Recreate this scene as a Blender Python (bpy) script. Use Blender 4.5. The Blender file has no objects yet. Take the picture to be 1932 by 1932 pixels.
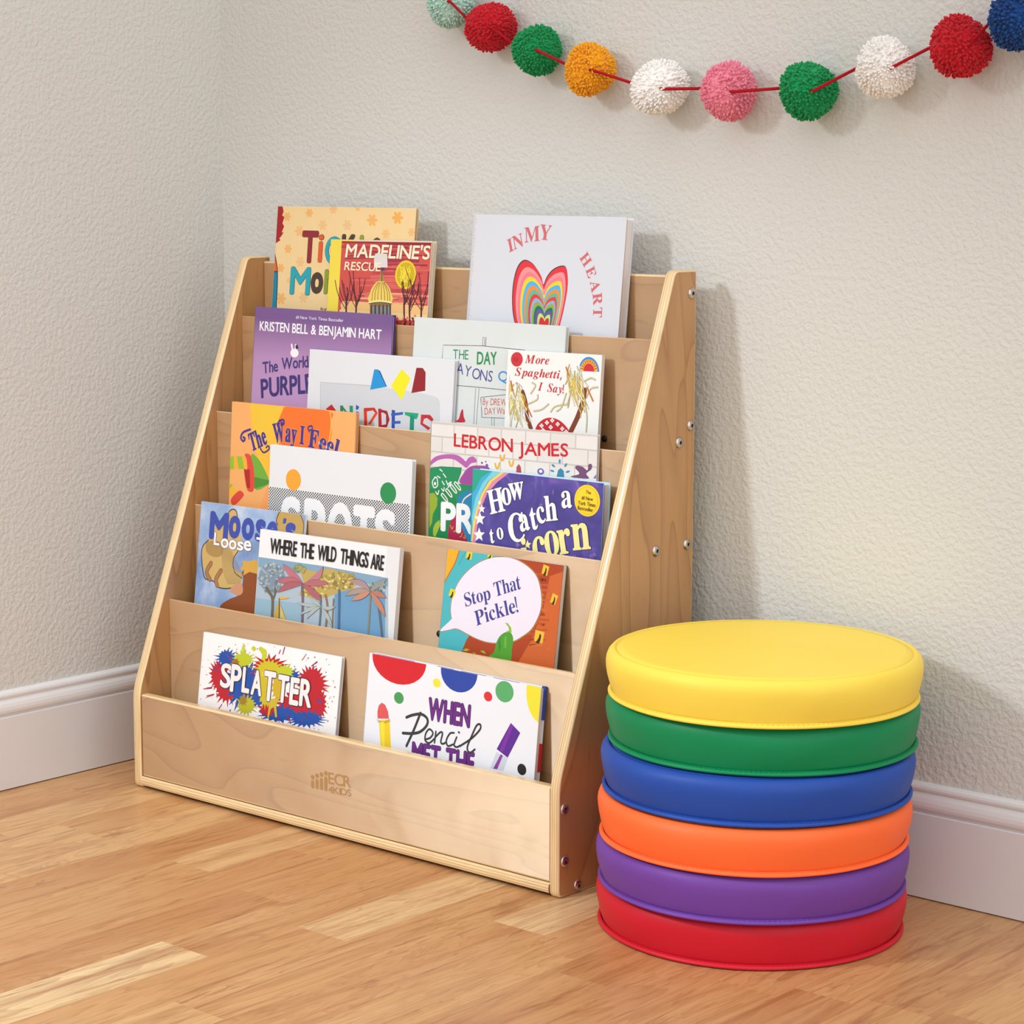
# A corner of a children's reading room: birch book display, stack of round cushions, yarn pompom garland.
import bpy, bmesh, math, random
from mathutils import Vector, Matrix
from mathutils.geometry import tessellate_polygon
C = bpy.context.scene.collection
U = 0.8                                    # the measurements below are in display widths; one width = 0.8 m

# ------------------------------------------------------------------ tables
GLYPHS = {'upright': {"!": [[71,135,54,480,126,480,109,135],[90,-9,79,-8,69,-5,60,1,54,10,50,22,48,36,50,51,54,63,60,71,69,77,79,80,90,81,101,80,110,77,119,71,126,63,130,51,132,36,130,22,126,10,119,1,110,-5,101,-8]],
"A": [[-9,0,-9,18,4,19,14,24,24,30,32,41,41,55,49,75,206,466,224,465,384,87,394,65,403,47,411,34,420,25,430,20,443,18,443,0,229,0,229,18,259,21,277,30,283,46,282,54,279,66,273,81,253,132,103,132,79,71,77,67,76,63,75,54,75,48,80,32,96,21,124,18,128,0],[113,161,242,161,177,319]],
"C": [[257,-11,213,-7,174,3,137,20,105,43,78,71,56,104,39,142,29,184,26,228,30,273,39,314,56,351,79,384,106,412,139,435,176,452,216,462,259,465,292,463,328,454,367,440,374,437,381,436,388,435,402,439,413,449,419,465,437,465,437,308,420,308,403,347,381,380,356,407,328,427,298,439,265,443,198,419,157,347,144,226,159,114,203,46,278,24,305,26,331,33,358,45,383,61,407,81,428,106,447,89,395,33,332,0]],
"E": [[14,0,14,17,35,18,51,22,62,30,70,41,74,57,75,78,75,369,74,394,69,413,62,425,51,433,36,437,16,439,16,455,399,455,399,320,383,320,375,357,361,386,340,406,312,420,276,428,232,430,219,430,208,429,200,428,194,426,189,422,186,417,184,410,183,400,183,388,183,246,193,246,221,248,243,256,259,269,272,288,281,313,288,345,304,345,304,118,287,118,284,143,280,164,273,181,264,195,254,206,241,213,225,218,207,221,185,222,183,67,184,53,187,42,192,35,201,31,213,28,230,28,261,29,289,32,313,39,335,48,354,60,371,75,386,94,399,116,411,143,430,143,402,0]],
"F": [[15,0,15,17,36,20,52,26,62,34,69,45,73,62,75,84,75,375,73,396,69,412,61,423,50,430,35,435,14,439,14,455,394,455,394,320,377,320,372,345,365,367,355,385,343,400,328,412,310,420,288,426,261,430,230,431,218,431,208,430,200,429,194,428,189,425,186,421,184,416,182,408,182,398,182,247,190,247,217,250,239,257,256,270,269,289,278,314,284,347,302,347,302,118,285,118,279,154,269,181,257,200,239,213,217,221,189,224,182,224,182,81,183,66,185,53,188,43,193,34,200,28,210,24,222,20,238,18,257,17,257,0]],
"H": [[15,0,15,17,36,20,52,24,62,32,69,43,73,59,75,81,75,379,73,398,69,413,62,424,51,431,36,436,16,439,16,455,242,455,242,439,227,437,214,435,204,432,197,428,191,422,187,415,184,406,183,394,182,379,182,251,342,251,342,379,341,394,340,406,337,415,334,422,328,428,320,432,310,435,298,437,282,439,282,455,507,455,507,439,486,436,471,431,461,424,454,414,451,399,449,379,449,81,451,60,455,44,461,33,471,25,487,20,507,17,507,0,282,0,282,17,303,20,318,24,329,31,336,41,340,58,342,81,342,221,182,221,182,81,183,59,187,43,194,32,205,24,221,20,242,17,242,0]],
"I": [[13,0,13,17,34,21,50,26,61,32,69,42,74,56,75,75,75,387,74,405,70,419,63,427,52,433,36,437,13,439,13,455,244,455,244,439,223,437,207,433,196,427,188,419,184,405,183,387,183,77,183,64,185,53,187,44,192,37,198,31,206,26,216,23,230,20,246,17,246,0]],
"M": [[14,0,14,17,34,20,50,24,61,32,69,43,74,58,75,79,75,382,75,396,73,407,71,416,66,423,61,428,53,432,43,435,30,437,15,439,15,455,185,455,317,142,449,455,617,455,617,439,598,436,583,430,573,423,566,412,561,397,560,378,560,85,561,68,562,54,565,43,569,34,574,28,582,23,591,20,602,18,617,17,617,0,396,0,396,17,410,19,423,22,433,25,440,29,446,36,450,44,453,54,454,68,455,83,455,399,288,0,270,0,105,389,105,80,107,57,112,41,120,30,131,23,148,19,169,17,169,0]],
"N": [[403,-11,107,350,107,79,108,57,112,42,119,31,129,24,145,20,167,17,167,0,18,0,18,17,33,18,45,20,54,23,61,27,67,33,71,41,74,51,75,64,76,79,76,388,56,412,43,427,36,433,31,435,25,437,18,439,18,455,156,455,391,169,391,377,390,392,389,404,386,414,382,421,376,427,369,431,359,435,346,437,331,439,331,455,480,455,480,439,459,436,443,432,433,425,427,414,423,398,422,377,422,-11]],
"P": [[15,0,15,17,36,20,52,24,62,32,69,43,73,59,75,81,75,379,73,398,69,413,62,424,51,431,36,436,16,439,16,455,214,455,265,454,306,449,336,440,357,429,375,415,390,398,400,378,407,356,409,332,404,296,390,266,367,240,334,221,292,209,242,206,182,206,182,81,183,59,187,43,194,32,205,24,221,20,242,17,242,0],[182,230,201,230,231,232,255,240,272,253,283,271,290,297,292,329,290,361,285,387,275,406,261,420,241,428,216,431,204,430,195,428,189,424,185,418,183,409,182,398]],
"R": [[15,0,15,17,36,20,52,24,62,32,69,43,73,59,75,81,75,379,73,398,69,413,62,424,51,431,36,436,16,439,16,455,217,455,278,452,329,442,367,426,395,403,412,372,417,334,406,285,372,248,315,224,432,50,439,40,446,32,452,26,459,21,468,18,478,17,480,0,338,0,201,212,182,212,182,81,183,59,187,43,194,32,205,24,221,20,242,17,242,0],[182,234,203,234,235,236,261,245,280,258,293,278,301,304,304,336,295,389,268,421,224,431,209,430,197,427,190,422,185,414,183,402,182,385]],
"S": [[43,-11,43,158,62,158,75,113,91,77,111,50,136,30,164,19,197,15,220,17,241,24,257,36,269,51,276,69,279,89,273,117,255,140,225,160,163,191,127,210,99,231,77,253,62,276,53,302,50,332,52,358,57,381,67,403,80,421,96,437,115,449,136,459,160,464,185,466,199,466,213,464,229,461,246,458,264,453,282,448,286,447,291,446,297,445,310,447,317,454,320,466,339,466,339,319,322,319,315,343,305,365,293,385,280,402,265,417,248,429,231,438,213,443,194,445,173,443,155,437,140,426,128,413,122,398,120,380,121,364,127,349,137,336,151,325,168,314,189,303,253,273,279,260,300,247,317,233,331,219,342,204,350,188,355,171,358,153,359,133,357,106,350,80,339,58,323,38,304,21,281,8,254,-2,225,-8,192,-10,181,-10,170,-9,158,-8,147,-6,136,-3,126,1,115,4,106,7,98,9,92,11,88,12,78,12,73,10,69,7,66,3,64,-3,61,-11]],
"T": [[92,0,92,17,114,19,130,23,142,31,150,42,154,59,156,81,156,433,149,433,116,430,88,420,65,403,47,380,35,352,29,318,11,318,11,455,410,455,410,317,394,317,375,382,333,420,269,433,263,433,263,81,265,58,269,41,276,30,288,23,305,19,328,17,328,0]],
"W": [[171,-11,32,393,27,407,21,419,15,427,8,433,-2,437,-15,439,-15,455,181,455,181,439,168,438,157,435,150,432,145,427,141,420,140,410,141,400,144,387,148,373,223,153,301,353,286,399,281,413,274,423,267,429,258,434,245,437,229,439,229,455,439,455,439,439,413,436,398,427,393,412,394,405,396,397,399,386,474,166,541,369,545,384,548,397,549,406,547,417,544,425,538,430,529,434,518,437,503,439,503,455,624,455,624,439,612,435,602,429,594,421,588,410,581,396,575,379,446,-11,428,-11,316,309,190,-11]],
"Y": [[101,0,101,17,122,20,138,24,148,32,155,43,159,59,161,81,161,179,46,387,35,406,24,421,14,429,10,432,5,434,1,435,-4,436,-9,437,-13,438,-13,455,207,455,207,438,195,438,184,437,175,435,167,432,161,428,157,423,156,416,157,409,159,401,164,392,248,226,333,366,342,382,347,396,349,408,343,424,326,435,298,438,295,455,439,455,439,438,428,435,418,431,409,424,400,416,392,405,383,392,268,203,268,81,269,59,273,43,280,32,291,24,307,20,328,17,328,0]],
"a": [[255,-10,226,-5,208,10,200,35,168,11,133,-4,95,-9,74,-6,55,0,40,11,29,26,22,43,20,63,25,91,39,115,63,136,98,155,143,173,199,190,199,241,197,258,193,272,187,282,177,290,164,294,148,296,123,293,109,286,104,274,105,270,108,264,113,257,119,248,122,239,123,231,121,220,117,210,110,202,100,196,90,192,77,191,64,192,54,196,45,203,38,212,34,223,33,236,35,252,40,266,49,278,62,290,77,300,95,308,115,314,137,317,162,318,205,315,239,307,263,292,280,271,290,244,293,210,293,62,293,52,294,45,295,40,297,37,300,35,304,34,309,35,314,38,320,42,329,28,306,7,281,-6],[151,34,158,34,165,37,174,41,183,47,191,54,199,63,199,169,154,151,127,123,118,84,122,56,133,39]],
"c": [[156,-10,131,-8,108,-1,87,11,67,26,51,45,38,68,28,93,21,120,19,150,22,181,29,210,40,237,55,260,74,280,96,297,120,309,146,317,175,319,204,317,230,310,250,298,265,283,274,265,277,245,276,233,272,223,266,215,258,209,248,205,236,204,214,209,201,225,196,251,196,258,197,265,197,271,194,286,185,294,169,297,138,285,118,248,112,187,115,142,123,105,137,76,156,55,178,42,204,38,227,42,250,53,271,72,285,60,248,21,205,-2]],
"e": [[154,-10,129,-8,106,-1,85,10,66,26,50,45,37,69,27,95,21,125,19,157,21,187,28,215,38,240,51,263,68,282,87,298,109,309,132,316,157,318,193,314,224,301,249,280,268,251,279,216,283,173,283,166,117,166,127,97,154,56,199,42,225,47,248,62,270,86,285,73,248,27,205,-1],[116,192,201,192,201,215,201,241,198,261,193,277,186,288,175,295,161,297,136,286,121,255,116,203]],
"h": [[18,0,18,16,30,17,39,21,45,26,49,33,52,43,52,56,52,399,52,412,49,422,46,429,40,435,31,438,19,440,19,455,148,455,148,267,175,295,207,313,243,318,292,306,321,271,330,212,330,56,331,43,333,33,337,26,343,21,352,17,363,16,363,0,202,0,202,16,207,16,223,21,232,34,235,56,235,217,234,234,232,247,229,258,223,265,215,270,203,271,183,267,164,255,148,235,148,56,148,43,151,33,154,26,160,21,168,17,180,16,180,0]],
"i": [[101,362,87,364,75,368,65,376,57,387,52,399,50,412,52,426,57,438,65,449,75,457,87,462,101,463,114,462,126,457,137,449,145,438,150,426,151,412,149,399,145,387,136,376,126,368,114,364],[18,0,18,16,30,18,39,21,45,26,49,32,52,43,52,56,52,252,52,267,50,278,47,285,41,289,32,292,20,293,21,310,148,310,148,56,149,43,151,33,154,26,160,21,168,18,180,16,180,0]],
"k": [[17,0,17,16,30,18,39,21,45,26,49,33,52,43,52,56,52,398,52,412,50,422,47,429,42,434,33,438,20,439,21,455,148,455,148,169,227,248,236,259,242,269,244,278,240,287,228,292,209,293,206,310,345,310,345,293,320,289,297,278,275,260,222,209,346,34,355,24,365,18,376,16,376,0,211,0,211,16,217,16,229,18,237,23,239,32,238,37,236,43,232,49,163,147,148,134,148,56,148,43,151,33,154,26,160,21,168,18,180,16,180,0]],
"l": [[18,0,18,16,30,18,39,21,45,26,49,32,52,43,52,56,52,398,52,411,50,421,47,429,42,434,33,438,20,439,20,455,148,455,148,56,149,43,151,33,154,26,160,21,168,18,180,16,180,0]],
"n": [[18,0,18,16,30,17,39,21,45,26,49,33,52,43,52,56,52,253,52,266,49,276,46,284,40,289,31,293,19,294,19,310,148,310,148,267,175,296,207,313,243,318,292,306,321,271,330,212,330,56,331,43,333,33,337,26,343,21,352,17,363,16,363,0,202,0,202,16,207,16,223,21,232,34,235,56,235,217,234,234,232,247,229,258,223,265,215,270,203,271,183,267,164,255,148,235,148,56,148,43,151,33,154,26,160,21,168,17,180,16,180,0]],
"o": [[169,-10,140,-8,114,-1,90,11,69,27,52,47,38,70,27,96,21,124,19,154,21,184,27,213,38,239,52,262,69,281,90,297,114,309,140,316,168,318,196,316,222,309,245,298,266,282,283,263,298,240,308,214,315,185,317,154,315,123,308,94,298,69,284,46,266,26,245,11,222,-1,197,-8],[169,11,186,14,199,24,209,39,212,50,215,64,217,81,219,102,219,126,220,154,218,206,214,245,208,271,198,286,185,296,169,299,151,296,138,286,128,271,122,245,118,206,117,154,117,127,118,103,120,82,122,64,125,50,128,39,138,24,152,14]],
"p": [[17,-139,17,-124,27,-123,34,-120,40,-117,45,-113,48,-107,50,-101,51,-92,52,-80,52,-64,52,243,52,261,50,275,46,283,41,288,32,292,19,295,19,310,143,310,143,263,166,294,195,313,230,319,253,317,274,310,293,298,309,283,323,264,335,241,343,216,348,189,350,160,348,128,343,99,334,72,323,48,308,28,291,12,272,0,250,-8,227,-10,196,-5,170,9,148,32,148,-58,148,-74,150,-88,152,-99,155,-107,160,-113,167,-118,175,-120,185,-122,197,-123,197,-139],[195,28,214,32,229,42,239,59,247,84,251,116,253,154,251,192,247,223,241,248,232,265,218,275,199,278,179,273,162,259,148,235,148,69,160,46,176,33]],
"r": [[18,0,18,16,30,18,39,21,45,26,49,32,52,43,52,56,52,252,52,267,50,278,46,285,41,289,32,292,20,293,21,310,146,310,146,252,158,272,172,288,187,301,203,311,218,316,233,318,250,317,264,312,275,304,283,293,288,281,289,266,288,254,284,243,278,234,270,228,260,224,248,222,237,223,229,226,222,231,217,237,212,243,207,250,202,255,196,259,189,260,179,258,171,252,162,241,155,228,151,211,149,192,149,56,150,42,153,32,159,25,167,21,180,18,197,16,197,0]],
"t": [[124,-9,99,-7,80,-1,66,10,56,26,50,46,48,71,48,279,20,279,20,300,46,324,68,347,88,369,105,389,118,407,129,424,144,424,144,310,208,310,208,279,144,279,144,82,145,69,147,59,149,51,154,45,160,41,168,40,183,44,195,56,206,75,222,66,198,24,165,-1]],
"w": [[122,-10,17,265,14,272,10,279,6,284,1,289,-4,292,-11,293,-11,310,138,310,138,293,130,293,124,291,120,289,117,286,115,282,114,276,115,269,117,262,118,257,120,253,167,127,211,235,201,266,197,276,193,283,190,288,185,292,177,294,168,295,168,310,323,310,323,293,308,291,299,285,296,276,296,269,297,264,336,141,382,256,385,263,386,270,387,275,386,281,384,286,380,289,374,291,366,293,356,295,356,310,445,310,445,295,437,293,430,290,425,284,420,277,416,268,412,258,304,-10,289,-10,223,197,140,-10]],
"y": [[52,-140,36,-139,22,-133,10,-125,1,-113,-5,-100,-7,-84,-5,-73,-2,-62,5,-53,13,-46,24,-41,36,-40,46,-41,56,-44,64,-49,70,-57,73,-65,75,-76,74,-81,74,-87,75,-94,79,-97,86,-99,94,-96,104,-88,114,-74,120,-65,125,-55,129,-44,133,-32,137,-19,140,-5,36,251,32,260,28,268,25,275,21,280,18,285,15,287,11,291,4,293,-3,293,-5,310,162,310,162,293,151,293,142,291,136,289,132,286,129,281,128,275,129,270,131,263,133,257,185,119,230,241,233,248,235,254,236,260,237,265,238,270,237,281,234,286,229,289,223,292,214,293,203,293,203,310,300,310,300,293,291,292,283,288,277,281,271,271,265,258,259,242,162,-24,151,-53,140,-77,129,-96,118,-111,107,-122,95,-131,83,-136,68,-139]]},
'italic': {"!": [[71,135,54,480,126,480,109,135],[90,-9,79,-8,69,-5,60,1,54,10,50,22,48,36,50,51,54,63,60,71,69,77,79,80,90,81,101,80,110,77,119,71,126,63,130,51,132,36,130,22,126,10,119,1,110,-5,101,-8]],
",": [[28,-87,34,-60,40,-32,47,-3,53,27,57,53,61,78,124,78,129,71,122,46,114,20,104,-8,93,-35,82,-62,71,-87]],
"I": [[-34,0,-34,15,-21,16,-9,18,0,20,9,25,16,32,22,41,28,52,34,67,39,85,115,369,116,375,118,381,119,387,120,392,120,398,120,404,115,420,99,430,73,435,73,451,283,451,283,435,269,434,257,432,247,428,239,424,232,417,227,410,222,399,217,385,211,365,135,82,132,68,130,56,129,47,134,30,150,20,177,15,177,0]],
"M": [[188,-11,144,363,69,82,65,68,63,56,62,47,64,37,67,30,74,24,82,20,94,17,109,15,109,0,-35,0,-35,15,-22,16,-10,18,-1,20,7,25,15,32,21,41,27,52,32,67,38,85,113,369,116,381,118,393,119,403,118,413,114,421,108,426,99,431,87,433,72,435,72,451,224,451,263,132,469,451,622,451,622,435,608,434,597,432,587,429,579,425,572,418,566,409,560,398,555,383,549,365,473,82,472,76,470,70,469,64,469,59,468,53,468,47,473,30,489,20,516,15,516,0,305,0,305,15,319,16,331,18,340,21,349,26,355,33,361,40,363,45,366,51,368,57,371,65,374,75,377,85,453,374,207,-11]],
"S": [[154,-11,126,-9,94,-2,58,10,51,12,44,14,38,14,33,14,28,12,24,9,19,5,15,0,9,-7,-9,-7,26,144,45,144,48,101,56,69,71,45,91,27,115,16,145,13,160,14,174,18,187,25,198,34,208,44,217,56,223,69,226,83,228,97,227,110,223,123,218,134,211,146,201,158,190,170,176,184,160,198,142,214,125,230,110,245,98,258,89,271,82,283,76,295,73,308,71,321,70,336,72,360,78,381,88,401,102,419,118,434,137,446,159,455,182,461,208,463,220,462,234,461,248,458,263,455,279,451,296,445,302,443,307,442,312,442,323,444,333,450,342,461,360,461,328,322,308,322,309,327,309,332,309,337,308,356,304,374,298,390,289,404,279,416,267,426,254,433,239,438,224,439,205,437,189,430,174,419,162,404,155,387,153,368,155,356,159,343,166,331,175,319,185,307,197,295,204,288,212,281,219,274,227,267,235,261,242,254,262,235,279,215,293,195,303,173,310,150,312,126,307,86,293,53,270,25,239,5,200,-7]],
"a": [[53,-9,33,-6,16,1,1,14,-10,30,-17,50,-19,73,-17,97,-13,122,-5,147,5,172,17,196,32,220,48,241,65,260,84,276,112,295,139,306,165,310,189,305,205,290,214,265,225,303,297,303,241,108,237,95,234,83,232,74,230,66,229,60,228,56,229,47,233,42,238,40,251,46,267,61,285,87,300,78,265,30,231,1,197,-9,174,-4,160,10,155,34,155,40,156,45,157,52,158,59,160,67,162,75,145,49,128,28,111,12,93,1,74,-6],[93,41,103,43,113,48,124,56,134,67,143,80,152,95,161,111,169,129,176,147,183,166,188,184,192,202,196,219,197,234,198,248,195,266,186,277,172,281,162,279,151,273,141,264,130,251,119,236,109,219,99,200,91,180,83,159,77,143,73,129,70,115,67,103,66,91,65,81,68,59,77,45]],
"e": [[87,-9,60,-6,36,3,16,19,1,40,-8,67,-11,98,-9,122,-3,147,6,172,18,196,32,219,49,240,68,260,88,276,109,290,131,301,154,307,176,310,197,308,215,302,230,293,241,280,247,265,249,248,244,222,230,197,207,174,173,153,131,136,79,124,76,112,75,100,75,88,76,73,80,60,87,50,96,42,108,37,122,36,147,42,171,62,195,95,214,83,179,32,136,1],[84,146,104,152,123,161,140,171,156,184,169,197,179,212,187,228,192,244,193,260,193,268,191,275,187,280,182,284,177,287,171,287,156,283,141,272,126,252,110,224,96,189]],
"g": [[77,-139,39,-137,8,-130,-18,-119,-36,-104,-47,-86,-51,-66,-49,-51,-42,-37,-31,-25,-14,-14,7,-4,33,5,13,20,1,35,-3,51,-1,62,4,73,12,83,23,93,38,104,57,114,42,125,30,136,20,147,14,159,10,173,9,189,11,210,17,230,28,248,42,266,59,280,79,293,101,302,125,308,149,310,183,306,215,295,244,277,302,277,299,248,261,248,263,241,264,233,264,225,262,203,255,182,244,164,229,147,212,132,191,120,169,111,144,106,118,104,107,104,95,105,83,106,74,99,68,91,66,84,69,76,78,69,93,63,106,60,120,55,135,50,151,45,166,39,182,32,195,25,207,17,216,9,225,-5,231,-20,233,-36,231,-56,224,-73,213,-90,198,-104,179,-116,158,-126,133,-133,106,-138],[116,125,128,127,139,133,149,142,159,155,168,170,175,188,180,207,184,226,185,246,181,269,172,283,156,287,144,285,133,279,122,269,112,255,103,239,96,222,90,203,87,183,86,164,89,142,99,129],[85,-117,107,-115,126,-110,141,-102,153,-91,160,-79,162,-66,159,-53,151,-41,138,-32,119,-24,93,-14,60,-4,31,-21,13,-40,7,-62,10,-77,17,-90,30,-101,46,-110,64,-115]],
"h": [[210,-9,185,-4,170,13,165,41,166,52,169,67,173,84,179,104,186,127,194,153,217,222,220,232,222,240,223,246,222,254,217,259,210,261,185,252,159,227,131,185,104,130,81,68,63,0,-19,0,82,374,85,384,87,392,88,399,89,405,90,409,89,419,87,424,83,428,77,431,69,432,58,433,48,433,48,451,67,452,88,454,110,457,134,461,160,465,187,470,115,197,139,232,162,260,184,282,206,297,229,307,253,310,281,304,297,287,303,259,301,237,294,207,282,170,250,75,248,69,247,65,246,60,247,49,251,45,257,43,269,49,285,67,306,98,320,89,284,34,247,2]],
"i": [[132,371,120,373,109,377,100,384,93,393,89,404,87,416,89,428,93,438,100,447,109,454,120,459,132,460,143,459,154,454,163,447,170,438,175,428,176,416,175,404,170,393,163,384,154,377,143,373],[49,-8,35,-7,23,-2,13,5,6,15,2,27,1,41,1,47,2,55,4,64,6,73,8,81,10,87,44,211,47,221,49,229,51,237,52,243,53,249,53,254,50,264,41,271,26,273,19,273,19,289,43,292,67,295,89,299,110,302,130,306,150,310,89,85,86,73,85,63,84,55,85,48,89,44,95,42,107,48,123,64,142,90,155,81,121,31,85,2]],
"o": [[96,-9,67,-6,42,4,20,20,3,41,-7,68,-10,98,-8,123,-3,147,6,172,17,196,32,219,48,241,66,260,86,277,107,291,130,301,152,308,175,310,207,306,234,297,256,281,272,260,282,234,285,203,283,179,278,155,270,130,258,106,245,83,228,61,210,41,190,24,168,10,145,-1,121,-7],[103,13,114,15,124,21,134,30,143,43,153,57,162,74,170,92,177,111,184,132,190,152,196,172,200,191,203,210,205,226,206,240,202,267,191,283,172,288,162,286,151,281,141,272,132,260,122,246,113,229,105,211,97,192,90,172,84,151,79,131,75,111,72,92,70,74,69,58,73,33,84,18]],
"p": [[-79,-139,-79,-121,-67,-120,-58,-118,-51,-114,-45,-109,-41,-102,-37,-95,-34,-88,-32,-79,-30,-71,48,228,50,237,51,245,52,253,51,260,48,266,44,269,37,272,28,273,16,273,16,290,40,294,63,297,85,300,106,303,126,306,144,310,124,242,159,279,193,302,228,310,248,307,265,300,279,288,289,271,295,250,298,224,296,197,291,170,282,143,270,116,256,91,239,67,221,45,201,27,180,11,158,0,136,-7,114,-9,97,-8,82,-3,69,6,48,-69,46,-77,45,-87,44,-97,45,-105,49,-112,54,-116,61,-118,72,-120,86,-122,86,-139],[102,15,113,17,124,22,135,31,146,42,156,56,165,71,174,88,183,106,190,125,197,143,202,162,207,179,211,196,213,211,214,224,213,235,210,245,206,252,201,258,195,261,187,262,155,249,127,209,103,142,86,78,81,61,79,47,78,38,81,25,89,17]],
"r": [[-14,0,42,211,46,222,48,232,50,240,51,247,52,254,49,264,39,271,24,273,18,273,17,289,58,295,102,302,151,310,114,189,125,209,135,227,144,243,154,257,163,270,171,280,180,289,188,296,197,302,205,306,214,309,222,310,243,305,255,290,259,265,258,251,255,240,249,230,241,223,232,219,220,218,208,220,196,227,186,238,182,241,165,234,148,212,127,175,116,151,105,125,95,97,85,67,75,35,66,0]],
"t": [[30,-9,5,-4,-10,12,-15,39,-15,47,-14,52,-14,58,-12,64,-11,70,45,273,13,273,13,297,58,319,98,353,134,398,162,398,134,300,187,300,179,273,126,273,77,103,74,93,72,85,70,77,68,69,67,63,67,56,68,48,72,43,77,41,90,47,107,65,128,95,144,85,125,56,107,33,88,14,70,1,50,-7]],
"y": [[-30,-140,-44,-139,-56,-135,-66,-129,-74,-120,-78,-110,-80,-99,-79,-89,-75,-80,-69,-72,-60,-66,-51,-62,-41,-61,-32,-62,-21,-66,-8,-73,4,-80,13,-84,20,-85,25,-84,31,-82,38,-77,45,-71,52,-64,58,-56,65,-48,71,-39,76,-30,79,-22,82,-14,83,-6,82,2,81,14,79,30,77,48,74,68,70,90,66,112,62,134,58,156,53,177,49,196,44,213,40,228,36,240,33,251,29,259,27,265,24,269,18,274,10,276,-1,277,-9,276,-9,294,2,295,13,297,22,298,32,300,40,302,48,304,62,307,74,309,85,310,95,303,104,285,112,254,117,233,122,209,127,181,134,149,140,114,148,75,179,136,198,181,205,211,203,220,197,229,187,238,176,247,170,257,168,269,169,280,173,290,179,298,188,305,198,308,210,310,222,308,232,304,240,298,246,289,249,278,251,265,249,252,246,237,241,219,233,198,224,176,214,152,202,126,189,100,174,74,159,47,143,21,126,-5,109,-29,91,-52,74,-74,56,-93,38,-109,20,-122,3,-132,-14,-138]]}}
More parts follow.
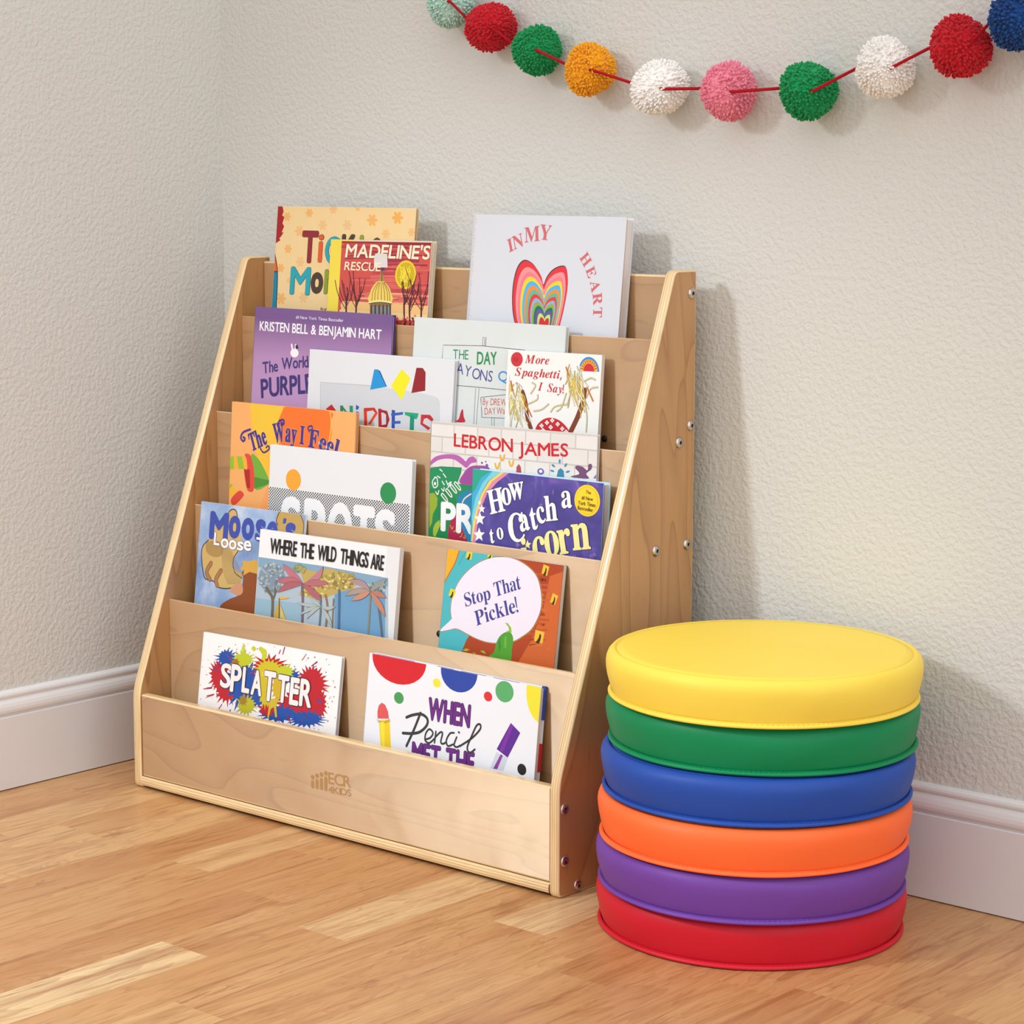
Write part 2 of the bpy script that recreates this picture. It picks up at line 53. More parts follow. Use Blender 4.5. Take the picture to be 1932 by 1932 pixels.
PRINT = {
"tickle":[
["P","E9AE66",1,0,[749,91,746,100,737,107,721,110,699,106,715,120,721,134,720,144,714,152,704,153,691,149,680,139,671,121,665,140,655,150,644,154,633,153,625,146,623,135,626,122,640,107,618,111,602,108,591,102,587,93,590,84,599,77,615,74,637,78,621,63,615,50,616,39,622,32,633,30,645,34,656,44,665,63,671,44,681,34,692,30,703,31,711,38,713,49,710,62,696,77,718,73,734,76,745,82]],
["P","E9B475",1,0,[1238,29,1235,39,1226,46,1210,49,1187,45,1203,60,1210,74,1209,85,1202,93,1191,95,1179,90,1167,80,1158,61,1152,80,1142,91,1130,95,1119,94,1111,86,1108,75,1112,61,1126,46,1103,50,1087,47,1075,40,1071,31,1074,22,1084,15,1100,12,1123,15,1106,0,1100,-13,1101,-25,1107,-32,1118,-34,1131,-30,1143,-19,1152,0,1158,-19,1168,-30,1180,-35,1191,-33,1199,-26,1202,-14,1198,-1,1184,15,1206,11,1223,13,1234,20]],
["P","E8AE62",1,0,[2054,176,2050,188,2038,197,2018,201,1989,197,2010,216,2018,233,2017,248,2009,257,1995,260,1979,254,1964,241,1952,217,1945,241,1932,255,1917,261,1903,259,1893,250,1890,235,1895,217,1912,198,1884,203,1863,200,1849,191,1843,179,1847,167,1859,158,1879,154,1909,159,1888,140,1879,122,1880,107,1889,98,1902,95,1918,101,1933,114,1945,139,1952,114,1965,100,1980,94,1994,97,2004,106,2008,120,2003,138,1985,158,2013,152,2034,156,2048,164]],
["P","E9A955",1,0,[2548,135,2545,147,2532,157,2512,161,2482,156,2503,176,2512,194,2511,209,2502,218,2488,221,2472,215,2457,202,2445,177,2437,202,2425,216,2409,222,2395,220,2385,211,2381,196,2386,178,2404,157,2375,163,2354,159,2340,150,2334,138,2337,126,2350,117,2371,112,2400,117,2379,97,2371,79,2371,64,2380,55,2394,52,2410,58,2426,72,2438,97,2445,71,2458,57,2473,51,2487,53,2497,63,2501,78,2496,96,2478,116,2507,110,2528,114,2542,123]],
["P","E9AE66",1,0,[287,150,284,158,274,165,259,168,236,165,252,179,259,193,258,204,251,211,241,213,228,209,216,199,207,180,202,199,192,209,180,214,169,212,161,205,158,194,162,181,176,166,154,170,138,167,126,161,122,152,125,143,135,136,150,133,173,136,157,122,151,109,151,98,158,90,169,89,181,93,193,103,202,121,208,103,218,92,229,88,240,89,248,96,251,107,247,121,233,136,255,131,272,134,283,141]],
["P","E8B679",1,0,[584,355,581,366,569,375,550,378,523,374,543,392,550,407,549,421,541,429,529,432,514,427,500,415,489,393,482,415,470,428,456,433,443,431,433,423,430,410,435,394,451,376,424,381,405,378,392,370,386,359,390,348,402,340,420,336,448,340,428,323,421,307,421,293,429,285,442,282,457,287,471,300,482,322,489,299,501,287,515,281,528,283,537,292,541,305,536,321,520,339,546,334,566,337,579,345]],
["P","E6BA80",1,0,[1051,260,1048,270,1037,278,1019,282,993,278,1012,295,1019,310,1018,322,1011,330,999,333,985,328,971,316,961,295,955,317,944,329,930,334,918,332,909,324,906,312,910,296,926,279,901,284,883,281,870,273,865,263,868,253,879,245,897,242,923,246,904,229,897,214,898,201,905,193,917,191,931,196,945,207,955,228,962,207,973,195,986,190,998,192,1007,200,1010,212,1006,227,990,244,1015,240,1033,243,1046,250]],
["P","E2BC84",1,0,[1556,252,1553,263,1542,271,1524,275,1498,270,1517,288,1524,303,1523,316,1515,325,1503,327,1489,322,1475,310,1465,288,1458,310,1447,323,1433,328,1420,326,1411,318,1408,305,1413,289,1428,272,1403,277,1384,273,1371,266,1366,255,1369,245,1381,236,1399,233,1425,237,1406,220,1399,204,1400,191,1407,183,1420,180,1434,185,1448,197,1458,219,1465,197,1476,184,1490,179,1502,181,1511,189,1515,202,1510,218,1494,236,1520,231,1539,234,1551,242]],
["P","E9AE66",1,0,[350,618,347,627,337,634,322,637,299,634,315,649,321,662,321,673,314,680,304,682,291,678,279,668,270,650,265,668,255,679,243,683,232,682,224,675,221,664,225,651,239,636,217,640,201,637,190,631,185,622,188,613,198,606,213,603,236,606,220,592,214,579,214,568,221,560,232,558,244,562,256,572,265,591,271,572,281,561,292,557,303,558,311,565,314,576,310,590,296,605,318,600,334,603,345,610]],
["P","E8B679",1,0,[2314,362,2311,371,2302,378,2287,381,2264,377,2280,392,2286,405,2286,416,2279,424,2269,426,2257,422,2245,411,2237,393,2231,412,2221,422,2210,427,2199,425,2192,418,2189,407,2193,394,2206,379,2184,383,2169,380,2158,373,2154,365,2156,356,2166,348,2181,345,2203,349,2187,334,2181,321,2182,310,2188,302,2198,300,2211,304,2222,315,2231,333,2237,314,2246,304,2258,299,2268,301,2276,308,2279,319,2275,332,2262,348,2283,343,2299,346,2310,353]],
["P","E9B475",1,0,[2797,332,2795,340,2787,347,2773,350,2754,347,2768,360,2773,371,2773,381,2767,388,2758,390,2747,386,2737,377,2729,360,2724,377,2716,387,2706,391,2696,389,2690,383,2687,373,2690,361,2702,347,2683,351,2669,349,2660,343,2656,335,2658,327,2667,321,2680,318,2700,321,2686,308,2680,296,2681,286,2686,280,2695,278,2706,281,2716,291,2724,307,2729,290,2738,281,2748,277,2757,278,2764,285,2766,294,2763,306,2751,320,2770,316,2784,319,2793,325]],
["P","E9AE66",1,0,[220,900,217,909,207,916,191,920,168,917,185,931,191,944,190,955,184,962,173,965,161,961,149,951,139,932,134,951,124,962,112,966,101,965,93,958,90,947,94,934,108,918,86,923,69,920,58,914,54,905,57,896,67,889,82,886,105,889,89,874,83,861,83,850,90,843,101,841,113,845,125,855,134,873,140,854,150,844,162,839,173,841,181,847,183,858,179,872,166,887,188,883,204,885,215,892]],
["P","E9AE66",1,0,[294,1349,290,1360,277,1370,257,1374,227,1371,248,1389,256,1406,255,1421,247,1431,233,1434,216,1429,201,1416,189,1392,181,1416,168,1431,152,1437,138,1435,128,1426,124,1411,129,1394,147,1374,118,1380,97,1377,82,1368,76,1357,80,1345,93,1335,114,1331,144,1335,122,1316,114,1299,115,1284,123,1274,138,1271,154,1277,170,1290,182,1314,189,1289,202,1275,218,1269,232,1270,243,1279,246,1294,241,1312,223,1332,252,1326,274,1329,288,1337]],
["P","E6BA80",1,0,[751,1314,748,1325,737,1333,718,1338,691,1334,710,1351,718,1367,717,1380,709,1389,696,1392,682,1387,667,1375,656,1353,650,1376,638,1389,624,1394,611,1393,601,1384,598,1371,603,1355,619,1337,593,1342,573,1339,560,1332,555,1321,558,1310,570,1302,589,1298,616,1301,596,1284,589,1268,590,1255,597,1246,610,1244,625,1248,639,1260,650,1282,657,1260,669,1247,683,1241,696,1243,705,1251,708,1264,704,1280,687,1299,714,1293,733,1296,746,1304]],
["P","E6BA80",1,0,[638,801,635,811,623,819,605,823,579,819,598,836,605,851,604,864,597,872,585,874,571,870,557,858,547,837,540,859,529,871,515,876,503,875,494,867,491,854,495,839,511,821,485,826,467,823,454,816,449,806,452,796,463,787,481,784,508,787,489,771,482,756,482,743,490,734,502,732,516,737,530,748,540,769,547,748,558,736,572,730,584,732,593,740,596,753,592,768,576,785,602,780,620,783,633,791]],
["P","E6BA80",1,0,[384,1081,382,1087,375,1092,364,1094,349,1092,360,1102,364,1111,364,1118,359,1123,352,1125,343,1122,335,1115,329,1103,325,1115,318,1123,310,1126,303,1125,298,1120,296,1113,298,1104,308,1093,293,1096,282,1095,274,1090,271,1084,273,1078,280,1073,290,1071,306,1073,295,1063,290,1054,291,1047,295,1042,303,1040,311,1043,319,1050,325,1062,329,1049,336,1042,344,1039,352,1040,357,1045,359,1052,356,1061,347,1072,362,1069,373,1070,381,1075]],
["P","E9B475",1,0,[1706,2,1704,8,1697,14,1685,16,1668,13,1680,25,1685,35,1685,43,1680,49,1672,50,1662,47,1654,39,1647,25,1643,39,1635,47,1626,51,1618,49,1612,44,1610,36,1613,25,1623,14,1607,17,1595,15,1586,10,1583,3,1585,-4,1592,-9,1604,-11,1621,-9,1609,-20,1604,-30,1605,-38,1610,-44,1618,-45,1627,-42,1636,-34,1643,-20,1647,-34,1654,-43,1663,-46,1671,-45,1677,-39,1679,-31,1676,-21,1666,-9,1683,-12,1695,-10,1703,-5]],
["P","E8B679",1,0,[2085,566,2082,576,2072,584,2055,588,2030,584,2048,600,2055,615,2054,627,2047,635,2035,638,2022,633,2009,622,1999,601,1993,622,1982,634,1970,639,1958,638,1949,630,1946,617,1951,603,1965,586,1941,590,1924,588,1912,580,1907,570,1910,561,1921,553,1938,549,1962,553,1945,537,1938,522,1938,509,1945,501,1957,499,1970,504,1983,515,1993,535,1999,515,2010,503,2023,498,2035,499,2043,507,2046,520,2042,534,2027,551,2051,546,2068,549,2080,557]],
["P","E9AE66",1,0,[2587,774,2584,785,2572,794,2553,798,2526,794,2545,812,2553,829,2552,843,2544,852,2532,854,2517,849,2502,837,2491,814,2484,837,2472,851,2458,857,2445,855,2436,846,2432,832,2437,815,2453,796,2427,802,2407,799,2394,790,2388,779,2392,768,2404,759,2422,755,2450,759,2430,741,2423,725,2423,711,2431,701,2444,699,2459,704,2473,717,2484,740,2491,716,2503,703,2517,697,2530,699,2540,708,2543,721,2539,738,2522,757,2549,752,2568,755,2582,763]],
["P","E8B679",1,0,[2372,1119,2369,1129,2359,1136,2342,1140,2318,1137,2335,1153,2342,1167,2341,1180,2334,1188,2323,1190,2310,1186,2297,1175,2287,1154,2281,1175,2270,1187,2258,1192,2246,1191,2238,1183,2235,1171,2239,1156,2254,1139,2230,1144,2212,1142,2201,1134,2196,1125,2199,1115,2209,1107,2226,1103,2251,1106,2233,1090,2226,1076,2227,1063,2234,1055,2245,1053,2259,1057,2271,1068,2281,1089,2287,1068,2298,1056,2310,1051,2322,1052,2330,1060,2333,1072,2329,1087,2315,1104,2338,1099,2356,1102,2367,1109]],
["P","A01822",2,0,[-42,-23,86,-24,126,78,101,134,149,160,116,249,156,293,113,382,154,381,103,444,67,471,95,497,-41,565]],
["P","E06030",2,0,[-41,704,1,717,72,952,-31,955]],
["P","1080A0",2,0,[-56,967,73,963,89,1090,106,1498,-59,1504]],
["L","201818",2,1,1.59,[-14,632,2,720,46,843,77,984,92,1232,95,1498]],
["L","201818",2,1,1.36,[-57,960,72,959]],
["G","2A2020",2.5,"B4","T",[554,350,892,815],0,0.5],
["G","8E2630",3,"B4","T",[554,350,892,815],0,0],
["G","2A2020",2.5,"B4","l",[906,502,986,797],0,0.5],
["G","D95A2A",3,"B4","l",[906,502,986,797],0,0],
["C","2A2020",3,[954,439,55,43],28],
["C","D95A2A",3.2,[954,439,45,36],28],
["G","2A2020",2.5,"B4","C",[1043,424,1336,820],0,0.5],
["G","22A0B0",3,"B4","C",[1043,424,1336,820],0,0],
["G","2A2020",2.5,"B4","K",[1372,387,1668,823],0,0.5],
["G","4A3830",3,"B4","K",[1372,387,1668,823],0,0],
["G","2A2020",2.5,"B4","l",[1731,394,1803,821],0,0.5],
["G","8A9A2A",3,"B4","l",[1731,394,1803,821],0,0],
["G","2A2020",2.5,"B4","e",[1954,423,2180,839],0,0.5],
["G","6A2A38",3,"B4","e",[1954,423,2180,839],0,0],
["G","2A2020",2.5,"B4","M",[361,879,777,1280],0,0.5],
["G","22A0B0",3,"B4","M",[361,879,777,1280],0,0],
["G","2A2020",2.5,"B5","o",[792,945,1041,1252],0,0.5],
["G","4A3830",3,"B5","o",[792,945,1041,1252],0,0],
["G","2A2020",2.5,"B4","N",[1070,901,1401,1247],0,0.5],
["G","8A9A2A",3,"B4","N",[1070,901,1401,1247],0,0],
["G","2A2020",2.5,"B4","s",[1441,940,1659,1250],0,0.5],
["G","D95A2A",3,"B4","s",[1441,940,1659,1250],0,0],
["T","3A3028",3,"B1","by story",38,[1032,1483,1500,1480],0,0,0.08,0]],
"madeline":[
["P","E9D24C",1,0,[-137,-28,480,-28,480,3158,-137,3158]],
["P","C85048",1,0,[220,22,2110,22,2110,1701,220,1701]],
["L","8E2A38",1.3,1,3.28,[1119,52,1536,51,1945,46]],
["L","B84048",1.3,1,2.44,[290,68,491,61,692,67]],
["L","A83848",1.3,1,2.27,[922,77,1067,70,1213,78]],
["L","8E2A38",1.3,1,1.64,[702,99,1114,95,1520,92]],
["L","A83848",1.3,1,3.18,[231,103,691,104,1141,95]],
["L","A83848",1.3,1,2.61,[434,113,690,113,944,111]],
["L","9A3040",1.3,1,1.99,[1359,113,1736,105,1950,109]],
["L","B84048",1.3,1,3.28,[410,138,578,137,745,138]],
["L","B84048",1.3,1,3.24,[1087,149,1250,146,1413,149]],
["L","8E2A38",1.3,1,1.91,[818,160,1208,161,1592,152]],
["L","9A3040",1.3,1,2.18,[671,187,958,184,1241,183]],
["L","A83848",1.3,1,1.6,[293,186,503,179,712,185]],
["L","B84048",1.3,1,3.15,[799,207,1121,195,1441,201]],
["L","8E2A38",1.3,1,1.78,[1198,211,1636,204,1958,203]],
["L","8E2A38",1.3,1,2.06,[421,228,664,221,905,225]],
["L","9A3040",1.3,1,1.7,[336,238,534,227,732,237]],
["L","B84048",1.3,1,3.27,[889,258,1173,252,1454,252]],
["L","9A3040",1.3,1,2.12,[311,269,784,255,1250,257]],
["L","9A3040",1.3,1,1.55,[927,281,1115,277,1302,279]],
["L","A83848",1.3,1,3.6,[1259,270,1501,265,1740,267]],
["L","9A3040",1.3,1,3.43,[1125,292,1431,280,1735,285]],
["L","B84048",1.3,1,1.73,[891,315,1096,311,1299,312]],
["L","B84048",1.3,1,2.95,[911,321,1229,317,1544,314]],
["L","9A3040",1.3,1,1.94,[691,342,1084,343,1469,332]],
["L","8E2A38",1.3,1,2.4,[1397,340,1653,339,1906,335]],
["L","B84048",1.3,1,2.14,[584,360,831,358,1075,355]],
["L","D06058",1.3,1,3.6,[1248,367,1509,370,1767,362]],
["L","D06058",1.3,1,1.97,[894,382,1093,371,1293,379]],
["L","D06058",1.3,1,2.03,[760,400,1120,394,1476,390]],
["L","9A3040",1.3,1,2.8,[586,420,1082,404,1569,404]],
["L","D8695A",1.3,1,1.71,[477,432,878,431,1272,421]],
["L","D06058",1.3,1,2.38,[1416,412,1720,403,1975,405]],
["L","C8504E",1.3,1,2.13,[972,443,1197,446,1419,439]],
["L","C8504E",1.3,1,2.59,[1300,453,1677,442,1978,443]],
["L","B84048",1.3,1,3.25,[881,463,1356,452,1822,448]],
["L","9A3040",1.3,1,2.64,[1037,483,1308,484,1574,476]],
["L","C8504E",1.3,1,2.21,[998,499,1262,490,1524,492]],
["L","D06058",1.3,1,2.32,[917,512,1173,514,1426,505]],
["L","D8695A",1.3,1,2.72,[845,517,1236,504,1622,504]],
["L","B84048",1.3,1,2.47,[867,539,1155,528,1441,530]],
["L","B84048",1.3,1,1.41,[416,551,782,536,1145,539]],
["L","D06058",1.3,1,3.17,[849,552,1188,539,1523,541]],
["L","D06058",1.3,1,2.56,[457,571,954,565,1441,552]],
["L","B84048",1.3,1,2.55,[1344,574,1488,568,1632,572]],
["L","D8695A",1.3,1,1.39,[911,585,1216,573,1517,575]],
["L","C8504E",1.3,1,2.3,[1370,589,1815,583,1990,578]],
["L","D06058",1.3,1,2.42,[1103,610,1575,602,1991,593]],
["L","B84048",1.3,1,3.26,[1352,619,1652,614,1948,609]],
["L","D8695A",1.3,1,1.7,[623,644,1044,636,1457,627]],
["L","C8504E",1.3,1,1.45,[1441,644,1764,631,1994,635]],
["L","D06058",1.3,1,3.61,[1229,660,1599,659,1963,646]],
["L","C8504E",1.3,1,3.03,[338,694,784,676,1224,675]],
["L","D06058",1.3,1,3.18,[1379,670,1569,658,1759,665]],
["L","B84048",1.3,1,1.44,[951,692,1324,683,1691,677]],
["L","B84048",1.3,1,2.91,[1335,704,1521,699,1705,699]],
["L","B84048",1.3,1,1.65,[1073,716,1532,706,1983,696]],
["L","B84048",1.3,1,1.44,[1374,723,1704,709,2001,711]],
["L","E8A878",1.3,1,2.39,[629,762,1118,747,1598,740]],
["L","C8504E",1.3,1,1.54,[307,769,575,755,841,759]],
["L","B84048",1.3,1,1.57,[577,783,1032,771,1479,763]],
["L","D87060",1.3,1,2.93,[754,790,1195,772,1630,770]],
["L","E88A70",1.3,1,2.94,[1451,773,1818,761,2005,762]],
["L","D87060",1.3,1,2.21,[642,823,1115,813,1579,801]],
["L","E8A878",1.3,1,2.55,[650,826,1017,817,1379,809]],
["L","C8504E",1.3,1,1.74,[1182,827,1459,813,1734,815]],
["L","D87060",1.3,1,2.4,[1414,830,1781,826,2010,818]],
["L","D8695A",1.3,1,2.86,[813,863,1119,847,1423,850]],
["L","E07A64",1.3,1,1.95,[1337,864,1638,850,1937,851]],
["L","B84048",1.3,1,2.07,[581,888,896,871,1208,874]],
["L","E8A878",1.3,1,2.0,[849,886,1289,876,1722,865]],
["L","E88A70",1.3,1,2.89,[497,924,713,919,927,916]],
["L","E8A878",1.3,1,1.97,[1150,920,1527,912,1898,901]],
["L","E07A64",1.3,1,2.86,[499,948,729,940,958,939]],
["L","D87060",1.3,1,1.73,[309,972,475,959,642,967]],
["L","E07A64",1.3,1,1.85,[1307,950,1642,944,1972,933]],
["L","D87060",1.3,1,2.25,[872,961,1254,941,1631,941]],
["L","E07A64",1.3,1,3.58,[797,979,1047,965,1296,968]],
["L","E8A878",1.3,1,3.18,[1077,991,1283,977,1489,982]],
["L","E07A64",1.3,1,2.37,[504,1028,675,1020,845,1022]],
["L","E07A64",1.3,1,3.46,[1230,1004,1551,991,1868,988]],
["L","E8A878",1.3,1,2.43,[1299,1015,1517,1012,1732,1005]],
["L","D87060",1.3,1,1.89,[796,1040,985,1027,1174,1032]],
["L","E88A70",1.3,1,1.41,[1006,1049,1233,1036,1459,1038]],
["L","E8A878",1.3,1,2.21,[764,1066,942,1065,1118,1059]],
["L","E07A64",1.3,1,2.37,[658,1076,1135,1065,1602,1049]],
["L","E8A878",1.3,1,1.54,[1455,1074,1844,1066,2030,1059]],
["L","D87060",1.3,1,2.93,[704,1111,956,1098,1205,1098]],
["L","E07A64",1.3,1,3.59,[1232,1094,1566,1088,1894,1076]],
["L","D87060",1.3,1,1.61,[630,1135,1110,1113,1582,1107]],
["L","E07A64",1.3,1,1.96,[516,1150,881,1139,1241,1129]],
["P","8E2438",1.3,0,[225,26,1968,26,1968,46,225,46]],
["L","E8B878",1.3,1,13.16,[335,935,911,942,1980,958]],
["L","E9C890",1.3,1,8.78,[294,1031,920,1052,1989,1058]],
["C","D8BC22",2,[1512,474,202,202],28],
["C","E8D040",2,[1512,474,184,187],28],
["C","C8A818",2,[1512,474,170,175],28],
["L","E6D03A",2.3,1,1.5,[1526,373,1554,481,1504,460]],
["L","E6D03A",2.3,1,1.5,[1486,395,1518,424,1448,534]],
["L","E6D03A",2.3,1,1.5,[1425,457,1496,388,1464,573]],
["L","E6D03A",2.3,1,1.5,[1540,388,1422,587,1479,541]],
["L","E6D03A",2.3,1,1.5,[1469,454,1457,567,1487,500]],
["L","E6D03A",2.3,1,1.5,[1571,533,1487,564,1572,530]],
["L","E6D03A",2.3,1,1.49,[1589,351,1503,463,1456,440]],
["L","E6D03A",2.3,1,1.5,[1468,361,1492,551,1490,588]],
["L","E6D03A",2.3,1,1.5,[1577,525,1502,489,1516,407]],
["L","E6D03A",2.3,1,1.5,[1438,511,1435,520,1543,563]],
["L","E6D03A",2.3,1,1.5,[1397,510,1527,498,1519,506]],
["L","E6D03A",2.3,1,1.5,[1547,449,1561,512,1589,506]],
["L","E6D03A",2.3,1,1.5,[1395,376,1499,596,1445,556]],
["L","E6D03A",2.3,1,1.5,[1431,410,1424,557,1542,574]],
["L","E6D03A",2.3,1,1.49,[1603,438,1584,389,1582,436]],
["L","E6D03A",2.3,1,1.5,[1388,361,1588,451,1499,562]],
["P","E8C860",2,1,[838,863,847,740,877,672,953,593,1034,571,1118,584,1206,654,1252,729,1271,850]],
["P","8A6A40",2,0,[853,876,1267,863,1289,1234,880,1249]],
["P","A88A48",2,0,[1011,575,1021,499,1043,397,1082,497,1107,573]],
["L","30202A",2,1,1.3,[1063,574,1046,380]],
["P","30407A",2.4,0,[1054,383,1101,382,1104,426,1057,427]],
["P","C03040",2.4,0,[1101,382,1143,381,1147,425,1104,426]],
["L","4A3020",2.4,1,0.87,[989,592,899,722,892,854]],
["L","4A3020",2.4,1,0.86,[1008,592,948,721,946,853]],
["L","4A3020",2.4,1,0.86,[1028,591,1001,719,1005,851]],
["L","4A3020",2.4,1,0.86,[1052,591,1063,717,1074,849]],
["L","4A3020",2.4,1,0.86,[1075,590,1122,716,1139,847]],
["L","4A3020",2.4,1,0.86,[1096,590,1175,714,1198,845]],
["L","4A3020",2.4,1,0.86,[1111,589,1213,713,1240,844]],
["L","F0DC90",2.4,1,2.61,[834,877,1050,850,1277,867]],
["L","30202A",2.4,1,0.87,[831,897,1052,870,1283,887]],
["L","302830",2.4,1,1.95,[885,918,913,1248]],
["L","302830",2.4,1,1.95,[961,915,989,1245]],
["L","302830",2.4,1,1.95,[1039,913,1066,1242]],
["L","302830",2.4,1,1.94,[1116,910,1144,1239]],
["L","302830",2.4,1,1.94,[1191,908,1219,1236]],
["L","302830",2.4,1,1.94,[1250,906,1277,1234]],
["P","7A8890",2.4,0,[903,934,941,933,956,1110,918,1112]],
["P","7A8890",2.4,0,[981,931,1019,930,1034,1108,996,1109]],
["P","7A8890",2.4,0,[1062,929,1099,928,1114,1105,1076,1106]],
["P","7A8890",2.4,0,[1139,927,1176,925,1191,1102,1154,1104]],
["P","7A8890",2.4,0,[1205,924,1242,923,1257,1100,1219,1101]],
["L","50202A",2.4,1,3.06,[597,1192,583,901,551,800]],
["L","4A1E2A",2.4,1,1.09,[574,904,693,726,734,550]],
["L","4A1E2A",2.4,1,1.09,[578,956,484,842,458,726]],
["L","4A1E2A",2.4,1,1.09,[571,878,524,661,484,443]],
["L","4A1E2A",2.4,1,1.09,[581,989,640,821,671,655]],
["L","4A1E2A",2.4,1,1.09,[568,837,512,697,509,556]],
["L","4A1E2A",2.4,1,1.09,[580,979,635,757,619,537]],
["L","4A1E2A",2.4,1,1.09,[569,848,480,652,402,456]],
["L","4A1E2A",2.4,1,1.09,[577,939,656,825,662,714]],
["L","50202A",2.4,1,3.07,[417,1198,383,907,399,804]],
["L","4A1E2A",2.4,1,1.1,[392,894,425,722,441,550]],
["L","4A1E2A",2.4,1,1.1,[400,989,399,837,391,685]],
["L","4A1E2A",2.4,1,1.1,[396,944,408,811,376,680]],
["L","4A1E2A",2.4,1,1.1,[396,943,482,798,487,655]],
["L","4A1E2A",2.4,1,1.1,[393,909,317,742,272,573]],
["L","4A1E2A",2.4,1,1.1,[389,856,343,742,306,627]],
["L","4A1E2A",2.4,1,1.1,[401,1011,220,799,132,583]],
["L","4A1E2A",2.4,1,1.1,[395,932,289,809,229,685]],
["L","50202A",2.4,1,3.0,[1552,1182,1519,898,1534,797]],
["L","4A1E2A",2.4,1,1.07,[1528,887,1653,678,1718,472]],
["L","4A1E2A",2.4,1,1.07,[1526,874,1577,772,1568,671]],
["L","4A1E2A",2.4,1,1.07,[1525,853,1472,711,1447,568]],
["L","4A1E2A",2.4,1,1.07,[1525,851,1499,713,1459,576]],
["L","4A1E2A",2.4,1,1.07,[1528,895,1627,728,1687,562]],
["L","4A1E2A",2.4,1,1.07,[1524,841,1604,695,1610,552]],
["L","4A1E2A",2.4,1,1.07,[1522,823,1475,703,1483,582]],
["L","4A1E2A",2.4,1,1.07,[1521,811,1570,680,1582,551]],
["L","50202A",2.4,1,2.98,[1862,1179,1848,896,1817,797]],
["L","4A1E2A",2.4,1,1.06,[1831,805,1630,596,1508,384]],
["L","4A1E2A",2.4,1,1.06,[1843,949,1707,809,1658,666]],
["L","4A1E2A",2.4,1,1.06,[1836,863,1815,655,1763,447]],
["L","4A1E2A",2.4,1,1.06,[1835,854,1932,635,1943,419]],
["L","4A1E2A",2.4,1,1.06,[1832,818,1791,703,1778,587]],
["L","4A1E2A",2.4,1,1.06,[1848,1003,1889,892,1895,782]],
["L","4A1E2A",2.4,1,1.06,[1841,928,1914,819,1921,712]],
["L","4A1E2A",2.4,1,1.06,[1836,862,1935,727,1947,596]],
["L","50202A",2.4,1,2.99,[1656,1186,1623,903,1638,802]],
["L","4A1E2A",2.4,1,1.07,[1635,935,1755,766,1776,601]],
["L","4A1E2A",2.4,1,1.07,[1639,979,1741,775,1772,575]],
["L","4A1E2A",2.4,1,1.07,[1628,845,1548,737,1483,628]],
["L","4A1E2A",2.4,1,1.07,[1633,905,1680,800,1726,696]],
["L","4A1E2A",2.4,1,1.07,[1625,809,1685,698,1685,589]],
["L","4A1E2A",2.4,1,1.07,[1634,915,1679,812,1724,709]],
["L","4A1E2A",2.4,1,1.07,[1635,926,1652,727,1617,530]],
["L","4A1E2A",2.4,1,1.07,[1634,919,1506,732,1467,542]],
["P","502030",2.4,0,[1975,1112,2007,1012,2025,1059]],
["P","F0D8A0",2.4,0,[1861,1142,1900,1120,1913,1103]],
["P","D03040",2.4,0,[1951,1167,1987,1108,2004,1146]],
["P","8A2030",2.4,0,[1428,1099,1474,1156,1490,1175]],
["P","F0D8A0",2.4,0,[1473,1062,1513,1042,1532,1110]],
["P","D03040",2.4,0,[1331,1155,1371,1131,1381,1086]],
["P","D03040",2.4,0,[1806,1157,1845,1131,1855,1082]],
["P","F0D8A0",2.4,0,[1344,1184,1380,1109,1393,1092]],
["P","E07060",2.4,0,[1496,1174,1525,1028,1544,1092]],
["P","E07060",2.4,0,[1619,1048,1665,1106,1679,1102]],
["P","E07060",2.4,0,[1475,1112,1521,1154,1534,1144]],
["P","D03040",2.4,0,[1384,1053,1428,1080,1444,1107]],
["P","502030",2.4,0,[1952,1104,1995,1136,2004,1081]],
["P","E07060",2.4,0,[1714,1028,1754,1017,1775,1104]],
["P","D03040",2.4,0,[1485,1034,1534,1127,1547,1115]],
["P","502030",2.4,0,[1672,1062,1713,1058,1734,1147]],
["P","F0D8A0",2.4,0,[1496,1166,1535,1127,1549,1129]],
["P","D03040",2.4,0,[1633,1127,1675,1142,1686,1105]],
["P","502030",2.4,0,[1698,1167,1738,1143,1753,1165]],
["P","8A2030",2.4,0,[1537,1121,1578,1113,1593,1136]],
["P","8A2030",2.4,0,[1365,1117,1403,1080,1425,1170]],
["P","502030",2.4,0,[1532,1088,1573,1077,1590,1117]],
["P","D03040",2.4,0,[1371,1123,1407,1055,1426,1123]],
["P","D03040",2.4,0,[1363,1055,1412,1146,1423,1115]],
["P","E07060",2.4,0,[1562,1104,1599,1040,1616,1083]],
["P","D03040",2.4,0,[1502,1127,1539,1075,1558,1136]],
["P","D8D0CC",3,0,[908,188,1136,189,1162,381,896,383,885,281]],
["T","F0E4C4",2.8,"B3","MADELINE'S",180,[314,249,1940,250],1,0.12,0.08,0],
["T","F0E4C4",2.8,"B2","RESCUE",116,[307,432,1016,434],0,0.12,0.08,0],
["P","E8DCC8",2.5,0,[1968,0,2282,0,2282,1858,1968,1858]]],
"heart":[
["P","D3D3D8",1,0,[-80,-5,196,-5,196,2106,-80,2106]],
["L","A8A8B4",1.2,0,0.58,[2,24,38,26]],
["L","A8A8B4",1.2,0,0.58,[2,46,38,48]],
["L","A8A8B4",1.2,0,0.58,[2,68,59,70]],
["L","A8A8B4",1.2,0,0.58,[2,90,44,92]],
["L","A8A8B4",1.2,0,0.58,[2,112,60,113]],
["L","A8A8B4",1.2,0,0.58,[2,134,36,136]],
["L","A8A8B4",1.2,0,0.58,[2,156,34,158]],
["L","A8A8B4",1.2,0,0.58,[2,178,32,180]],
["L","A8A8B4",1.2,0,0.58,[2,200,55,201]],
